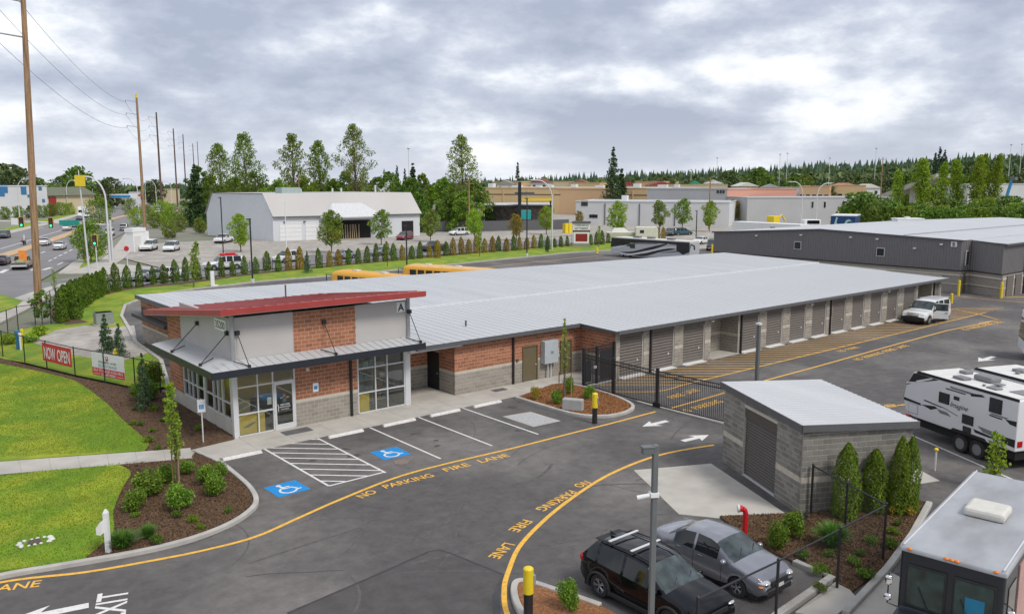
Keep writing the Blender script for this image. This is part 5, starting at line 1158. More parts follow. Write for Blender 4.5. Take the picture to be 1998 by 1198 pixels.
for sd in (1, -1):
    y = sd*(WT/2+.2); mm = MB().tube([(.0, sd*WT/2, 2.3), (-.15, y, 2.28), (-.15, y, 1.5), (0, sd*WT/2, 1.4)], .018, 6).build('mirror_arm', m_blk, T)
    MB().ball((-.15, y, 2.1), (.05, .1, .14), 8).build('mirror', m_chr, mm, smooth=True); MB().ball((-.15, y, 1.65), (.05, .1, .1), 8).build('mirror', m_chr, mm, smooth=True)
    MB().ball((-.57, sd*.85, 1.0), (.06, .12, .12), 8).build('headlight', m_lens, T, smooth=True)
MB().box(.4, -WT/2-.02, 1.5, 1.2, -WT/2+.01, 2.5).build('door_window', m_vglass, T); MB().box(.4, WT/2-.01, 1.5, 1.2, WT/2+.02, 2.5).build('door_window', m_vglass, T)
MB().box(1.5, -WT/2-.03, .7, 6.8, -WT/2, 2.7).build('side_panel', mat('truck_pink', (.42, .25, .22), .5, var=.15), T)
for x in (.7, 5.4):
    for sd in (1, -1): wheel(T, x, sd*(WT/2-.15), .42, .26, False, m_white)
# ------ yellow buses behind the roof
m_bus = mat('bus_yellow', (.72, .36, .03), .4, var=.05, sc=1); m_busr = mat('bus_faded', (.70, .42, .16), .5, var=.12, sc=2)
def bus(label, a, b, roofm):
    a, b = Vector(a), Vector(b); d = b-a; T = thing('school_bus', label, 'bus', (a.x, a.y, 0), math.atan2(d.y, d.x), 'yellow buses'); L, w, h = 11.0, 2.4, 3.0
    sec = [(-w/2, .6), (-w/2, h-.45), (-w/2+.18, h-.16), (-w/2+.55, h-.03), (0, h), (w/2-.55, h-.03), (w/2-.18, h-.16), (w/2, h-.45), (w/2, .6)]
    mb = MB()
    for x0, x1, s0, s1 in ((0, .5, .0, 0), (.5, L, 0, 0)):
        f = lambda x, s: [(x, y, z - (s)) for y, z in sec]
        q0, q1 = f(x0, .1 if x0 == 0 else 0), f(x1, 0); n = len(sec)
        mb.add(q0 + q1, [(i, i+1, n+i+1, n+i) for i in range(n-1)])
    mb.add([(0, y, z-.1) for y, z in sec], [tuple(reversed(range(len(sec))))]); mb.add([(L, y, z) for y, z in sec], [tuple(range(len(sec)))])
    mb.build('body', [m_bus], T, smooth=50)
    if roofm is not m_bus: 
        mb = MB(); q = [(y*1.002, z+.006) for y, z in sec[2:7]]; mb.add([(.6, y, z) for y, z in q] + [(L-.05, y, z) for y, z in q], [(i, i+1, 6+i, 5+i) for i in range(4)]); mb.build('faded_roof', roofm, T, smooth=50)
    for k in range(9):
        for sd in (1, -1): MB().box(.9+k*1.1, sd*w/2-.02, 1.75, 1.75+k*1.1, sd*w/2+.02, h-.5).build('window', m_wglass, T)
    MB().box(-.03, -1.0, 1.4, .02, 1.0, h-.6).build('windscreen', m_wglass, T)
    for x in (2.5, 6.5): MB().box(x-.35, -.3, h-.01, x+.35, .3, h+.1).build('roof_hatch', m_offw, T)
    for sd in (1, -1): MB().tube([(.0, sd*w/2, h-.5), (-.5, sd*(w/2+.25), h-.45), (-.5, sd*(w/2+.25), 1.6)], .05, 6).build('mirror_arm', m_blk, T)
    for x in (1.5, 9):
        for sd in (1, -1): wheel(T, x, sd*(w/2-.15), .48, .28, False)
bus('yellow school bus roof nearer the office end of the long building', G(664, 527, 2.9).xy, G(815, 541, 2.9).xy, m_bus); bus('yellow school bus with faded pinkish roof further right', G(800, 516, 2.9).xy, G(975, 527, 2.9).xy, m_busr)
# ------ long motorhome
a, b = G(1192, 500).xy, G(1345, 513).xy; d = b-a; L = d.length
T = thing('motorhome', 'long motorhome with black and silver swirl paint behind the pale roof', 'motorhome', (a.x, a.y, 0), math.atan2(d.y, d.x))
h = 3.1; m_mhs = mat('motorhome_silver', (.50, .51, .53), .35, var=.04); m_mhg = mat('motorhome_grey', (.16, .16, .18), .4, var=.05)
MB().extr([(0, .9), (-.1, 1.4), (.0, 2.4), (.35, h-.05), (.8, h), (L, h), (L, .35), (.4, .35)], 0, 2.5).build('body', m_mhs, T, bevel=.1)
MB().extr([(.5, h+.001), (L-.05, h+.001), (L-.05, h+.06), (.6, h+.06)], .05, 2.45).build('roof', mat('mh_roof', (.68, .64, .56), .6), T)
def sw(pts, m, o=.012, n=5):
    pts = spline(pts, n); MB().extr([(p.x, p.y) for p in pts], -o, -o+.006).build('swirl', m, T)
kx = L/14.0
MB().extr([(0.0*kx, h-.2), (.3, h-.08), (L-.02, h-.08), (L-.02, h-.45), (L*.5, h-.5), (L*.3, h-.7), (.0, h-.9)], -.006, 0).build('swirl', m_trb, T)
MB().extr([(-.08, 1.5), (-.02, 2.4), (.2, h-.3), (3.2*kx, h-.35), (4.2*kx, 1.75), (2.0*kx, 1.9)], -.008, -.002).build('swirl', m_trb, T)
def ribbon(pts, w, m, o):
    P = spline(pts, 8); mb = MB(); n = len(P)
    for i in range(n-1):
        w0, w1 = w*math.sin(math.pi*(i+.3)/(n+.3))**.6, w*math.sin(math.pi*(i+1.3)/(n+.3))**.6; mb.quad((P[i].x, -o, P[i].y-w0/2), (P[i+1].x, -o, P[i+1].y-w1/2), (P[i+1].x, -o, P[i+1].y+w1/2), (P[i].x, -o, P[i].y+w0/2))
    mb.build('swirl', m, T)
ribbon([(1.2*kx, .7), (4*kx, .8), (7*kx, 1.6), (10.2*kx, 2.6)], .55, m_trb, .016); ribbon([(.6*kx, .9), (3.4*kx, .55), (6.5*kx, 1.15), (9.6*kx, 1.9), (12.5*kx, 2.3)], .3, m_tr, .02)
ribbon([(3.4*kx, .5), (6.4*kx, .7), (9.2*kx, 1.55), (11.5*kx, 1.9)], .45, m_trb, .018); ribbon([(9*kx, 1.2), (11.5*kx, 1.5), (13*kx, 2.0), (12.6*kx, 2.5), (10.5*kx, 2.6)], .26, m_mhg, .024); ribbon([(2.6*kx, 1.9), (4.6*kx, 2.35), (7*kx, 2.5), (8.6*kx, 2.55)], .24, m_mhg, .014); ribbon([(0, 1.3), (1.6*kx, 1.6), (3.0*kx, 2.0)], .22, m_tr, .022)
MB().extr([(L-2.2*kx, h-.2), (L-.03, h-.2), (L-.03, 1.6), (L-1.1*kx, 1.15), (L-2.2*kx, 1.7)], -.026, -.02).build('swirl', m_trb, T); ribbon([(L-2.2*kx, .9), (L-1.1*kx, .7), (L, 1.1)], .35, m_tr, .03)
for x0, x1, z0, z1 in ((1.3*kx, 2.7*kx, 2.0, 2.55), (3.6*kx, 4.5*kx, 1.55, 2.2)): w = MB().box(x0, -.04, z0, x1, 0, z1).build('window', m_trb, T); MB().box(x0+.06, -.045, z0+.06, x1-.06, -.041, z1-.06).build('pane', m_wglass, w)
for x in (4*kx, 6.5*kx, 10*kx): MB().box(x-.6, .9, h+.06, x+.6, 1.7, h+.35).build('roof_unit', m_mhg, T, bevel=.08)
for x in (2.0*kx, 10*kx): wheel(T, x, .15, .48, .28, False); wheel(T, x, 2.35, .48, .28, False)
MB().tube([(L, .3, h-.4), (L+.9, -.2, h-.5), (L+1.0, -.2, h-1.1)], .12, 8).build('mirror_arm', m_trb, T)
# ------ far vehicles
def facing(px, py, px2, py2): a, b = G(px, py), G(px2, py2); return math.atan2(b.y-a.y, b.x-a.x)
RSD = Vector((.345, .939)).normalized(); RA = math.atan2(RSD.y, RSD.x)    # street direction
def far(name, label, cat, px, py, rz, paint, spec, **k): return car(name, label, cat, G(px, py), rz, paint, spec, group=k.pop('group', None), **k)
GS = 'cars on the street'
far('car', 'white sedan driving away on the street right of the second white sedan', 'car', 117, 487, RA, p_wht, SED, group=GS)
far('car', 'white sedan half hidden by the tall wooden pole', 'car', 88, 479, RA, p_wht, SED, group=GS)
far('car', 'dark car cut by the left edge behind the pickup', 'car', 4, 517, RA, p_dk, SED, group=GS)
far('car', 'dark grey car coming towards us at the left edge', 'car', 8, 465, RA+math.pi, p_dk, MVAN, group=GS)
far('car', 'white car below the green street sign', 'car', 131, 450, RA, p_wht, SED, group=GS)
far('car', 'silver car just behind the white car below the green street sign', 'car', 148, 443, RA, p_slv, SED, group=GS)
far('car', 'white sports utility car behind the signal mast', 'car', 214, 460, RA+math.pi, p_wht, MVAN, group=GS)
far('car', 'pale teal car at the gate right of the signal mast', 'car', 243, 450, RA, p_slv, MVAN, group=GS)
far('car', 'dark car in the far lane left of the white lorry', 'car', 155, 430, RA+math.pi, p_dk, SED, group=GS)
far('car', 'white car behind the grey median far up the street', 'car', 172, 424, RA+math.pi, p_wht, MVAN, group=GS)
T = thing('box_lorry', 'white box lorry far up the street', 'lorry', G(162, 424), RA+math.pi); MB().box(-4, -1.2, .8, 1.5, 1.2, 3.6).build('box', m_white, T, bevel=.05); MB().extr([(1.6, .5), (1.6, 2.6), (2.4, 2.6), (3.1, 1.6), (3.3, .5)], -1.1, 1.1).build('cab', m_white, T, bevel=.05); MB().extr([(2.45, 2.5), (3.05, 1.7), (3.1, 1.75), (2.5, 2.55)], -.95, .95).build('windscreen', m_vglass, T)
for x in (-2.5, 2.2): wheel(T, x, .95, .45, .25, False); wheel(T, x, -.95, .45, .25, False)
T = far('pickup_truck', 'tan pickup truck carrying an orange board in the left lane', 'pickup', 45, 524, RA, p_tan, PICK)
MB().box(-1.2, -.8, 1.1, -1.1, .2, 2.6).build('orange_board', mat('orange_board', (.75, .25, .04), .7), T); MB().box(-2.3, -.6, 1.1, -1.4, .3, 1.35).build('load', mat('load', (.35, .4, .2), .8), T); MB().box(-2.78, -.95, .5, -2.68, .95, .72).build('rear_bumper', m_alu, T)
far('parked_car', 'white sports utility car parked first in front of the white container', 'car', 291, 489, facing(300, 480, 270, 488), p_wht, VAN, group='cars parked beyond the hedge')
far('parked_car', 'white minivan parked right of the white sports utility car', 'car', 335, 490, facing(340, 480, 318, 486), p_wht, MVAN, group='cars parked beyond the hedge')
T = far('work_van', 'white van with red roof rack parked behind the hedge', 'van', 436, 526, facing(480, 522, 400, 527), p_wht, VAN); MB().box(-1.9, -.8, 1.98, .4, .8, 2.04).build('rack', m_fdc, T); MB().box(-1.7, -.6, 2.05, -.6, .2, 2.25).box(-.4, -.7, 2.05, .2, .3, 2.2).build('rack_load', m_fdc, T)
far('parked_car', 'pale green car behind the hedge near the street corner', 'car', 290, 547, facing(320, 541, 280, 546), p_slv, SED, group='cars parked beyond the hedge')
far('parked_car', 'white car behind the hedge left of the white work van', 'car', 322, 543, facing(335, 541, 310, 543), p_wht, SED, group='cars parked beyond the hedge')
far('parked_car', 'white hatchback behind the hedge below the flagpole', 'car', 562, 511, facing(580, 508, 540, 512), p_wht, MVAN, group='cars parked beyond the hedge')
far('parked_car', 'silver car behind the hedge left of the small lamp post', 'car', 672, 505, facing(700, 500, 640, 506), p_slv, SED, group='cars parked beyond the hedge')
far('parked_car', 'grey car behind the hedge right of the silver car', 'car', 745, 498, facing(770, 494, 720, 499), p_slv, SED, group='cars parked beyond the hedge')
far('parked_car', 'black pickup behind the hedge in front of the barn right end', 'pickup', 847, 490, facing(880, 484, 820, 490), p_dk, PICK, group='cars parked beyond the hedge')
far('parked_car', 'dark red car parked at the open barn door', 'car', 790, 468, facing(800, 465, 770, 469), p_red, MVAN)
far('parked_car', 'white small van parked right of the barn', 'van', 896, 459, facing(910, 458, 885, 459), p_wht, MVAN)
far('parked_car', 'white pickup parked beside the barn left door', 'pickup', 437, 474, facing(450, 470, 425, 474), p_wht, PICK)
far('parked_car', 'teal car parked above the motorhome roof', 'car', 1330, 459, facing(1312, 459, 1350, 458), p_teal, MVAN); far('parked_car', 'dark red car parked just left of the teal car', 'car', 1308, 460, facing(1312, 457, 1300, 462), p_dk, MVAN)
far('parked_car', 'white car parked behind the rear of the motorhome', 'car', 1368, 476, facing(1380, 474, 1350, 477), p_wht, SED)
far('parked_car', 'dark car parked at the end of the dark metal building', 'car', 1390, 488, facing(1390, 480, 1385, 492), p_dk, VAN)
# motorcycle with rider
q = G(48, 478); T = thing('motorcycle', 'dark motorcycle ridden away from us on the street', 'motorcycle', q, RA)
for x in (-.75, .75): MB().lathe([(.22, -.07), (.31, -.07), (.33, 0), (.31, .07), (.22, .07)], 14, (x, 0, .33), axis='y').build('wheel', m_rub, T, smooth=True)
MB().extr([(-1.0, .75), (-.9, .95), (-.2, .85), (.3, 1.05), (.6, .95), (.75, .6), (.3, .35), (-.4, .35)], -.16, .16).build('frame', mat('bike_blue', (.03, .06, .16), .3), T, bevel=.05)
MB().box(-1.15, -.42, .55, -.55, -.18, .95).build('pannier', m_dgry, T, bevel=.05); MB().box(-1.15, .18, .55, -.55, .42, .95).build('pannier', m_dgry, T, bevel=.05)
MB().tube([(.55, -.38, 1.15), (.6, 0, 1.08), (.55, .38, 1.15)], .025, 6).build('handlebar', m_blk, T); MB().box(-1.2, -.08, .78, -1.14, .08, .9).build('tail_light', m_redl, T)
# rider: one continuous lofted body (torso, limbs, head) leaning slightly forward
rb = MB()
rb.tube([(-.28, 0, .88), (-.25, 0, 1.05), (-.12, 0, 1.35), (-.02, 0, 1.5), (.02, 0, 1.56), (.05, 0, 1.64)], [.17, .19, .2, .18, .08, .07], 12)
for sd in (1, -1):
    rb.tube([(-.04, sd*.14, 1.48), (-.03, sd*.23, 1.42), (.2, sd*.34, 1.2), (.5, sd*.36, 1.16)], [.1, .075, .06, .045], 8)
    rb.tube([(-.26, sd*.08, .92), (-.22, sd*.14, .9), (.2, sd*.28, .82), (.05, sd*.3, .42), (.0, sd*.3, .32), (.18, sd*.3, .29)], [.13, .12, .085, .065, .05, .045], 8)
rb.ball((.08, 0, 1.74), (.1, .085, .12), 10)
rr = tag(rb.build('person', mat('rider_clothes', (.42, .43, .42), .8, var=.15), smooth=60, loc=q, rz=RA), 'person in pale jacket riding the motorcycle', 'person')
rm_ = rr.modifiers.new('fuse', 'REMESH'); rm_.mode = 'VOXEL'; rm_.voxel_size = .03; rm_.use_smooth_shade = True
MB().ball((.07, 0, 1.78), (.15, .135, .14), 12).build('helmet', m_white, rr, smooth=True)
# ---------------------------------------------------------------- vegetation
RNG = np.random.default_rng(11)
def fast_mesh(name, V_, Q, m):
    me = bpy.data.meshes.new(name); n, k = len(V_), Q.shape[1]
    me.vertices.add(n); me.vertices.foreach_set('co', V_.astype(np.float32).ravel()); me.loops.add(Q.size); me.loops.foreach_set('vertex_index', Q.astype(np.int32).ravel())
    me.polygons.add(len(Q)); me.polygons.foreach_set('loop_start', np.arange(0, Q.size, k, dtype=np.int32)); me.materials.append(m); me.update(calc_edges=True); me.validate(); return me
def leaves(name, C, size, m, up=0.0, aspect=.6, outward=None, tri=False):
    """one small face per centre; 'up' biases the long axis upright"""
    n = len(C); a = RNG.normal(size=(n, 3)); a[:, 2] += up*2; a /= np.linalg.norm(a, axis=1)[:, None]
    b = RNG.normal(size=(n, 3)) if outward is None else np.cross(a, outward + RNG.normal(size=(n, 3))*.35)
    b -= a*(a*b).sum(1)[:, None]; b /= np.linalg.norm(b, axis=1)[:, None] + 1e-9
    s = size*RNG.uniform(.6, 1.35, n)[:, None]; u, v = a*s*.5, b*s*.5*aspect
    if tri:
        V_ = np.stack([C - u - v, C - u + v, C + u], 1).reshape(-1, 3); return fast_mesh(name, V_, np.arange(3*n).reshape(-1, 3), m)
    c = np.cross(a, b)*s*.08
    V_ = np.stack([C - u, C - u*.1 + v + c, C + u, C - u*.1 - v + c], 1).reshape(-1, 3); return fast_mesh(name, V_, np.arange(4*n).reshape(-1, 4), m)
m_lf = [leafmat('leaf_green', (.085, .16, .014), (.28, .40, .045), .4), leafmat('leaf_dark', (.055, .115, .016), (.18, .28, .035), .35), leafmat('leaf_bright', (.16, .28, .016), (.38, .52, .045), .4),
        leafmat('leaf_autumn', (.14, .18, .018), (.38, .29, .035), alt=(.46, .19, .035)), leafmat('leaf_olive', (.095, .14, .02), (.29, .35, .06), .35)]
m_arb = leafmat('arborvitae', (.04, .09, .008), (.155, .245, .018), .25, rough=.7); m_arb2 = leafmat('arborvitae_brown', (.11, .12, .012), (.32, .26, .025), .25, alt=(.44, .23, .03), altp=.6)
m_con = leafmat('conifer', (.02, .05, .016), (.07, .125, .035), .1); m_pine = leafmat('pine', (.03, .075, .035), (.10, .17, .075), .1); m_for = leafmat('far_conifer', (.016, .042, .026), (.055, .10, .045), .1)
m_forb = leafmat('far_leaf', (.055, .09, .03), (.15, .19, .06), .2); m_grs = leafmat('grass_blade', (.15, .24, .008), (.215, .30, .012), .35); m_shr = leafmat('shrub', (.075, .15, .014), (.24, .38, .04), .3); m_shr2 = leafmat('golden_shrub', (.18, .18, .02), (.5, .38, .05), .3, alt=(.6, .3, .07))
m_yuc = leafmat('blade_plant', (.06, .16, .025), (.16, .32, .05), .3)
def broad(seed, h, rx, base, n, ls, m, clumps=26, shape='oval', up=.0, limbs=True):
    """returns (trunk mesh, crown mesh) of a broadleaf tree standing at the origin"""
    g = np.random.default_rng(seed); mb = MB(); C = []; lean = g.normal(size=2)*.03*h
    tr = [(lean[0]*t*t, lean[1]*t*t, h*.86*t) for t in (0, .2, .45, .7, 1)]; r0 = max(.03, h*.016)
    mb.tube(tr, [r0, r0*.85, r0*.65, r0*.4, r0*.15], 8)
    for i in range(clumps):
        t = (i + .5)/clumps; zf = base + (1-base)*t; ang = i*2.399 + g.uniform(-.5, .5)
        if shape == 'oval': e = math.sin(math.pi*min(1, .12 + .82*t))**.75
        elif shape == 'cotton': e = float(np.interp(t, [0, .15, .4, .65, .85, 1], [.6, .9, 1, .8, .5, .12]))*g.uniform(.55, 1.2)
        elif shape == 'poplar': e = min(1, t*5)*min(1, (1.02-t)*2.6)**.6
        else: e = (1 - t)**.8*.95 + .1
        r = rx*e*(g.uniform(.2, .68) if shape == 'poplar' else g.uniform(.35, .98)); c = np.array([lean[0]*zf*zf + r*math.cos(ang), lean[1]*zf*zf + r*math.sin(ang), h*zf*.97])
        C.append((c, rx*{'poplar': .42, 'cotton': .24}.get(shape, .42)*(.55 + .5*e)))
        if limbs and r > .12*rx:
            s = max(.15, zf - .22*g.uniform(.5, 1.2)); b0 = np.array([lean[0]*s*s, lean[1]*s*s, h*s*.86]); md = (b0+c)/2 + np.array([0, 0, h*.02])
            mb.tube([b0, md, c], [r0*.38*(1.1-t), r0*.24*(1.1-t), r0*.08], 5, cap=False)
    k = n//clumps; P = []
    for c, s in C:
        q = g.normal(size=(k, 3)); q /= np.linalg.norm(q, axis=1)[:, None]; q *= (g.uniform(.25, 1, (k, 1))**.6)*s; q[:, 2] *= .8; P.append(c + q)
    P = np.concatenate(P); P[:, 2] = np.clip(P[:, 2], base*h*.6, h*1.02)
    return mb.mesh('trunk', m_trunk, 50), leaves('crown', P, ls, m, up)
def conifer(seed, h, r, n, ls, m, droop=.25, gap=0.0, base=.06):
    g = np.random.default_rng(seed); mb = MB().tube([(0, 0, 0), (0, 0, h*.5), (0, 0, h*.98)], [h*.016, h*.009, .01], 7); P = []; O = []
    tiers = max(22, int(h*1.6))
    for i in range(tiers):
        t = (i + g.uniform(0, .6))/tiers; z = h*(base + (1-base)*t); R0 = r*(1-t)**.85*g.uniform(.72, 1.1) + .03*r; nb = 7 if t < .75 else 5
        for b in range(nb):
            a = g.uniform(0, 6.28); L_ = R0*g.uniform(.75, 1.1); k = max(2, int(n/tiers/nb*(.4+1.2*(1-t)))); u = g.uniform(.12, 1, k)**.8
            x, y = u*L_*math.cos(a), u*L_*math.sin(a); w = (1.05-u)*L_*.32; P.append(np.stack([x + g.normal(size=k)*w, y + g.normal(size=k)*w, z - droop*u*L_ + g.normal(size=k)*.11*L_ + .02*h], 1))
            O.append(np.tile([math.cos(a), math.sin(a), -droop], (k, 1)))
            if b < 4: mb.tube([(0, 0, z), (L_*.8*math.cos(a), L_*.8*math.sin(a), z - droop*L_*.7)], [.02*r, .004*r], 4, cap=False)
    P = np.concatenate(P); return mb.mesh('trunk', m_trunk, 50), leaves('crown', P, ls, m, 0, .45)
def arbor(seed, h, r, n, ls, m):
    g = np.random.default_rng(seed); t = g.uniform(0, 1, n)**1.15; pr = np.interp(t, [0, .06, .3, .6, .85, 1], [.78, .98, 1, .88, .58, .12]); a = g.uniform(0, 6.28, n)
    lump = 1 + .13*np.sin(a*3 + t*9 + seed) + .08*np.sin(a*7 - t*17); rad = r*pr*lump*g.uniform(.62, 1.04, n)**.5
    P = np.stack([rad*np.cos(a), rad*np.sin(a), t*h], 1); O = np.stack([np.cos(a), np.sin(a), .3*np.ones(n)], 1)
    return MB().tube([(0, 0, 0), (0, 0, h*.9)], [r*.12, .01], 6).mesh('trunk', m_trunk), leaves('crown', P, ls, m, 1.4, .5, O)
def shrubm(seed, h, r, n, ls, m, up=.5):
    g = np.random.default_rng(seed); k = 9; P = []
    for i in range(k):
        a = g.uniform(0, 6.28); rr = r*.55*g.uniform(0, 1); c = np.array([rr*math.cos(a), rr*math.sin(a), h*g.uniform(.3, .72)]); q = g.normal(size=(n//k, 3)); q /= np.linalg.norm(q, axis=1)[:, None]
        P.append(c + q*(g.uniform(.1, 1, (n//k, 1))**.5)*np.array([r*.5, r*.5, h*.36]))
    P = np.concatenate(P); P = P[P[:, 2] > .0]
    mb = MB()
    for i in range(6): a = i*1.05; mb.tube([(0, 0, 0), (r*.4*math.cos(a), r*.4*math.sin(a), h*.6)], [.02*h, .006*h], 4, cap=False)
    return mb.mesh('stem', m_trunk), leaves('foliage', P, ls, m, up)
def blades(seed, h, r, n, w, m):
    g = np.random.default_rng(seed); a = g.uniform(0, 6.28, n); l = g.uniform(.05, 1, n); b = g.uniform(0, .25*r, n); B_ = np.stack([b*np.cos(a), b*np.sin(a), 0*a], 1); hh = h*g.uniform(.55, 1, n)
    T_ = B_ + np.stack([l*r*np.cos(a), l*r*np.sin(a), hh*(1-.35*l)], 1); M_ = (B_+T_)/2 + np.stack([0*a, 0*a, hh*.22], 1); s = np.stack([-np.sin(a), np.cos(a), 0*a], 1)*w
    V_ = np.stack([B_-s*.6, B_+s*.6, M_+s, M_-s, T_+s*.15, T_-s*.15], 1).reshape(-1, 3); o = np.arange(n)[:, None]*6; Q = np.concatenate([o+[0, 1, 2, 3], o+[3, 2, 4, 5]]); return fast_mesh('foliage', V_, Q, m)
def plant(name, label, cat, pair, p, s=1.0, rz=None, group=None, names=('trunk', 'crown'), sz=None):
    T = thing(name, label, cat, p, random.uniform(0, 6.28) if rz is None else rz, group); T.scale = (s, s, sz or s)
    for nm, me in zip(names, pair): obj(nm, me, T)
    return T
random.seed(21)
# --- hedge of arborvitae along the back fence
AV = [arbor(i, 2.3, .5, 1400, .15, m_arb if i % 3 else m_arb2) for i in range(6)]
px_h = [(205, 572, 43), (227, 568, 52), (249, 562, 40), (272, 560, 42), (300, 555, 38), (321, 552, 38), (343, 550, 38), (362, 548, 40), (386, 546, 42), (408, 545, 38), (433, 540, 36), (455, 538, 33), (477, 535, 31), (500, 533, 32), (521, 528, 37), (543, 530, 34), (564, 527, 38), (585, 526, 39), (623, 523, 37), (643, 521, 33), (661, 518, 34), (680, 516, 34), (699, 515, 33), (716, 513, 32), (733, 511, 33), (752, 510, 34), (769, 509, 33), (786, 508, 29), (803, 506, 29), (819, 505, 30), (838, 503, 30), (853, 503, 34), (871, 499, 31), (884, 498, 31), (901, 496, 30), (915, 495, 31), (930, 494, 30), (945, 493, 29), (960, 492, 30), (972, 490, 29), (988, 491, 28), (1003, 489, 28), (1014, 488, 27), (1027, 487, 27), (1042, 485, 25), (1055, 484, 24), (1068, 487, 26), (1082, 483, 21), (1095, 482, 22), (1107, 481, 22), (1152, 479, 24), (1164, 478, 24), (1175, 477, 24), (1187, 475, 22)]
brown = {564, 585, 643, 661, 786, 838, 853, 884, 901, 915, 930, 945, 960, 988, 1014, 1027, 1042}
AVb = [AV[0], AV[3]]; AVg = [AV[1], AV[2], AV[4], AV[5]]
GH = 'arborvitae hedge along the back fence'
for i, (px, pb, hp) in enumerate(px_h):
    h = HT(px, pb, pb - hp); br = px in brown; pr = random.choice(AVb if br else AVg)
    plant('arborvitae', '%s columnar arborvitae, %s from the street corner along the back fence' % ('browning' if br else 'green', nth(i)), 'arborvitae', pr, G(px, pb, .04), h/2.3*random.uniform(.8, 1.08), group=GH, sz=h/2.3*random.uniform(.88, 1.16)).rotation_euler = (random.uniform(-.05, .05), random.uniform(-.05, .05), random.uniform(0, 6))
for i, (px, pb, hp) in enumerate([(121, 628, 64), (128, 622, 66), (137, 619, 66), (147, 622, 66), (142, 608, 62), (152, 604, 60), (160, 600, 58), (168, 594, 56), (175, 588, 54), (183, 584, 50), (191, 580, 50), (198, 575, 46)]):
    h = HT(px, pb, pb - hp); plant('arborvitae', 'green arborvitae in the dense clump by the street, %s from its near end' % nth(i), 'arborvitae', random.choice(AVg), G(px, pb, .04), h/2.3*1.0, group='dense arborvitae clump by the street', sz=h/2.3)
for i, px in enumerate((1283, 1294)):
    plant('arborvitae', '%s arborvitae of the pair behind the motorhome roof' % ('left', 'right')[i], 'arborvitae', AVb[i], G(px, 466), HT(px, 466, 443)/2.3, group='arborvitae pair behind the motorhome')
# --- big ones against the garage
m_arbn = leafmat('near_arborvitae', (.055, .115, .008), (.21, .31, .02), .25, rough=.7); AN = [arbor(20+i, 3.0, .5, 6500, .085, m_arbn) for i in range(3)]
for i, (px, pb, pt, lb, sx) in enumerate(((1648, 1008, 866, 'leftmost tall arborvitae against the grey garage wall', 1.0), (1703, 996, 877, 'middle broad arborvitae against the grey garage wall', .95), (1752, 1000, 853, 'third tall arborvitae against the garage wall, left of the pair', .8), (1772, 996, 853, 'rightmost arborvitae against the garage wall with browned foot', .72))):
    h = HT(px, pb, pt); plant('arborvitae', lb, 'arborvitae', AN[i % 3], G(px, pb, .08), sx, group='arborvitae beside the garage', sz=h/3.0)
for i, px in enumerate((1646, 1740, 1773)): plant('dry_shrub', ('orange dry foliage at the foot of the leftmost garage arborvitae', 'small orange dry tuft at the foot of the third garage arborvitae', 'orange dry foliage at the foot of the rightmost garage arborvitae')[i], 'shrub', shrubm(60+i, .5, .35, 500, .07, m_shr2), G(px, (1010, 1003, 1006)[i], .08), .8, names=('stem', 'foliage'))
# --- shrubs in the beds
SH = [shrubm(i, .9, .5, 2600, .075, m_shr) for i in range(3)]; SHL = shrubm(9, .9, .5, 1500, .08, m_shr2); YU = [blades(i, .9, .5, 420, .012, m_yuc) for i in range(2)]; LOW = [shrubm(30+i, .28, .3, 500, .06, m_lf[i]) for i in range(2)]
GB = 'shrubs in the planted beds'
def shr(px, pb, pt, label, k=0, w=1.0):
    h = HT(px, pb, pt); pr = SHL if k == 'g' else SH[k % 3]; plant('shrub', label, 'shrub', pr, G(px, pb, .08), h/.9*w, group=GB, names=('stem', 'foliage'), sz=h/.9)
for a in ((285, 968, 918, 'large green shrub at the back left of the kerbed bed'  , 0, 1.35), (267, 995, 955, 'green shrub at the lawn edge of the kerbed bed', 1, 1.2), (350, 995, 945, 'green shrub at the foot of the young tree in the kerbed bed', 2, 1.1), (322, 940, 905, 'small green shrub behind the young tree stake', 0, 1.3), (365, 925, 898, 'small green shrub near the footpath end', 1, 1.2), (405, 945, 905, 'light green shrub near the kerb by the first stall', 2, 1.0), (418, 968, 920, 'bright green shrub nearest the kerb in the kerbed bed', 0, 1.0), (430, 930, 900, 'dark green shrub at the pavement corner', 1, .9),
          (1046, 780, 754, 'golden shrub at the left of the gate island', 'g', .9), (1084, 789, 760, 'green shrub in the middle of the gate island', 0, .9), (1110, 768, 735, 'narrow green shrub behind the utility box', 1, .7), (1148, 778, 752, 'green shrub beside the iron gate in the gate island', 2, 1.0), (1109, 1188, 1132, 'green shrub on the corner island in front of the black car', 1, .8), (1519, 1072, 1018, 'bright green shrub in the bed by the grey car', 0, .9), (1546, 1048, 998, 'bright green shrub at the garage corner', 2, .9)): shr(*a)
def tuft(px, pb, pt, label, w=1.0, k=0):
    h = HT(px, pb, pt); T = thing('blade_plant', label, 'plant', G(px, pb, .08), random.uniform(0, 6), 'leafy clumps in the beds'); obj('foliage', YU[k], T); T.scale = (h/.9*w, h/.9*w, h/.9)
for a in ((1624, 1066, 1012, 'bladed green plant behind the chain link fence', 1.3, 0), (240, 1068, 1028, 'grassy clump beside the white post', 1.6, 1), (290, 1050, 1018, 'straw green grass clump in the kerbed bed', 1.2, 0)): tuft(*a)
LP = [(258, 828), (274, 830), (297, 842), (318, 822), (292, 862), (310, 878), (386, 838), (335, 812), (300, 800), (262, 800), (262, 1008), (345, 1010), (378, 1018), (444, 1000), (392, 1032), (305, 1062), (1450, 1085), (1565, 1090), (1603, 1118), (1615, 1085), (1668, 1100), (1680, 1085), (1700, 1060), (1752, 1025), (1742, 1040), (1690, 1128), (1600, 1150), (1735, 1068)]
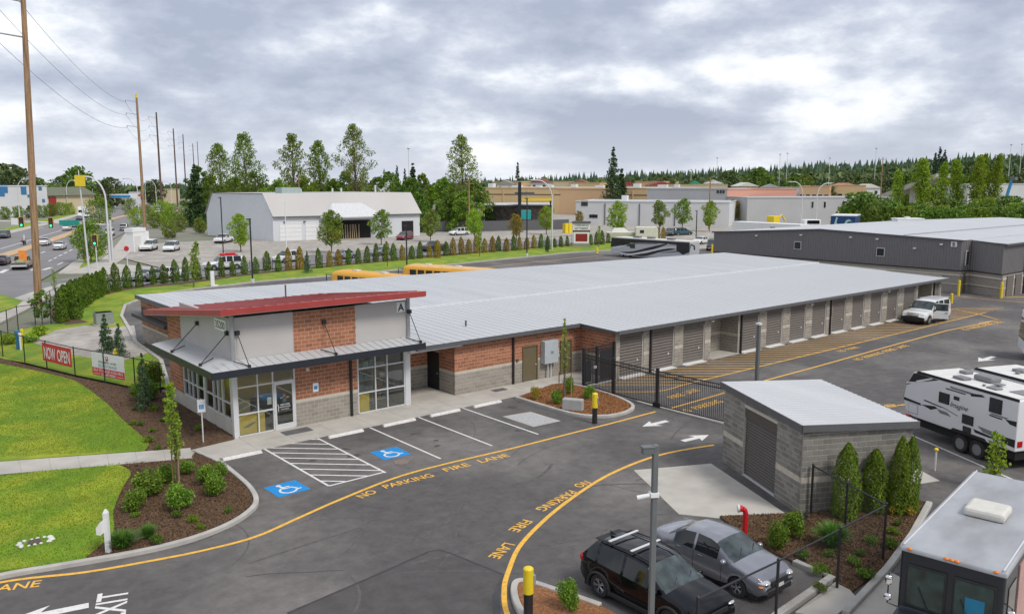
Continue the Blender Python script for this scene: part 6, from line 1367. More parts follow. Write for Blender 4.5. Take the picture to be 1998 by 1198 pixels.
whichbed = lambda px, pb: 'bed by the office' if px < 400 and pb < 880 else 'kerbed bed' if px < 500 else 'bed behind the chain link fence'
for i, (px, pb) in enumerate(LP):
    bd = whichbed(px, pb); k = sorted(q for q in LP if whichbed(*q) == bd).index((px, pb))
    plant('ground_plant', 'low green ground plant, %s from the left in the %s' % (nth(k), bd), 'plant', LOW[i % 2], G(px, pb, .08), random.uniform(.7, 1.25), group='low plants in the %s' % bd, names=('stem', 'foliage'))
# --- young trees near
def sapling(seed, h, r, base, n, ls, m): return broad(seed, h, r, base, n, ls, m, 34, 'poplar', .3)
def ytree(px, pb, pt, label, pair, h0, w=1.0, stake=False, z=.08, group='young trees', name='young_tree'):
    h = HT(px, pb, pt); T = plant(name, label, 'tree', pair, G(px, pb, z), h/h0*w, sz=h/h0, group=group)
    if stake:
        for sx in (-.35, .35): MB().tube([(sx, .1, 0), (sx, .1, h0*.36)], .03, 6).build('stake', m_wood, T)
    return T
SP1 = sapling(1, 5.0, .46, .27, 1500, .115, m_lf[2]); SP2 = sapling(2, 4.4, .3, .38, 300, .12, m_lf[2])
ytree(349, 952, 742, 'slender bright green young tree with stakes in the kerbed bed', SP1, 5.0, 1.0, True); ytree(1101, 790, 617, 'thin sparse young tree before the brick wall by the gate', SP2, 4.4, .9, True)
ytree(378, 560, 470, 'tall thin young tree on the lawn in front of the hedge', sapling(3, 4.4, .55, .2, 700, .2, m_lf[2]), 4.4, 1, group='thin young trees on the back lawn'); ytree(756, 520, 470, 'thin young tree on the lawn right of the first bus', sapling(4, 4.4, .6, .2, 500, .22, m_lf[4]), 4.4, 1, group='thin young trees on the back lawn'); ytree(936, 500, 445, 'thin young tree on the lawn above the second bus end', sapling(5, 4.4, .6, .2, 600, .22, m_lf[2]), 4.4, 1, group='thin young trees on the back lawn'); ytree(1168, 482, 440, 'thin young tree beside the red monument sign', sapling(6, 4.4, .6, .25, 400, .22, m_lf[2]), 4.4, 1)
ytree(108, 578, 526, 'thin young tree beside the tall wooden pole', sapling(7, 4.4, .6, .2, 300, .22, m_lf[2]), 4.4, 1)
PN = [conifer(i, 4.0, 1.25, 2600, .2, m_pine, .1) for i in range(2)]
ytree(208, 690, 614, 'left dark green young pine behind the banners', PN[0], 4.0, .9, group='young pines', name='young_pine'); ytree(234, 696, 632, 'right dark green young pine behind the white banner', PN[1], 4.0, .9, group='young pines', name='young_pine'); ytree(283, 802, 690, 'dark green young pine in the mulch bed by the office', PN[0], 4.0, .55, name='young_pine'); ytree(600, 532, 490, 'small dark conifer in front of the hedge', PN[1], 4.0, .7, name='young_pine'); ytree(1068, 492, 460, 'small dark conifer in front of the hedge right end', PN[0], 4.0, .6, name='young_pine')
plant('shrub', 'dark leafy shrub against the office behind the banner fence', 'shrub', shrubm(77, 1.3, .9, 2600, .14, m_lf[0]), G(300, 745), 1.0, names=('stem', 'foliage')); plant('shrub', 'low leafy shrub beside the young pine by the office', 'shrub', shrubm(78, 1.2, .9, 1600, .14, m_lf[1]), G(285, 782), 1.0, names=('stem', 'foliage'))
plant('young_tree', 'thin yellow green sapling behind the step van', 'tree', sapling(8, 2.4, .5, .12, 420, .16, m_lf[2]), G(1937, 955), 1.0)
plant('shrub', 'small leafy tree at the foot of the tall wooden pole', 'shrub', broad(41, 3.2, .9, .2, 700, .25, m_lf[1], 14), G(83, 632), .9)
for i, (px, pb) in enumerate(((60, 668), (75, 655), (15, 672))): plant('shrub', 'weedy green bush behind the banner fence, %s of three' % nth(i), 'shrub', shrubm(80+i, .7, .8, 900, .15, m_lf[2]), G(px, pb), 1.1, names=('stem', 'foliage'), group='weedy bushes by the street fence')
# --- street trees beyond the hedge
ST = [broad(50+i, 6.0, 1.75, .24, 2600, .27, m_lf[(2, 0, 3, 4)[i % 4]], 26, 'oval') for i in range(4)]
for px, pb, pt, k, lb in ((470, 492, 418, 0, 'young street tree before the barn left door'), (647, 494, 411, 1, 'full green street tree before the middle of the barn'), (744, 478, 410, 1, 'green street tree before the barn porch right side'), (840, 472, 410, 3, 'reddish green street tree at the barn right end'), (926, 470, 408, 0, 'yellow green street tree right of the barn'), (1008, 470, 418, 2, 'orange tinted street tree left of the curved white lamp'), (1066, 458, 402, 0, 'green street tree behind the curved white lamp'), (1130, 445, 412, 2, 'small yellow tree before the white warehouse corner'),
                         (1205, 462, 393, 0, 'pale green street tree before the white warehouse'), (1287, 452, 392, 1, 'narrow green street tree before the white warehouse'), (1331, 448, 388, 1, 'round green street tree before the white warehouse'), (1384, 452, 393, 0, 'bright green street tree by the brown pole'), (1432, 436, 390, 2, 'orange and green street tree before the pink wall'), (1472, 436, 393, 0, 'green street tree before the pink wall right part'), (1612, 432, 390, 2, 'yellow autumn tree before the long grey wall'), (1645, 432, 392, 0, 'bright yellow green tree before the long grey wall'), (1570, 400, 340, 3, 'thin tree before the far grey wall left of the white lamp')):
    ytree(px, pb, pt, lb, ST[k], 6.0, 1.0, z=0, group='street trees', name='street_tree')
plant('street_tree', 'wide green tree on the verge behind the traffic signals', 'tree', broad(61, 7, 2.8, .16, 5200, .3, m_lf[0], 34), G(178, 512), HT(178, 512, 432)/7)
for i, (px, pb, pt, m) in enumerate(((10, 428, 404, 0), (36, 427, 402, 0), (60, 426, 402, 1), (82, 425, 401, 0), (102, 423, 398, 1), (121, 421, 395, 0), (136, 419, 396, 2), (195, 440, 385, 0), (255, 420, 388, 4), (268, 440, 405, 2), (240, 400, 392, 1), (320, 440, 392, 2), (335, 442, 398, 2), (302, 445, 415, 4), (290, 430, 400, 4), (375, 440, 393, 2), (350, 452, 418, 4), (146, 405, 393, 0), (390, 455, 425, 4), (330, 465, 432, 4))):
    h = HT(px, pb, pt); plant('roadside_bush', 'bushy green growth beside the street, %s of the roadside bushes' % nth(i), 'bush', broad(200+i, h, h*.5, .06, 2200, max(.28, h*.055), m_lf[m], 20), G(px, pb), 1.0, group='bushes along the street')
# --- tall trees behind the barn
for i, (px, d, pt, w, sh, m, lb) in enumerate(((433, 235, 280, 6.5, 'cotton', 0, 'leftmost tall leafy tree behind the barn'), (482, 228, 259, 6.5, 'cotton', 0, 'second tall leafy tree behind the barn'), (572, 226, 260, 5.6, 'cotton', 4, 'third tall tree behind the barn with a narrow crown'), (626, 232, 274, 5.4, 'cotton', 0, 'fourth tree behind the barn, shorter and bushy'), (696, 220, 242, 6.4, 'cotton', 4, 'tallest airy tree behind the barn right half'), (903, 225, 264, 6.2, 'cotton', 4, 'lone tall airy tree right of the barn'))):
    p = AT(px, d); zt = 12 - (pt - 355)/F*d; nl = 9000; plant('tall_tree', lb, 'tree', broad(300+i, zt, w, .1, 6000, .46, m_lf[m], 90, sh, .5), p, 1.0, group='tall trees behind the barn')
for i, (px, d, pt, w, m) in enumerate(((382, 230, 322, 4.5, 1), (410, 250, 340, 6, 0), (455, 235, 345, 7, 0), (505, 222, 335, 7, 1), (545, 215, 350, 7, 0), (598, 216, 345, 7, 0), (650, 214, 350, 6, 1), (735, 222, 345, 6, 1), (670, 224, 335, 6, 0), (800, 225, 345, 5.5, 1), (828, 228, 338, 5, 0), (868, 222, 345, 6, 0), (925, 226, 350, 5, 1), (815, 205, 375, 5, 1), (880, 208, 378, 5, 1), (850, 230, 360, 5, 2), (940, 240, 360, 5, 1), (905, 205, 372, 5, 0))):
    p = AT(px, d); zt = 12 - (pt - 355)/F*d; plant('bushy_tree', 'dense lower tree filling the row behind the barn, %s of the lower trees' % nth(i), 'tree', broad(330+i, zt, w, .04, 3000, .55, m_lf[m], 34, 'cotton'), p, 1.0, group='lower trees behind the barn')
for px, d, pt, r, lb in ((1196, 300, 290, 5.2, 'tall dark conifer between the tan and the grey warehouses'), (1213, 305, 330, 4.0, 'smaller conifer leaning on the tall dark conifer'), (380, 228, 322, 4.2, 'dark conifer left of the tall trees behind the barn'), (806, 240, 322, 3.2, 'slim conifer right of the barn roof')):
    p = AT(px, d); zt = 12 - (pt - 355)/F*d; plant('conifer', lb, 'tree', conifer(int(px), zt, r, 3600, .75, m_con, .22), p, 1.0, group='tall conifers')
# --- poplars and hedge bank at right
m_pop = leafmat('poplar_leaf', (.15, .24, .014), (.36, .48, .04), .4); PO = [broad(400+i, 16, 2.2, .04, 5200, .36, m_pop, 60, 'poplar', .6) for i in range(3)]
for i, (px, d, pt, w, lb) in enumerate(((1755, 215, 330, .95, 'leftmost columnar poplar'), (1803, 212, 308, 1.25, 'second columnar poplar, broad and tall'), (1838, 216, 315, .95, 'third columnar poplar'), (1872, 216, 309, 1.05, 'fourth columnar poplar'), (1905, 212, 302, .95, 'fifth columnar poplar, yellowish'), (1922, 215, 299, .8, 'sixth columnar poplar with bare stems'), (1941, 214, 299, .8, 'rightmost columnar poplar'))):
    p = AT(px, d); zt = 12 - (pt - 355)/F*d; plant('poplar', lb + ' on the right', 'tree', PO[i % 3], p, w*zt/16, group='row of poplars', sz=zt/16)
BU = [broad(420+i, 5, 3.2, .02, 2000, .5, m_lf[(1, 0, 1)[i]], 22) for i in range(3)]
for i, (px, d, pt) in enumerate([(1690, 195, 378), (1672, 200, 395), (1712, 185, 398), (1740, 190, 396), (1765, 185, 404), (1790, 195, 398), (1812, 185, 408), (1838, 190, 402), (1862, 182, 408), (1888, 190, 400), (1912, 184, 406), (1940, 190, 400), (1965, 183, 404), (1990, 190, 398), (1725, 205, 388), (1850, 200, 392), (1925, 205, 388), (1975, 205, 385), (2010, 185, 400)]):
    p = AT(px, d); zt = 12 - (pt - 355)/F*d; plant('bush', 'dark green bush, %s from the left in the bank behind the metal building' % nth(sorted([q[0] for q in [(1690,), (1672,), (1712,), (1740,), (1765,), (1790,), (1812,), (1838,), (1862,), (1888,), (1912,), (1940,), (1965,), (1990,), (1725,), (1850,), (1925,), (1975,), (2010,)]]).index(px)), 'bush', BU[i % 3], p, zt/5, group='bank of bushes on the right')
# --- middle distance woods, countable crowns
MT = [broad(440+i, 12, 5, .08, 1500, 1.0, m_forb if i < 2 else m_lf[1], 22) for i in range(3)]; MC = [conifer(450+i, 18, 4, 900, 1.1, m_for, .2) for i in range(2)]
mids = [(15, 330, 323), (40, 340, 332), (150, 360, 328), (120, 400, 345), (215, 420, 348), (75, 380, 350), (200, 380, 352), (300, 440, 352), (760, 420, 338), (985, 420, 352), (1340, 420, 352), (1480, 420, 330), (1420, 430, 335), (1300, 430, 345), (1550, 420, 345), (1590, 400, 362), (1640, 420, 350), (1680, 420, 352), (1715, 400, 350), (1735, 420, 345), (1770, 400, 340), (1620, 380, 365), (1665, 400, 335), (1960, 420, 345), (1985, 400, 340), (1830, 420, 340), (1890, 420, 342)]
for i, (px, d, pt) in enumerate(mids):
    p = AT(px, d); p.z = hill(p.x, p.y) - .1; zt = 12 - (pt - 355)/F*d - p.z; plant('distant_tree', 'distant rounded tree on the skyline, %s from the left' % nth(sorted(m[0] for m in mids).index(px)), 'tree', MT[i % 3], p, max(.5, zt/12)*1.05, group='distant rounded trees', sz=max(.5, zt/12))
for i, (px, d, pt) in enumerate(((1830, 460, 290), (1822, 470, 300), (775, 500, 325), (790, 500, 330), (750, 520, 332), (1010, 560, 318), (1840, 465, 296))):
    p = AT(px, d); p.z = hill(p.x, p.y) - .1; zt = 12 - (pt - 355)/F*d - p.z; plant('distant_conifer', 'distant dark conifer standing above the woods, %s listed from the left' % nth(sorted((1830, 1822, 775, 790, 750, 1010, 1840)).index(px)), 'tree', MC[i % 2], p, zt/18*.75, group='distant conifers', sz=zt/18)
# --- the wooded hill: one mass
def forest():
    g = np.random.default_rng(5); P = []; Q = []; o = 0; Pb = []
    n = 5200
    for i in range(n):
        px = g.uniform(-150, 2150); d = g.uniform(560, 880)**1.0
        lim = np.interp(px, [-150, 350, 700, 950, 1200, 2150], [.25, .3, .5, .8, 1, 1])
        if g.uniform() > lim: continue
        p = AT(px, d); z = hill(p.x, p.y) - 1; 
        if px < 960 and g.uniform() < .35: h = g.uniform(8, 13)
        else: h = (g.uniform(10, 17) if g.uniform() < .88 else g.uniform(16, 20))*np.interp(px, [0, 900, 1200, 2000], [.62, .75, .95, 1.05])
        if g.uniform() < ((.75 if d < 650 else .1) if px > 900 else .5):
            k = 26; q = g.normal(size=(k, 3)); q /= np.linalg.norm(q, axis=1)[:, None]; Pb.append(np.array([p.x, p.y, z + h*.42]) + q*np.array([h*.32, h*.32, h*.36])); continue
        r = h*g.uniform(.14, .26); T_ = 4
        for t in range(T_):
            f = t/T_; zb = z + h*(.12 + .8*f); zt_ = min(z + h*(.12 + .8*f) + h*.38, z + h); rr = r*(1-f)*g.uniform(.85, 1.15) + .2; m = 7; a = g.uniform(0, 6.28) + np.arange(m)*6.283/m; rad = rr*np.where(np.arange(m) % 2, .55, 1.15)
            P.append(np.stack([p.x + rad*np.cos(a), p.y + rad*np.sin(a), np.full(m, zb) - (np.arange(m) % 2 == 0)*h*.04], 1)); P.append(np.array([[p.x, p.y, zt_]])); Q += [(o+k, o+(k+1) % m, o+m) for k in range(m)]; o += m+1
    V_ = np.concatenate(P); tag(obj('forest', fast_mesh('forest', V_, np.array(Q), m_for)), 'dense dark conifer wood covering the far hill', 'forest', kind='stuff')
    Pb = np.concatenate(Pb); tag(obj('woodland', leaves('woodland', Pb, 4.2, m_forb, 0, .8)), 'mixed leafy woodland on the far hill', 'woodland', kind='stuff')
forest()
# --- grass on the lawns
def inside(P, poly):
    x, y = P[:, 0], P[:, 1]; r = np.zeros(len(P), bool); n = len(poly)
    for i in range(n):
        x0, y0 = poly[i][0], poly[i][1]; x1, y1 = poly[(i+1) % n][0], poly[(i+1) % n][1]
        c = ((y0 > y) != (y1 > y)) & (x < (x1-x0)*(y-y0)/((y1-y0) + 1e-12) + x0); r ^= c
    return r
def grass(name, label, poly, z, n, h, box):
    P = np.stack([RNG.uniform(box[0], box[2], n), RNG.uniform(box[1], box[3], n)], 1); P = P[inside(P, poly)]; k = len(P); C = np.concatenate([P, np.full((k, 1), z)], 1)
    a = RNG.uniform(0, 6.28, k); s = np.stack([np.cos(a), np.sin(a), 0*a], 1)*.02; hh = h*RNG.uniform(.5, 1.3, k)[:, None]; tip = C + np.concatenate([RNG.normal(size=(k, 2))*.03, np.ones((k, 1))], 1)*np.concatenate([np.ones((k, 2)), hh], 1)
    V_ = np.stack([C-s, C+s, tip], 1).reshape(-1, 3); tag(obj(name, fast_mesh(name, V_, np.arange(3*k).reshape(-1, 3), m_grs)), label, 'grass', kind='stuff')
grass('lawn_grass', 'short mown grass of the front lawn above the footpath', fl + [G(0, 896).xy, Vector((-12, 44)), Vector((-12, 66))], .095, 80000, .045, (1, 38, 12.5, 66))
grass('verge_grass', 'short mown grass of the lawn below the footpath', l2 + [G(0, 1118).xy, Vector((-6, 29.6)), Vector((-6, 40.2)), G(0, 931).xy], .095, 38000, .045, (1, 28, 11, 41))
# --- wood chips scattered over the mulch
def chips(name, label, poly, z, n, box, m):
    P = np.stack([RNG.uniform(box[0], box[2], n), RNG.uniform(box[1], box[3], n)], 1); P = P[inside(P, poly)]; C = np.concatenate([P, np.full((len(P), 1), z)], 1); C[:, 2] += RNG.uniform(0, .03, len(C))
    tag(obj(name, leaves(name, C, .085, m, 0, .35)), label, 'mulch', kind='stuff')
m_chip = leafmat('bark_chip', (.045, .028, .015), (.19, .108, .055), 0, rough=.9); m_chip2 = leafmat('fresh_chip', (.14, .05, .018), (.38, .17, .07), 0, rough=.9)
isl1 = l2[::-1] + [G(228, 908).xy, G(300, 903).xy, G(372, 897).xy] + [p for p in CURB1[::-1] if p.x > G(160, 1098).x - .1 and p.y < 37.2]
chips('bark_chips', 'dark bark chips covering the kerbed bed', isl1, .09, 26000, (5, 27, 13, 39), m_chip)
chips('bark_chips', 'dark bark chips covering the bed between lawn and office', list(reversed(fl)) + [G(0, 700).xy, G(50, 714).xy, G(147, 738).xy, G(262, 762).xy, Vector((14.5, 49.6)), Vector((14.45, 38)), G(375, 878).xy], .085, 26000, (6, 37, 15, 66), m_chip)
chips('bark_chips', 'bark chips covering the bed behind the chain link fence', bed, .085, 26000, (22, 11, 32, 18), m_chip)
chips('bark_chips', 'fresh orange bark chips on the gate island', isl, .105, 14000, (29, 29, 34, 36.5), m_chip2)
# ---------------------------------------------------------------- street and far ground
sr = RSD; sn = Vector((-sr.y, sr.x))         # sn points to the left of the street
def road_pt(s, off): o = Vector((19.5, 104.0)); return o + sr*s + sn*off
S0, S1 = -130, 700
struct(MB().sheet([road_pt(S0, 34), road_pt(S0, 3.2), road_pt(S1, 3.2), road_pt(S1, 34)], .004).build('street', m_street))
ST_ = bpy.data.objects['street']
cr = [G(p, q).xy for p, q in ((115, 562), (215, 545), (330, 536), (500, 516), (700, 500), (900, 486), (1100, 470), (1250, 460), (1400, 452), (1500, 446))]
struct(MB().strip(spline([Vector((-20, 98))] + cr, 3), 13, .0).build('side_street', m_street))
struct(MB().strip(spline([G(p, q).xy for p, q in ((-60, 640), (0, 612), (60, 583), (120, 562), (160, 552))], 5), 3.4, .06, 0, -.1).build('street_pavement', m_conc))
struct(MB().strip([road_pt(60, 1.4), road_pt(36, 1.6), road_pt(20, 1.0)], 3.0, .06, 0, -.1).build('corner_pavement', m_conc))
struct(MB().strip(spline([G(p, q).xy for p, q in ((150, 534), (190, 522), (230, 497), (250, 470), (262, 450))], 4), 3.2, .07, 0, -.1).build('far_pavement', m_conc)); struct(MB().prism([G(p, q).xy for p, q in ((150, 528), (200, 545), (330, 535), (300, 522), (220, 515))], -.1, .06).build('corner_plaza', m_conc))
struct(MB().sheet([G(p, q).xy for p, q in ((0, 595), (0, 575), (45, 588), (30, 600), (-40, 628), (-60, 610))], .075).build('verge', m_lawn))
struct(MB().sheet([G(p, q).xy for p, q in ((155, 525), (178, 516), (206, 496), (204, 490), (180, 500), (158, 518))], .09).build('verge', m_lawn))
m_med = mat('median_paving', (.52, .36, .20), .8, var=.12, sc=.4)
struct(MB().strip([G(p, q).xy for p, q in ((-60, 520), (0, 502), (60, 483), (110, 466), (150, 452), (190, 438))], 2.4, .14, 0, -.05).build('median', m_med)); struct(MB().strip([G(p, q).xy for p, q in ((190, 437), (222, 427), (250, 420), (275, 409))], 2.0, .14, 0, -.05).build('median', m_med))
struct(MB().strip([G(p, q).xy for p, q in ((-40, 470), (0, 458), (90, 437), (180, 412), (230, 398))], 3.0, .12, 0, -.05).build('far_side_pavement', m_conc)); struct(MB().strip([G(p, q).xy for p, q in ((-40, 462), (0, 452), (90, 431), (170, 410))], 4.0, .1).build('far_verge', m_lawn))
def lane(pts, w=.25): MB().strip([G(p, q).xy for p, q in pts], w, .012).build('lane_line', m_wht, ST_)
lane([(0, 486), (45, 473), (80, 462)]); lane([(75, 463), (112, 452), (120, 449)]); lane([(60, 450), (85, 444)], .3); lane([(112, 517), (123, 512)]); lane([(138, 524), (146, 519)], .4); lane([(84, 527), (100, 522)], .6); lane([(62, 528), (68, 524)], .5); lane([(0, 533), (14, 526)], .7); lane([(0, 592), (12, 584)], .5); lane([(8, 592), (20, 585)], .5)
for t in range(5): lane([(95 + t*10, 510 - t*5), (101 + t*10, 507 - t*5)], .25)
lane([(142, 548), (152, 545)], .4); lane([(80, 494), (88, 491)], .3)
struct(MB().sheet([G(p, q).xy for p, q in ((225, 500), (330, 527), (600, 500), (900, 478), (1120, 466), (1110, 445), (900, 450), (700, 462), (400, 470), (240, 478))], .008).build('gravel_yard', m_grav))
struct(MB().sheet([G(p, q).xy for p, q in ((180, 700), (120, 690), (60, 668), (110, 645), (165, 636), (215, 640), (262, 636), (268, 668), (290, 690), (240, 705))], .056).build('gravel_patch', m_grav))
struct(MB().strip([Vector(p) for p in LOT_BACK[1:]], .25, .15, 0, -.1).build('kerb', m_curb)) 
mbm = MB().strip([p - Vector((0, .2)) for p in HEDGE], 1.8, .055); struct(mbm.build('hedge_mulch', m_mulch))
paint('drive_line', MB().strip([(100, 97.5), (88, 96), (75, 94.5), (60, 92)], .2, .009), m_yel)
struct(MB().sheet([AT(p, d).xy for p, d in ((1000, 330), (1600, 260), (1900, 250), (2100, 150), (1500, 140), (1380, 150), (1100, 170))], .006).build('far_yard', m_grav))
for i in range(9):
    y = 60.2 + i*2.9; x = 16.2 + (1.0 if i > 4 else .3*i)
    MB().strip([(17.1 + .24*(y-58)/1.0*.55, y), (18.2, y-.5)], .1, .009).build('stall_line', m_yel, LOT)
# ---------------------------------------------------------------- wooden power poles and wires
poles = []
PB = G(75, 594).xy
pp = [(PB, 33.0, 'tall wooden power pole close to the fence at left'), ]
for px, d, pt in ((277, 215, 197), (313, 300, 229), (344, 400, 258), (362, 500, 268), (380, 640, 285), (389, 780, 280)): pp.append((AT(px, d).xy, 12 - (pt-355)/F*d, None))
for i, (p, h, lb) in enumerate(pp):
    lb = lb or 'wooden power pole along the street, %s beyond the nearest one' % nth(i-1)
    T = thing('power_pole', lb, 'power pole', (p.x, p.y, 0), 0, 'power poles along the street')
    lean = Vector((.85, -.7, 0)) if i == 0 else Vector((0, 0, 0)); top = Vector((0, 0, h)) + lean
    MB().tube([(0, 0, -.2), tuple(Vector((0, 0, h*.5)) + lean*.5), tuple(top)], [.36, .3, .2] if i == 0 else [.4, .34, .26], 12).build('pole', m_wood if i in (0, 1) else mat('pole_brown%d' % i, (.12, .075, .06), .9, var=.15), T, smooth=True)
    MB().tube([tuple(top - Vector((0, 0, .1))), tuple(top + Vector((0, 0, .9)))], .26, 8).build('pole_cap', m_ypl if i < 2 else m_dgry, T)
    arms = []
    for k in range(3):
        z = h - 1.0 - k*3.1*(1 if i else 1.05); c = lean*(z/h); e = Vector((sn.x*2.6 + c.x, sn.y*2.6 + c.y, z + .35))
        a_ = MB().tube([tuple(Vector((c.x, c.y, z))), tuple(e)], [.09, .07], 6).build('cross_arm', m_steel, T); MB().tube([tuple(e), tuple(e - Vector((0, 0, .5)))], .06, 6).build('insulator', m_dgry, a_); arms.append(Vector((p.x, p.y, 0)) + e - Vector((0, 0, .5)))
    poles.append(arms)
pre = [a - Vector((sr.x, sr.y, 0))*85 + Vector((0, 0, .8)) for a in poles[0]]
seq = [pre] + poles
for i in range(len(seq)-2):
    for k in range(3):
        a, b = seq[i][k], seq[i+1][k]; n = 14; pts = []
        for j in range(n+1): t = j/n; q = a.lerp(b, t); q.z -= 4*2.4*t*(1-t); pts.append(q)
        o = MB().tube([q - pts[0] for q in pts], .028, 4).build('power_line', m_dgry, loc=pts[0])
        tag(o, '%s sagging power line in the span %s the nearest wooden pole' % (('upper', 'middle', 'lower')[k], 'arriving at' if i == 0 else ('leaving' if i == 1 else '%s beyond' % nth(i-2))), 'wire', 'power lines along the street')
# ---------------------------------------------------------------- street lights, signals
def curved_light(label, px, pb, pt, side, group='curved street lights', r=.11, arm=2.6):
    p = G(px, pb); h = HT(px, pb, pt); T = thing('street_light', label, 'street light', p, 0, group); d = Vector((RD[0], RD[1], 0))*side; k = arm
    pts = [(0, 0, 0), (0, 0, h*.72)] + [tuple(d*(k*(1-math.cos(a))) + Vector((0, 0, h*.72 + h*.28*math.sin(a)))) for a in np.linspace(.25, 1.45, 7)]
    pts.append(tuple(Vector(pts[-1]) + d*k*.7 + Vector((0, 0, .05))))
    MB().tube(pts, [r*1.2] + [r*.8]*(len(pts)-1), 8).build('pole', m_alu, T, smooth=True); e = Vector(pts[-1]); MB().ball(tuple(e), (.35, .35, .1), 8).build('lamp_head', m_steel, T, smooth=True)
for a in (('white curved street light at the intersection beside the signal mast', 215, 512, 345, -1), ('curved street light right of the sign pole, before the second wooden pole', 272, 432, 349, -1), ('white curved street light left of the tall pole', 39, 430, 350, 1), ('curved street light across the street before the tan shop', 133, 418, 352, 1), ('curved street light across the street by the fuel canopy', 183, 410, 354, 1), ('curved street light farther along the far side', 225, 405, 354, 1), ('far curved street light left of the third pole', 285, 402, 353, 1), ('far curved street light before the third pole', 306, 405, 353, -1), ('far curved street light beyond the fourth pole', 336, 402, 354, -1), ('slender street light far up the street', 296, 395, 354, 1), ('tall white curved street light behind the hedge, left of the monument sign', 1077, 487, 352, -1), ('white curved street light before the long grey wall', 1563, 440, 355, -1), ('pale curved street light right of the long grey wall lamp', 1592, 440, 358, 1)): curved_light(*a, r=.16 if a[1] < 700 else .13)
for px, pb, pt, lb in ((560, 508, 395, 'thin white flagpole before the barn'), (1390, 300, 300, '')):
    if not lb: continue
    p = G(px, pb); h = HT(px, pb, pt); T = thing('flagpole', lb, 'flagpole', p); MB().tube([(0, 0, 0), (0, 0, h)], [.09, .05], 8).build('pole', m_white, T); MB().ball((0, 0, h), (.1, .1, .1), 6).build('finial', m_alu, T)
for px, pb, pt, lb in ((493, 552, 428, 'thin black lamp post in front of the barn'), (436, 500, 386, 'black lamp post before the barn gable'), (794, 525, 441, 'dark lamp post between the two buses'), (1028, 500, 388, 'dark lamp post on the lawn before the teal container'), (1358, 470, 412, 'dark lamp post above the motorhome rear')):
    p = G(px, pb); h = HT(px, pb, pt); T = thing('dark_lamp_post', lb, 'lamp post', p, 0, 'dark lamp posts'); MB().tube([(0, 0, 0), (0, 0, .5)], .22, 10).build('base', m_offw, T); MB().box(-.07, -.07, .5, .07, .07, h).build('pole', m_blk, T); MB().box(-.35, -.15, h-.05, .1, .15, h+.08).build('lamp_head', m_blk, T)
m_sig = mat('signal_yellow', (.62, .42, .02), .5, var=0); m_grn = emis('green_lens', (.05, .8, .35), 1.6); m_dkr = mat('dark_red_lens', (.10, .02, .02), .4, var=0); m_dka = mat('dark_amber_lens', (.12, .06, .02), .4, var=0)
def signal_head(T, c, f):
    """c: centre, f: plan direction it faces"""
    f = Vector((f[0], f[1], 0)).normalized(); s = Vector((-f.y, f.x, 0)); c = Vector(c)
    def bx(w, h0, h1, d0, d1, nm, m, par): 
        q = [c + s*(-w) + f*d0, c + s*w + f*d0, c + s*w + f*d1, c + s*(-w) + f*d1]; return MB().prism([p.xy for p in q], c.z+h0, c.z+h1).build(nm, m, par)
    b = bx(.40, -.78, .78, -.1, -.02, 'backplate', m_sig, T); h = bx(.3, -.7, .7, -.02, .06, 'housing', m_blk, T)
    for k, m in ((.44, m_dkr), (0, m_dka), (-.44, m_grn)):
        q = c + f*.07 + Vector((0, 0, k)); r = .17; M_ = MB(); M_.add([tuple(q)] + [tuple(q + s*r*math.cos(a) + Vector((0, 0, r*math.sin(a)))) for a in np.linspace(0, 6.283, 13)[:-1]], [(0, i+1, (i+1) % 12 + 1) for i in range(12)]); M_.build('lens', m, T)
p = G(216, 511); face = -Vector(VD); hA = HT(216, 511, 438)
T = thing('signal_mast', 'grey traffic signal mast with long arm across the street', 'traffic signal', (p.x+.25, p.y-.2, 0), world=False)
MB().tube([(0, 0, 0), (0, 0, hA+.6)], [.2, .16], 10).build('pole', m_alu, T, smooth=True); e = AT(-40, p.x*VD[0] + p.y*VD[1] - 3) - Vector((p.x+.25, p.y-.2, 0))
MB().tube([(0, 0, hA-.1), (e.x*.5, e.y*.5, hA+.35), (e.x, e.y, hA+.7)], [.14, .11, .07], 8).build('mast_arm', m_alu, T, smooth=True)
for px, lbn in ((38, 0), (97, 0)):
    t = (216-px)/256; q = Vector((e.x*t, e.y*t, hA + .2 + .5*t)) - Vector((VD[0], VD[1], 0))*.3; sg = MB().tube([(q.x, q.y, q.z-.4), (q.x, q.y, q.z+.3)], .05, 6).build('bracket', m_alu, T); signal_head(sg, (q.x, q.y, q.z-.1), face)
f3 = Vector((VD[0], VD[1], 0)); s3 = Vector((RD[0], RD[1], 0))
def panel(T, q, w, h, m, nm='sign_panel', th=.06): 
    a, b = q - s3*w, q + s3*w; return MB().obox(a.xy, b.xy, th, q.z-h, q.z+h).build(nm, m, T)
t = (216-135)/256; panel(T, Vector((e.x*t, e.y*t, hA + .3)) - f3*.35, 1.5, .38, mat('street_sign_green', (.02, .28, .22), .5), 'street_name_sign'); t = (216-25)/256; panel(T, Vector((e.x*t, e.y*t, hA+.55)) - f3*.35, .5, .5, m_white, 'sign_panel')
p = G(190, 525); T = thing('pedestal_signal', 'short traffic signal on a pole beside the verge', 'traffic signal', p); h = HT(190, 525, 456); MB().tube([(0, 0, 0), (0, 0, h)], .07, 8).build('pole', m_alu, T); signal_head(T, tuple(Vector((0, 0, h-.9)) - f3*.2), face)
p = G(176, 548); hs = HT(176, 548, 332); T = thing('sign_pole', 'tall grey pole with square yellow sign at the street corner', 'sign', p); MB().tube([(0, 0, 0), (-.35, .25, hs)], [.14, .06], 8).build('pole', m_alu, T); hq = HT(176, 548, 353); panel(T, Vector((-.2, .1, hq)) - f3*.2, .62, .66, m_ypl); MB().box(-.35, -.35, 0, .35, .35, .5).build('pole_base', m_alu, T)
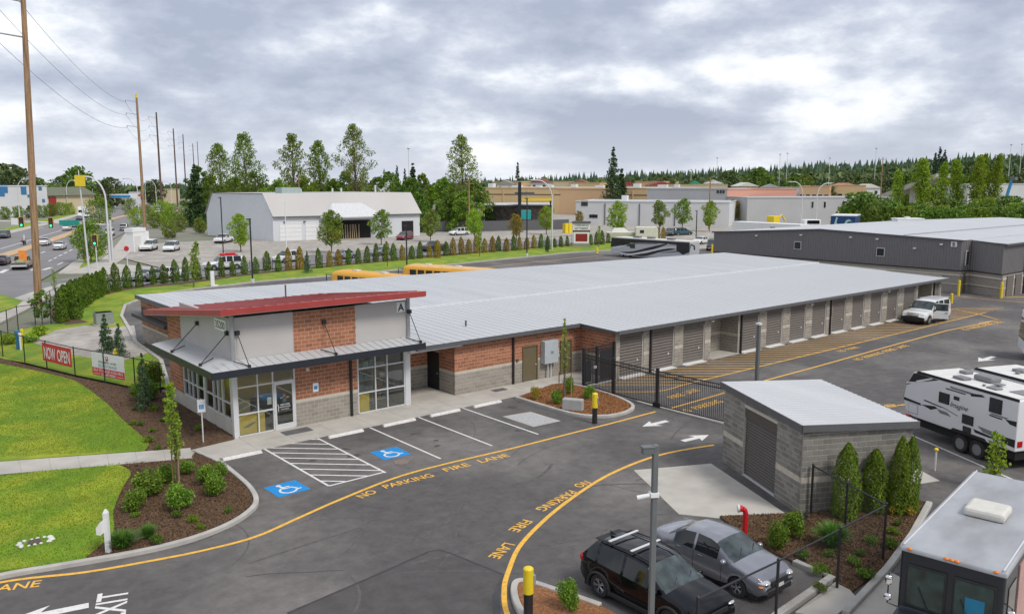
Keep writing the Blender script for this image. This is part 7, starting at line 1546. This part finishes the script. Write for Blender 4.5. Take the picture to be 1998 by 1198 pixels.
T = thing('signal_cabinet', 'small dark green cabinet at the foot of the sign pole', 'cabinet', G(183, 548)); MB().box(-.5, -.35, 0, .5, .35, .6).build('box', mat('cab_green', (.04, .07, .06), .6), T, bevel=.03); MB().box(-.52, -.37, .6, .52, .37, .66).build('lid', m_dgry, T)
def hydrant(lb, px, pb, m=m_ypl):
    tag(MB().tube([(0, 0, 0), (0, 0, .75)], .17, 10).ball((0, 0, .75), (.19, .19, .16), 8).tube([(-.3, 0, .5), (.3, 0, .5)], .09, 8).tube([(0, 0, 0), (0, 0, .08)], .26, 10).build('fire_hydrant', m, smooth=True, loc=G(px, pb)), lb, 'fire hydrant')
hydrant('yellow fire hydrant on the street verge near the signals', 165, 511); hydrant('yellow fire hydrant on the lawn left of the motorhome', 1165, 494)
p = G(245, 518); T = thing('stop_sign', 'small red stop sign seen beside the yard entrance', 'sign', G(250, 530)); h = HT(250, 530, 480); MB().tube([(0, 0, 0), (0, 0, h)], .06, 6).build('post', m_alu, T); oc = [(.36*math.cos(R(22.5+45*k)), .36*math.sin(R(22.5+45*k))+h-.36) for k in range(8)]; MB().extr(oc, -.06, -.03).build('plate', m_fdc, T); T.rotation_euler = (0, 0, YAW-math.pi/2)
# ---------------------------------------------------------------- far buildings
def wallbox(name, label, px0, px1, d0, d1, zt, depth, m, win=(), band=None, roofm=None, z0=0, extras=None, cat='building'):
    """front wall from column px0 at depth d0 to px1 at d1"""
    a, b = AT(px0, d0).xy, AT(px1, d1).xy; d = (b-a); L = d.length; T = thing(name, label, cat, (a.x, a.y, z0), math.atan2(d.y, d.x))
    MB().box(0, 0, 0, L, depth, zt).build('wall', m, T); r = MB().box(-.15, -.15, zt, L+.15, .1, zt+.25).box(-.15, depth-.1, zt, L+.15, depth+.15, zt+.25).box(-.15, .101, zt, .1, depth-.101, zt+.25).box(L-.1, .101, zt, L+.15, depth-.101, zt+.25).build('parapet', roofm or m, T)
    MB().box(.1, .1, zt+.01, L-.1, depth-.1, zt+.06).build('roof', m_roof, T)
    for (u, z, w, h) in win:
        f = MB().box(u*L-w/2, -.06, z-h/2, u*L+w/2, -.005, z+h/2).build('window', m_offw, T); MB().box(u*L-w/2+.12, -.08, z-h/2+.12, u*L+w/2-.12, -.061, z+h/2-.12).build('pane', m_wglass, f)
    if band: MB().box(-.02, -.05, band[0], L+.02, -.004, band[1]).build('band', band[2], T)
    if extras: extras(T, L)
    return T, L
zat = lambda d, py: 12 - (py-355)/F*d
m_tanw = mat('tan_wall', (.60, .43, .23), .85, var=.06, sc=.1); m_peach = mat('peach_wall', (.64, .42, .24), .85, var=.06, sc=.1); m_pink = mat('salmon_wall', (.60, .30, .22), .85, var=.05); m_whw = mat('white_wall', (.60, .60, .60), .8, var=.05, sc=.2); m_grw = mat('grey_wall', (.44, .44, .44), .8, var=.05, sc=.2); m_cream = mat('cream_wall', (.55, .46, .30), .8, var=.06); m_brn = mat('brown_band', (.12, .09, .06), .8)
def pil(T, L):
    for i in range(1, 8): MB().box(i*L/8-.25, -.2, 0, i*L/8+.25, -.003, 9).build('pier', m_tanw, T)
    for i in range(10): MB().box(i*L/10+2, 4+i % 3*5, zat(315, 367.5), i*L/10+2+random.uniform(1.5, 4), 7+i % 3*5, zat(315, 367.5)+random.uniform(.8, 1.8)).build('roof_unit', m_offw, T)
wallbox('warehouse', 'long tan warehouse with dark brown stripe', 935, 1345, 330, 300, zat(315, 367.5), 60, m_tanw, band=(zat(315, 381), zat(315, 379), m_brn), extras=pil, win=[(.03+k*.045, 3.0, 2.4, 2.2) for k in range(8)])
wallbox('warehouse', 'peach coloured warehouse corner block in the middle distance', 1090, 1200, 318, 308, zat(312, 366)-.6, 4, m_peach)
for i, (a, b, d, y0, m) in enumerate(((960, 1010, 420, 356, m_tanw), (1010, 1110, 430, 355, m_cream), (1110, 1170, 420, 357, m_tanw), (1240, 1290, 420, 355, m_peach), (1300, 1420, 400, 361, m_cream), (1560, 1620, 380, 364, m_peach), (1620, 1690, 380, 362, m_tanw), (1500, 1570, 400, 366, m_whw))):
    wallbox('far_warehouse', 'far flat roofed %s block in the middle distance, %s from the left' % ({m_tanw: 'tan', m_cream: 'cream', m_peach: 'peach', m_whw: 'white'}[m], nth(i)), a, b, d, d-6, zat(d, y0), 30, m, win=[((k+.5)/5, zat(d, y0)*.6, 2, 1.2) for k in range(5)])
wallbox('warehouse', 'low white warehouse with three small windows behind the street trees', 1124, 1425, 240, 226, zat(233, 394), 22, m_whw, win=[(.06, 6.0, 2.2, 1.8), (.11, 2.4, 1.6, 1.2), (.135, 2.4, 1.6, 1.2), (.26, 2.4, 1.6, 1.2)], extras=lambda T, L: [MB().box(L*k-.12, -.2, 0, L*k+.12, -.003, 6).build('downpipe', m_dgry, T) for k in (.2, .43, .66)] and [MB().box(L*.3, 2, 6.2, L*.335, 4.5, 8.2).build('roof_unit', m_white, T)])
wallbox('warehouse', 'grey block warehouse adjoining the salmon wall', 1263, 1420, 268, 256, zat(262, 369), 25, m_grw, win=[(.885, 9.0, 1.0, 1.3), (.92, 9.0, 1.0, 1.3), (.955, 9.0, 1.0, 1.3)])
wallbox('warehouse', 'salmon pink warehouse end wall', 1419, 1555, 256, 266, zat(260, 370), 22, m_pink); wallbox('warehouse', 'long pale grey warehouse wall behind the white trailer', 1460, 1760, 240, 245, zat(242, 386), 18, m_grw, win=[(.42, 5.5, .9, 2.0), (.5, 5.5, .9, 2.0), (.62, 5.5, .9, 2.0)])
wallbox('white_building', 'white building far right behind the poplars', 1890, 2080, 300, 300, zat(300, 360), 20, m_whw)
random.seed(31)
for i, (px, d, py, w, c) in enumerate(((1052, 420, 350, 9, (.28, .05, .04)), (1131, 425, 351, 8, (.22, .1, .06)), (1222, 400, 355, 12, (.30, .04, .05)), (1292, 400, 355, 12, (.26, .05, .05)), (1356, 410, 353, 5, (.03, .25, .12)), (1392, 400, 352, 9, (.6, .6, .6)), (985, 410, 353, 8, (.3, .28, .24)), (1460, 400, 357, 10, (.55, .54, .5)), (1505, 395, 360, 9, (.35, .36, .36)), (1655, 380, 358, 11, (.42, .2, .14)), (1700, 380, 360, 9, (.6, .58, .52)))):
    p = AT(px, d); zt_ = zat(d, py); T = thing('far_house', 'small far house, %s of the row above the warehouses' % nth(i), 'house', p, math.atan2(RD[1], RD[0]) + random.uniform(-.3, .3), 'far houses above the warehouses')
    MB().box(-w/2, 0, 0, w/2, 8, zt_-1.6).build('wall', m_cream if i % 2 else m_whw, T); MB().extr([(-w/2-.5, zt_-1.6), (0, zt_+.2), (w/2+.5, zt_-1.6)], -.5, 8.5).build('roof', mat('far_roof%d' % i, c, .8, var=.1), T)
    for k in (-.28, .28): f = MB().box(k*w-.7, -.05, zt_-4.2, k*w+.7, -.002, zt_-2.8).build('window', m_wglass, T)
for i in range(9):
    p = AT(945 + i*44, 318 - i*3); MB().box(p.x-1.2, p.y-1.2, zat(315, 367.5)+.05, p.x+1.2, p.y+1.2, zat(315, 367.5)+random.uniform(.8, 1.5))
# viaduct ramp on the right
a, b = AT(1690, 330), AT(1800, 300); T = thing('ramp_bridge', 'pale concrete ramp climbing behind the poplars', 'bridge', (a.x, a.y, 0), world=True)
b2 = AT(1840, 290); zA_, zB_ = zat(330, 395), zat(295, 340); n_ = Vector((-(b2-a).y, (b2-a).x, 0)).normalized()*3
MB().add([tuple(a-n_+Vector((0, 0, zA_))), tuple(b2-n_+Vector((0, 0, zB_))), tuple(b2+n_+Vector((0, 0, zB_))), tuple(a+n_+Vector((0, 0, zA_)))] + [tuple(q+Vector((0, 0, -1.6))) for q in (a-n_+Vector((0, 0, zA_)), b2-n_+Vector((0, 0, zB_)), b2+n_+Vector((0, 0, zB_)), a+n_+Vector((0, 0, zA_)))], [(0, 1, 2, 3), (7, 6, 5, 4), (0, 4, 5, 1), (2, 6, 7, 3), (1, 5, 6, 2), (0, 3, 7, 4)]).build('deck', m_conc, T)
for t in (.3, .65, .97): q = a.lerp(b2, t); MB().box(q.x-.8, q.y-.8, 0, q.x+.8, q.y+.8, zA_+(zB_-zA_)*t-1.4).build('pier', m_conc, T)
# blue lift arm
p = AT(1957, 240); T = thing('boom_lift', 'blue boom lift arm rising above the bushes at right', 'boom lift', p); z_ = zat(240, 392); MB().tube([(0, 0, 1), (1.2, -1, z_+2), (2.0, -1.7, zat(240, 346))], .45, 8).build('boom', mat('lift_blue', (.03, .22, .40), .5), T); MB().box(1.4, -2.6, zat(240, 352), 3.2, -1.2, zat(240, 346)).build('basket', m_post, T); MB().box(-1.2, -1.2, 0, 1.2, 1.2, 1.6).build('base', m_post, T)
# barn
C_ = G(535, 471).xy; LW_, dp = 33.0, 27.5; du = Vector((math.cos(R(-7)), math.sin(R(-7)))); dv_ = Vector((-du.y, du.x)); SHK = -math.tan(R(14))
T = thing('metal_barn', 'big light grey metal workshop with mansard roof across the side street', 'building', (C_.x, C_.y, 0), math.atan2(du.y, du.x))
m_bw = mat('barn_wall', (.60, .62, .64), .6, var=.05, sc=.15); m_br = mat('barn_roof', (.47, .45, .43), .7, var=.05, sc=.1)
wz, tz = 4.9, 9.5; ins = 3.2
pf = lambda o: [(-o, 0), (-o, wz), (ins, tz+o*.3), (dp-ins, tz+o*.3), (dp+o, wz), (dp+o, 0)]
MB().add([(x, y, z) for x in (0, LW_) for y, z in pf(0)], [tuple(range(6)), tuple(reversed(range(6, 12)))] + [(i, 6+i, 6+(i+1) % 6, (i+1) % 6) for i in range(6)]).build('wall', m_bw, T)
MB().add([(x, y, z) for x in (-.25, LW_+.25) for y, z in ((-.5, wz-.05), (ins, tz+.12), (dp-ins, tz+.12), (dp+.5, wz-.05))], [(0, 1, 5, 4), (1, 2, 6, 5), (2, 3, 7, 6)]).build('mansard_roof', m_br, T)
lf = MB(); n = 60
for i in range(n):
    y0, y1 = i*dp/n, (i+.5)*dp/n; t0 = lambda y: wz + (tz-wz)*min(1, y/ins, (dp-y)/ins); lf.add([(-.07, y0, 0), (-.07, y1, 0), (-.07, y1, t0(y1)-.1), (-.07, y0, t0(y0)-.1), (0, y0, 0), (0, y1, 0), (0, y1, t0(y1)-.1), (0, y0, t0(y0)-.1)], [(3, 2, 1, 0), (0, 4, 7, 3), (1, 2, 6, 5)])
lf.build('ribbed_end_wall', mat('barn_end', (.74, .76, .78), .6, var=.05), T)  # end wall colour lightened to make up for the sun it misses
MB().box(-.45, -.55, wz-.12, LW_+.45, -.5, wz+.1).build('eaves_trim', m_dgry, T)
for x0, x1 in ((1.2, 5.8), (6.6, 11.2)): 
    d_ = MB().box(x0, -.1, 0, x1, -.01, 3.6).build('garage_door', m_white, T)
    for k in range(4): MB().box(x0, -.12, .85+k*.85, x1, -.1, .9+k*.85).build('door_rib', m_grw, d_)
MB().box(LW_*.865, -.06, 0, LW_*.95, -.004, 3.4).build('doorway_shade', m_under, T); MB().box(LW_*.31, -.05, 0, LW_*.64, -.003, 3.9).build('bay_shade', m_under, T)  # black panels on the solid wall, painted shade for the open door and bay
MB().extr([(LW_*.29, wz-.4), (LW_*.66, wz-.4), (LW_*.66, wz-.2), (LW_*.29, wz-.2)], -3.5, -.1).build('porch_beam', m_bw, T)
MB().prism([(LW_*.29, -3.6), (LW_*.67, -3.6), (LW_*.67, -.2), (LW_*.29, -.2)], wz-.2, wz+2.6, 0, [(LW_*.4, .9), (LW_*.6, .9), (LW_*.6, 1.2), (LW_*.4, 1.2)]).build('porch_roof', mat('porch_roof', (.58, .585, .59), .6), T)
for x in (LW_*.3, LW_*.66): MB().box(x-.15, -3.5, 0, x+.15, -3.2, wz-.4).build('porch_post', m_bw, T)
for x in (5, 12, 14, 22): MB().tube([(x+4, ins+2, tz-.1), (x+4, ins+2, tz+random.uniform(.8, 1.8))], .18, 8).build('roof_vent', m_alu, T)
MB().box(LW_*.05+3, ins+1.5, tz-.05, LW_*.05+7, ins+4, tz+1.3).build('roof_unit', mat('unit_green', (.36, .44, .42), .6), T)
for x in (6.2, 10.9, 2.0): MB().box(x, -.35, 3.75, x+.4, -.1, 3.95).build('wall_light', m_dgry, T)
for ch in T.children_recursive:
    for v in ch.data.vertices: v.co.x += SHK*v.co.y
b_ = thing('timber_pile', 'pile of orange machinery and leaning timber in the barn bay', 'pile', (0, 0, 0), world=False); b_.location = (*(C_ + du*LW_*.45 - dv_*1.2), 0); b_.rotation_euler = T.rotation_euler
MB().box(-3.5, -.6, 0, -1.4, .6, 2.2).tube([(-2.4, 0, 1.2), (-3.2, -.3, 2.6)], .4, 6).build('machine', mat('machine_orange', (.5, .25, .04), .6, var=.2), b_)
for i in range(9): MB().tube([(-.8+i*.5, .3, 0), (-.7+i*.5+random.uniform(-.2, .2), .8, 3.0)], .12, 5).build('timber', mat('timber%d' % i, (.34, .27, .17), .8), b_)
# white container by the yard entrance
T = thing('white_container', 'white storage container standing by the yard entrance near the street', 'container', G(262, 492), facing(255, 492, 295, 488)); MB().box(0, 0, 0, 5.0, 2.4, 4.6).build('box', m_white, T, bevel=.04); MB().box(-.2, -.1, 4.6, 4.0, 2.5, 5.5).build('upper_box', m_white, T); MB().box(.3, -.04, .2, 2.3, -.004, 3.6).build('door', m_offw, T); T.scale = (.72, .72, .74)
# fence and canopy shed right of the barn
f_ = fence('screen_fence', 'dark screened fence before the parts yard', [AT(835, 205).xy, AT(930, 205).xy, AT(1110, 215).xy], 2.6, 1.0, .06, knobs=False); 
for a, b in ((AT(835, 205), AT(930, 205)), (AT(930, 205), AT(1110, 215))): MB().obox(a.xy, b.xy, .05, .1, 2.5).build('screen', m_dgry, f_)
a = AT(940, 235); T = thing('canopy_shed', 'dark open canopy shed with white roof edge in the parts yard', 'shed', (a.x, a.y, 0), math.atan2(RD[1], RD[0])); MB().box(0, -2, 5.6, 19.5, 8, 6.0).build('roof', m_white, T); MB().box(.1, -1.8, 5.0, 19.4, 7.8, 5.6).build('fascia', m_blk, T)
for x in (.4, 6, 12.5, 19): MB().box(x-.15, -1.6, 0, x+.15, -1.3, 5).build('post', m_blk, T)
MB().box(.5, 7.4, 0, 19, 7.6, 5).build('back_wall', mat('shed_stock', (.34, .28, .26), .8, var=.5, sc=1.2), T)
T = thing('teal_container', 'teal green container before the dark canopy shed', 'container', AT(1017, 222), math.atan2(RD[1], RD[0])); MB().box(0, 0, 2.2, 2.6, 2.4, 4.6).build('box', mat('teal', (.03, .33, .32), .5), T, bevel=.04); MB().box(.2, .2, 0, 2.4, 2.2, 2.2).build('stand', m_dgry, T)
a = AT(1020, 232); T = thing('yellow_beam', 'yellow crane beam on a dark tower above the parts yard', 'crane', (a.x, a.y, 0), math.atan2(RD[1], RD[0])); z_ = zat(232, 389); MB().box(-.3, -.3, z_-.3, 8, .3, z_+.3).build('beam', m_ypl, T); MB().box(-1.3, -.6, 0, -.4, .6, zat(232, 355)).build('tower', m_blk, T); MB().box(-2.2, -.5, z_+1.2, 3.2, .5, z_+2.0).build('cab', m_dgry, T); MB().box(7.4, -.2, 0, 7.8, .2, z_).build('leg', m_blk, T)
# monument sign
p = G(1134, 482); T = thing('monument_sign', 'red and white monument sign with reader board beside the hedge', 'sign', p, math.atan2(RD[1], RD[0])); h = HT(1134, 482, 432)
MB().box(-1.6, -.4, 0, 1.6, .4, .7).build('base', m_gryb2, T); MB().box(-1.4, -.35, .7, 1.4, .35, h*.58).build('body', m_white, T); MB().box(-1.1, -.38, h*.22, 1.1, -.355, h*.52).build('red_panel', mat('monument_red', (.25, .015, .012), .6), T); r_ = MB().box(-1.55, -.3, h*.66, 1.55, .3, h*.92).build('reader_board', m_white, T)
MB().box(-1.6, -.32, h*.58, 1.6, .32, h*.66).build('brown_band', m_brn, T); MB().prism([(-1.7, -.45), (1.7, -.45), (1.7, .45), (-1.7, .45)], h*.92, h).build('cap', m_dgry, T)
t = text_mb('OPENING', .34, 1, .02); k = 2.6/width(t); t.v = [(v[0]*k-1.3, -.304, h*.8+v[1]) for v in t.v]; t.build('lettering', m_blk, r_); t = text_mb('SEPTEMBER', .34, 1, .02); k = 2.6/width(t); t.v = [(v[0]*k-1.3, -.304, h*.69+v[1]) for v in t.v]; t.build('lettering', m_blk, r_)
T = thing('yellow_skip', 'bright yellow pair of crates behind the hedge left of the monument sign', 'crate', G(1107, 455)); MB().box(-1.1, -.5, 0, -.1, .5, 2.3).build('crate', m_ypl, T); MB().box(.1, -.5, 0, 1.1, .5, 2.3).build('crate', m_ypl, T)
# trailers and trucks behind building B
a = AT(1432, 160); b = AT(1566, 148); d = (b-a); T = thing('white_trailer', 'long white enclosed trailer behind the dark metal building', 'trailer', (a.x, a.y, 0), math.atan2(d.y, d.x)); L = d.length; MB().box(0, 0, .9, L, 2.5, zat(154, 434)).build('box', m_white, T, bevel=.06); MB().box(L*.58, -.03, 1.5, L*.65, .0, 3.9).build('door', m_blk, T)
for k in range(5): MB().box(L*.66+k*.35, -.03, 1.6, L*.66+.2+k*.35, 0, 3.8).build('slat', m_offw, T)
MB().box(L*.37, -.03, 2.3, L*.43, 0, 2.9).build('emblem', m_blu, T); MB().box(L*.435, -.03, 2.4, L*.475, 0, 2.95).build('emblem', m_fdc, T); MB().box(L*.945, -.03, 2.6, L*.965, 0, 4.2).build('emblem', m_blu, T)
for x in (L*.7, L*.78): wheel(T, x, .2, .45, .3, False); wheel(T, x, 2.3, .45, .3, False)
T = thing('white_truck', 'white truck cab behind the dark metal building, left of the blue trailer', 'truck', AT(1590, 150), math.atan2(RD[1], RD[0])); MB().box(-1.4, 0, .6, 1.5, 2.4, zat(150, 428)).build('cab', m_white, T, bevel=.15); MB().box(-1.0, -.02, zat(150, 436), 1.2, .0, zat(150, 429)).build('windscreen', m_vglass, T); wheel(T, -1, .3, .45, .3, False); wheel(T, 1, .3, .45, .3, False)
a = AT(1625, 152); b = AT(1673, 150); d = b-a; T = thing('blue_trailer', 'dark blue box trailer with pale lettering behind the metal building', 'trailer', (a.x, a.y, 0), math.atan2(d.y, d.x)); L = d.length; zt_ = zat(151, 421); m_tbl = mat('trailer_blue', (.012, .05, .17), .4); MB().box(0, 0, 1.0, L, 7, zt_).build('box', m_tbl, T, bevel=.04); MB().box(-.05, -.04, zt_, L+.05, 7, zt_+.18).build('top_rim', m_white, T)
m_pale = mat('pale_green', (.35, .6, .45), .5, var=0)
for q in ([(.5, 3.0), (.9, 4.7), (1.2, 4.7), (1.0, 3.8), (1.4, 3.2), (1.1, 2.9), (.9, 3.4)], [(2.1, 3.1), (2.6, 4.2), (3.1, 4.4), (3.6, 4.0), (3.0, 4.0), (2.6, 3.5), (2.5, 3.0)]): MB().extr([(a_, b_+1.0) for a_, b_ in q], -.03, -.002).build('emblem', m_pale, T)
for x in (.6, 3.6): wheel(T, x, .4, .48, .3, False)
T = thing('white_camper', 'white camper roof showing above the metal building roof', 'camper', AT(1757, 140), math.atan2(RD[1], RD[0])); z_ = zat(140, 427); MB().box(0, 0, .6, 4.3, 2.4, z_).build('body', m_white, T, bevel=.06); MB().box(-.1, -.1, z_, 4.4, 2.5, z_+.15).build('roof', m_white, T); MB().box(.15, -.03, z_-.9, .6, 0, z_-.4).build('window', m_wglass, T); MB().box(1.6, .6, z_+.15, 2.3, 1.4, z_+.4).build('roof_vent', m_offw, T); wheel(T, .9, .3, .4, .25, False); wheel(T, 3.4, .3, .4, .25, False)
for i, px in enumerate((1423, 1444)): far('yellow_truck', ('left', 'right')[i] + ' yellow truck roof behind the end of the metal building', 'truck', px, 470, math.atan2(RD[1], RD[0]), m_ypl, VAN)
p = AT(1512, 195); T = thing('excavator', 'small yellow digger before the long grey wall', 'digger', p); MB().box(-1.2, -1, 2.2, 1.2, 1, 4.2).build('cab', m_ypl, T, bevel=.1); MB().box(-1.6, -1, 0, 1.6, 1, 2.2).build('body', m_dgry, T); MB().tube([(1, 0, 3.2), (2.6, -.5, 4.4), (3.6, -.8, 3.0)], .2, 6).build('boom', m_ypl, T)
T = thing('white_camper', 'cream pickup camper above the middle of the motorhome roof', 'camper', G(1262, 475), math.atan2(RD[1], RD[0])); MB().extr([(-2.2, .9), (-2.2, 3.2), (2.0, 3.2), (2.2, 2.6), (2.2, .9)], 0, 2.2).build('body', mat('camper_cream', (.64, .61, .54), .6), T, bevel=.1); MB().box(-1.4, -.02, 2.0, -.6, .01, 2.6).build('window', m_wglass, T); wheel(T, -1, .2, .38, .25, False); wheel(T, 1, .2, .38, .25, False)
T = thing('boat', 'cream covered boat behind the front of the motorhome', 'boat', G(1213, 474), math.atan2(RD[1], RD[0])); MB().prism([(-2.8, .0), (2.2, .1), (3.2, 1.1), (2.2, 2.1), (-2.8, 2.2)], 1.0, 2.1, 0, [(-3.0, -.2), (2.4, -.1), (3.6, 1.1), (2.4, 2.3), (-3.0, 2.4)]).build('hull', mat('boat_cream', (.60, .57, .48), .5), T, bevel=.1); MB().prism([(-2, .3), (1.5, .4), (1.5, 1.8), (-2, 1.9)], 2.1, 2.9, 0, [(-1.5, .7), (.6, .8), (.6, 1.4), (-1.5, 1.5)]).build('cover', m_offw, T); MB().box(-1.8, .4, .2, 1.8, 1.8, 1.0).build('trailer_frame', m_dgry, T)
# left side town
def bluebits(T, L):
    for u0, u1, z0, z1 in ((.0, .3, 8.2, 10.9), (.05, .24, 7.0, 8.2), (.53, .63, 7.6, 10.3), (.64, .70, 6.6, 7.6), (.85, .91, 9.0, 10.6), (.90, .95, 4.8, 6.0)): MB().box(L*u0, -.1, z0, L*u1, -.003, z1).build('blue_panel', mat('town_blue', (.03, .16, .34), .6, var=.05), T)
wallbox('white_building', 'white shop building with blue square panels across the street', -20, 90, 290, 300, zat(292, 364), 30, m_whw, extras=bluebits)
def reddoor(T, L): MB().box(.5, -.4, 0, L*.16, -.01, 6.5).build('red_entrance', mat('town_red', (.30, .03, .03), .7), T); MB().prism([(-.4, -1), (L+.4, -1), (L+.4, 14), (-.4, 14)], 7.0, 10.0, 0, [(1, 4), (L-1, 4), (L-1, 9), (1, 9)]).build('olive_roof', mat('olive_roof', (.14, .15, .10), .8), T)
wallbox('tan_shop', 'low cream shop with olive roof and red entrance across the street', 90, 182, 310, 330, 6.8, 14, m_cream, extras=reddoor)
wallbox('house', 'pale house with green roof on the far slope', 100, 121, 400, 402, zat(400, 366), 10, m_cream, extras=lambda T, L: MB().prism([(-.5, -.5), (L+.5, -.5), (L+.5, 10.5), (-.5, 10.5)], zat(400, 366)+.3, zat(400, 359), 0, [(1, 4), (L-1, 4), (L-1, 6), (1, 6)]).build('green_roof', mat('green_roof', (.22, .30, .28), .7), T), win=[(.3, 6, 1.5, 1.5), (.7, 6, 1.5, 1.5)])
a = AT(165, 380); T = thing('fuel_canopy', 'red white and blue fuel station canopy far up the street', 'canopy', (a.x, a.y, 0), math.atan2(RD[1], RD[0])); L = 20
MB().box(0, 0, zat(380, 386), L, 8, zat(380, 379)).build('roof', m_white, T); MB().box(-.1, -.1, zat(380, 386), L*.45, 0, zat(380, 382)).build('red_band', m_fdc, T); MB().box(L*.45, -.1, zat(380, 385), L+.1, -.004, zat(380, 381)).build('blue_band', m_blu, T)
for x in (1, 10, 19): MB().box(x-.3, 3, 0, x+.3, 3.6, zat(380, 386)).build('column', m_white, T)
wallbox('far_shop', 'far white and red shop front at the end of the street', 250, 272, 420, 422, zat(420, 376), 12, m_whw, band=(zat(420, 383), zat(420, 379), m_fdc)); wallbox('far_shop', 'far pale shop behind the third power pole', 300, 330, 470, 470, zat(470, 370), 14, m_cream); wallbox('far_house', 'white house among the trees right of the barn roof', 728, 754, 300, 300, zat(300, 358), 8, m_whw, win=[(.3, 8, 1.3, 1.3), (.7, 8, 1.3, 1.3)])
fp = [p_wht, p_slv, p_dk, p_red, p_wht, p_slv]
for i in range(16):
    px, d = 278 + (i % 8)*8, 330 + (i//8)*22; q = AT(px, d); car('far_car', 'tiny %s car in the %s row of the far sales lot, %s from the left' % (('white', 'silver', 'dark', 'red', 'white', 'silver')[i % 6], ('front', 'back')[i//8], nth(i % 8)), 'car', q, RA + 1.5, fp[i % 6], SED, group='cars in the far sales lot')
# tall poles in the distance
for i, (px, d, pt, lb) in enumerate(((798, 330, 292, 'thin tall mast above the trees right of the barn'), (1398, 450, 310, 'thin pale light mast on the hillside'), (1520, 450, 303, 'thin light mast before the wooded hill'), (1534, 460, 301, 'second thin light mast close to the first on the hill'), (1706, 430, 292, 'tall grey light mast before the hill'), (1967, 420, 285, 'tall light mast at the far right'), (1988, 420, 284, 'light mast at the extreme right'), (1617, 450, 310, 'short thin mast among the hill trees'), (1348, 450, 332, 'small pale lamp mast above the grey warehouse'))):
    p = AT(px, d); p.z = hill(p.x, p.y) - .1; h = zat(d, pt) - p.z; T = thing('light_mast', lb, 'mast', p, 0, 'distant masts'); MB().tube([(0, 0, 0), (0, 0, h)], [.2, .1], 6).build('pole', m_offw, T); MB().ball((0, 0, h), (.6, .6, .25), 6).build('head', m_steel, T)
for px, d, pt, lb in ((915, 200, 352, 'wooden utility pole before the lone tall tree'), (1386, 215, 348, 'brown wooden pole before the grey warehouse'), (1720, 300, 308, 'bare wooden pole before the hill'), (583, 214, 345, 'pole with a small lamp behind the barn roof')):
    p = AT(px, d); h = zat(d, pt); T = thing('utility_pole', lb, 'utility pole', p, math.atan2(RD[1], RD[0]), 'utility poles'); MB().tube([(0, 0, 0), (0, 0, h)], [.22, .14], 8).build('pole', m_wood, T); MB().box(-1.0, -.06, h-.9, 1.0, .06, h-.75).build('cross_arm', m_wood, T)
for o in WORLD_THINGS:
    if '_w' in o: del o['_w']
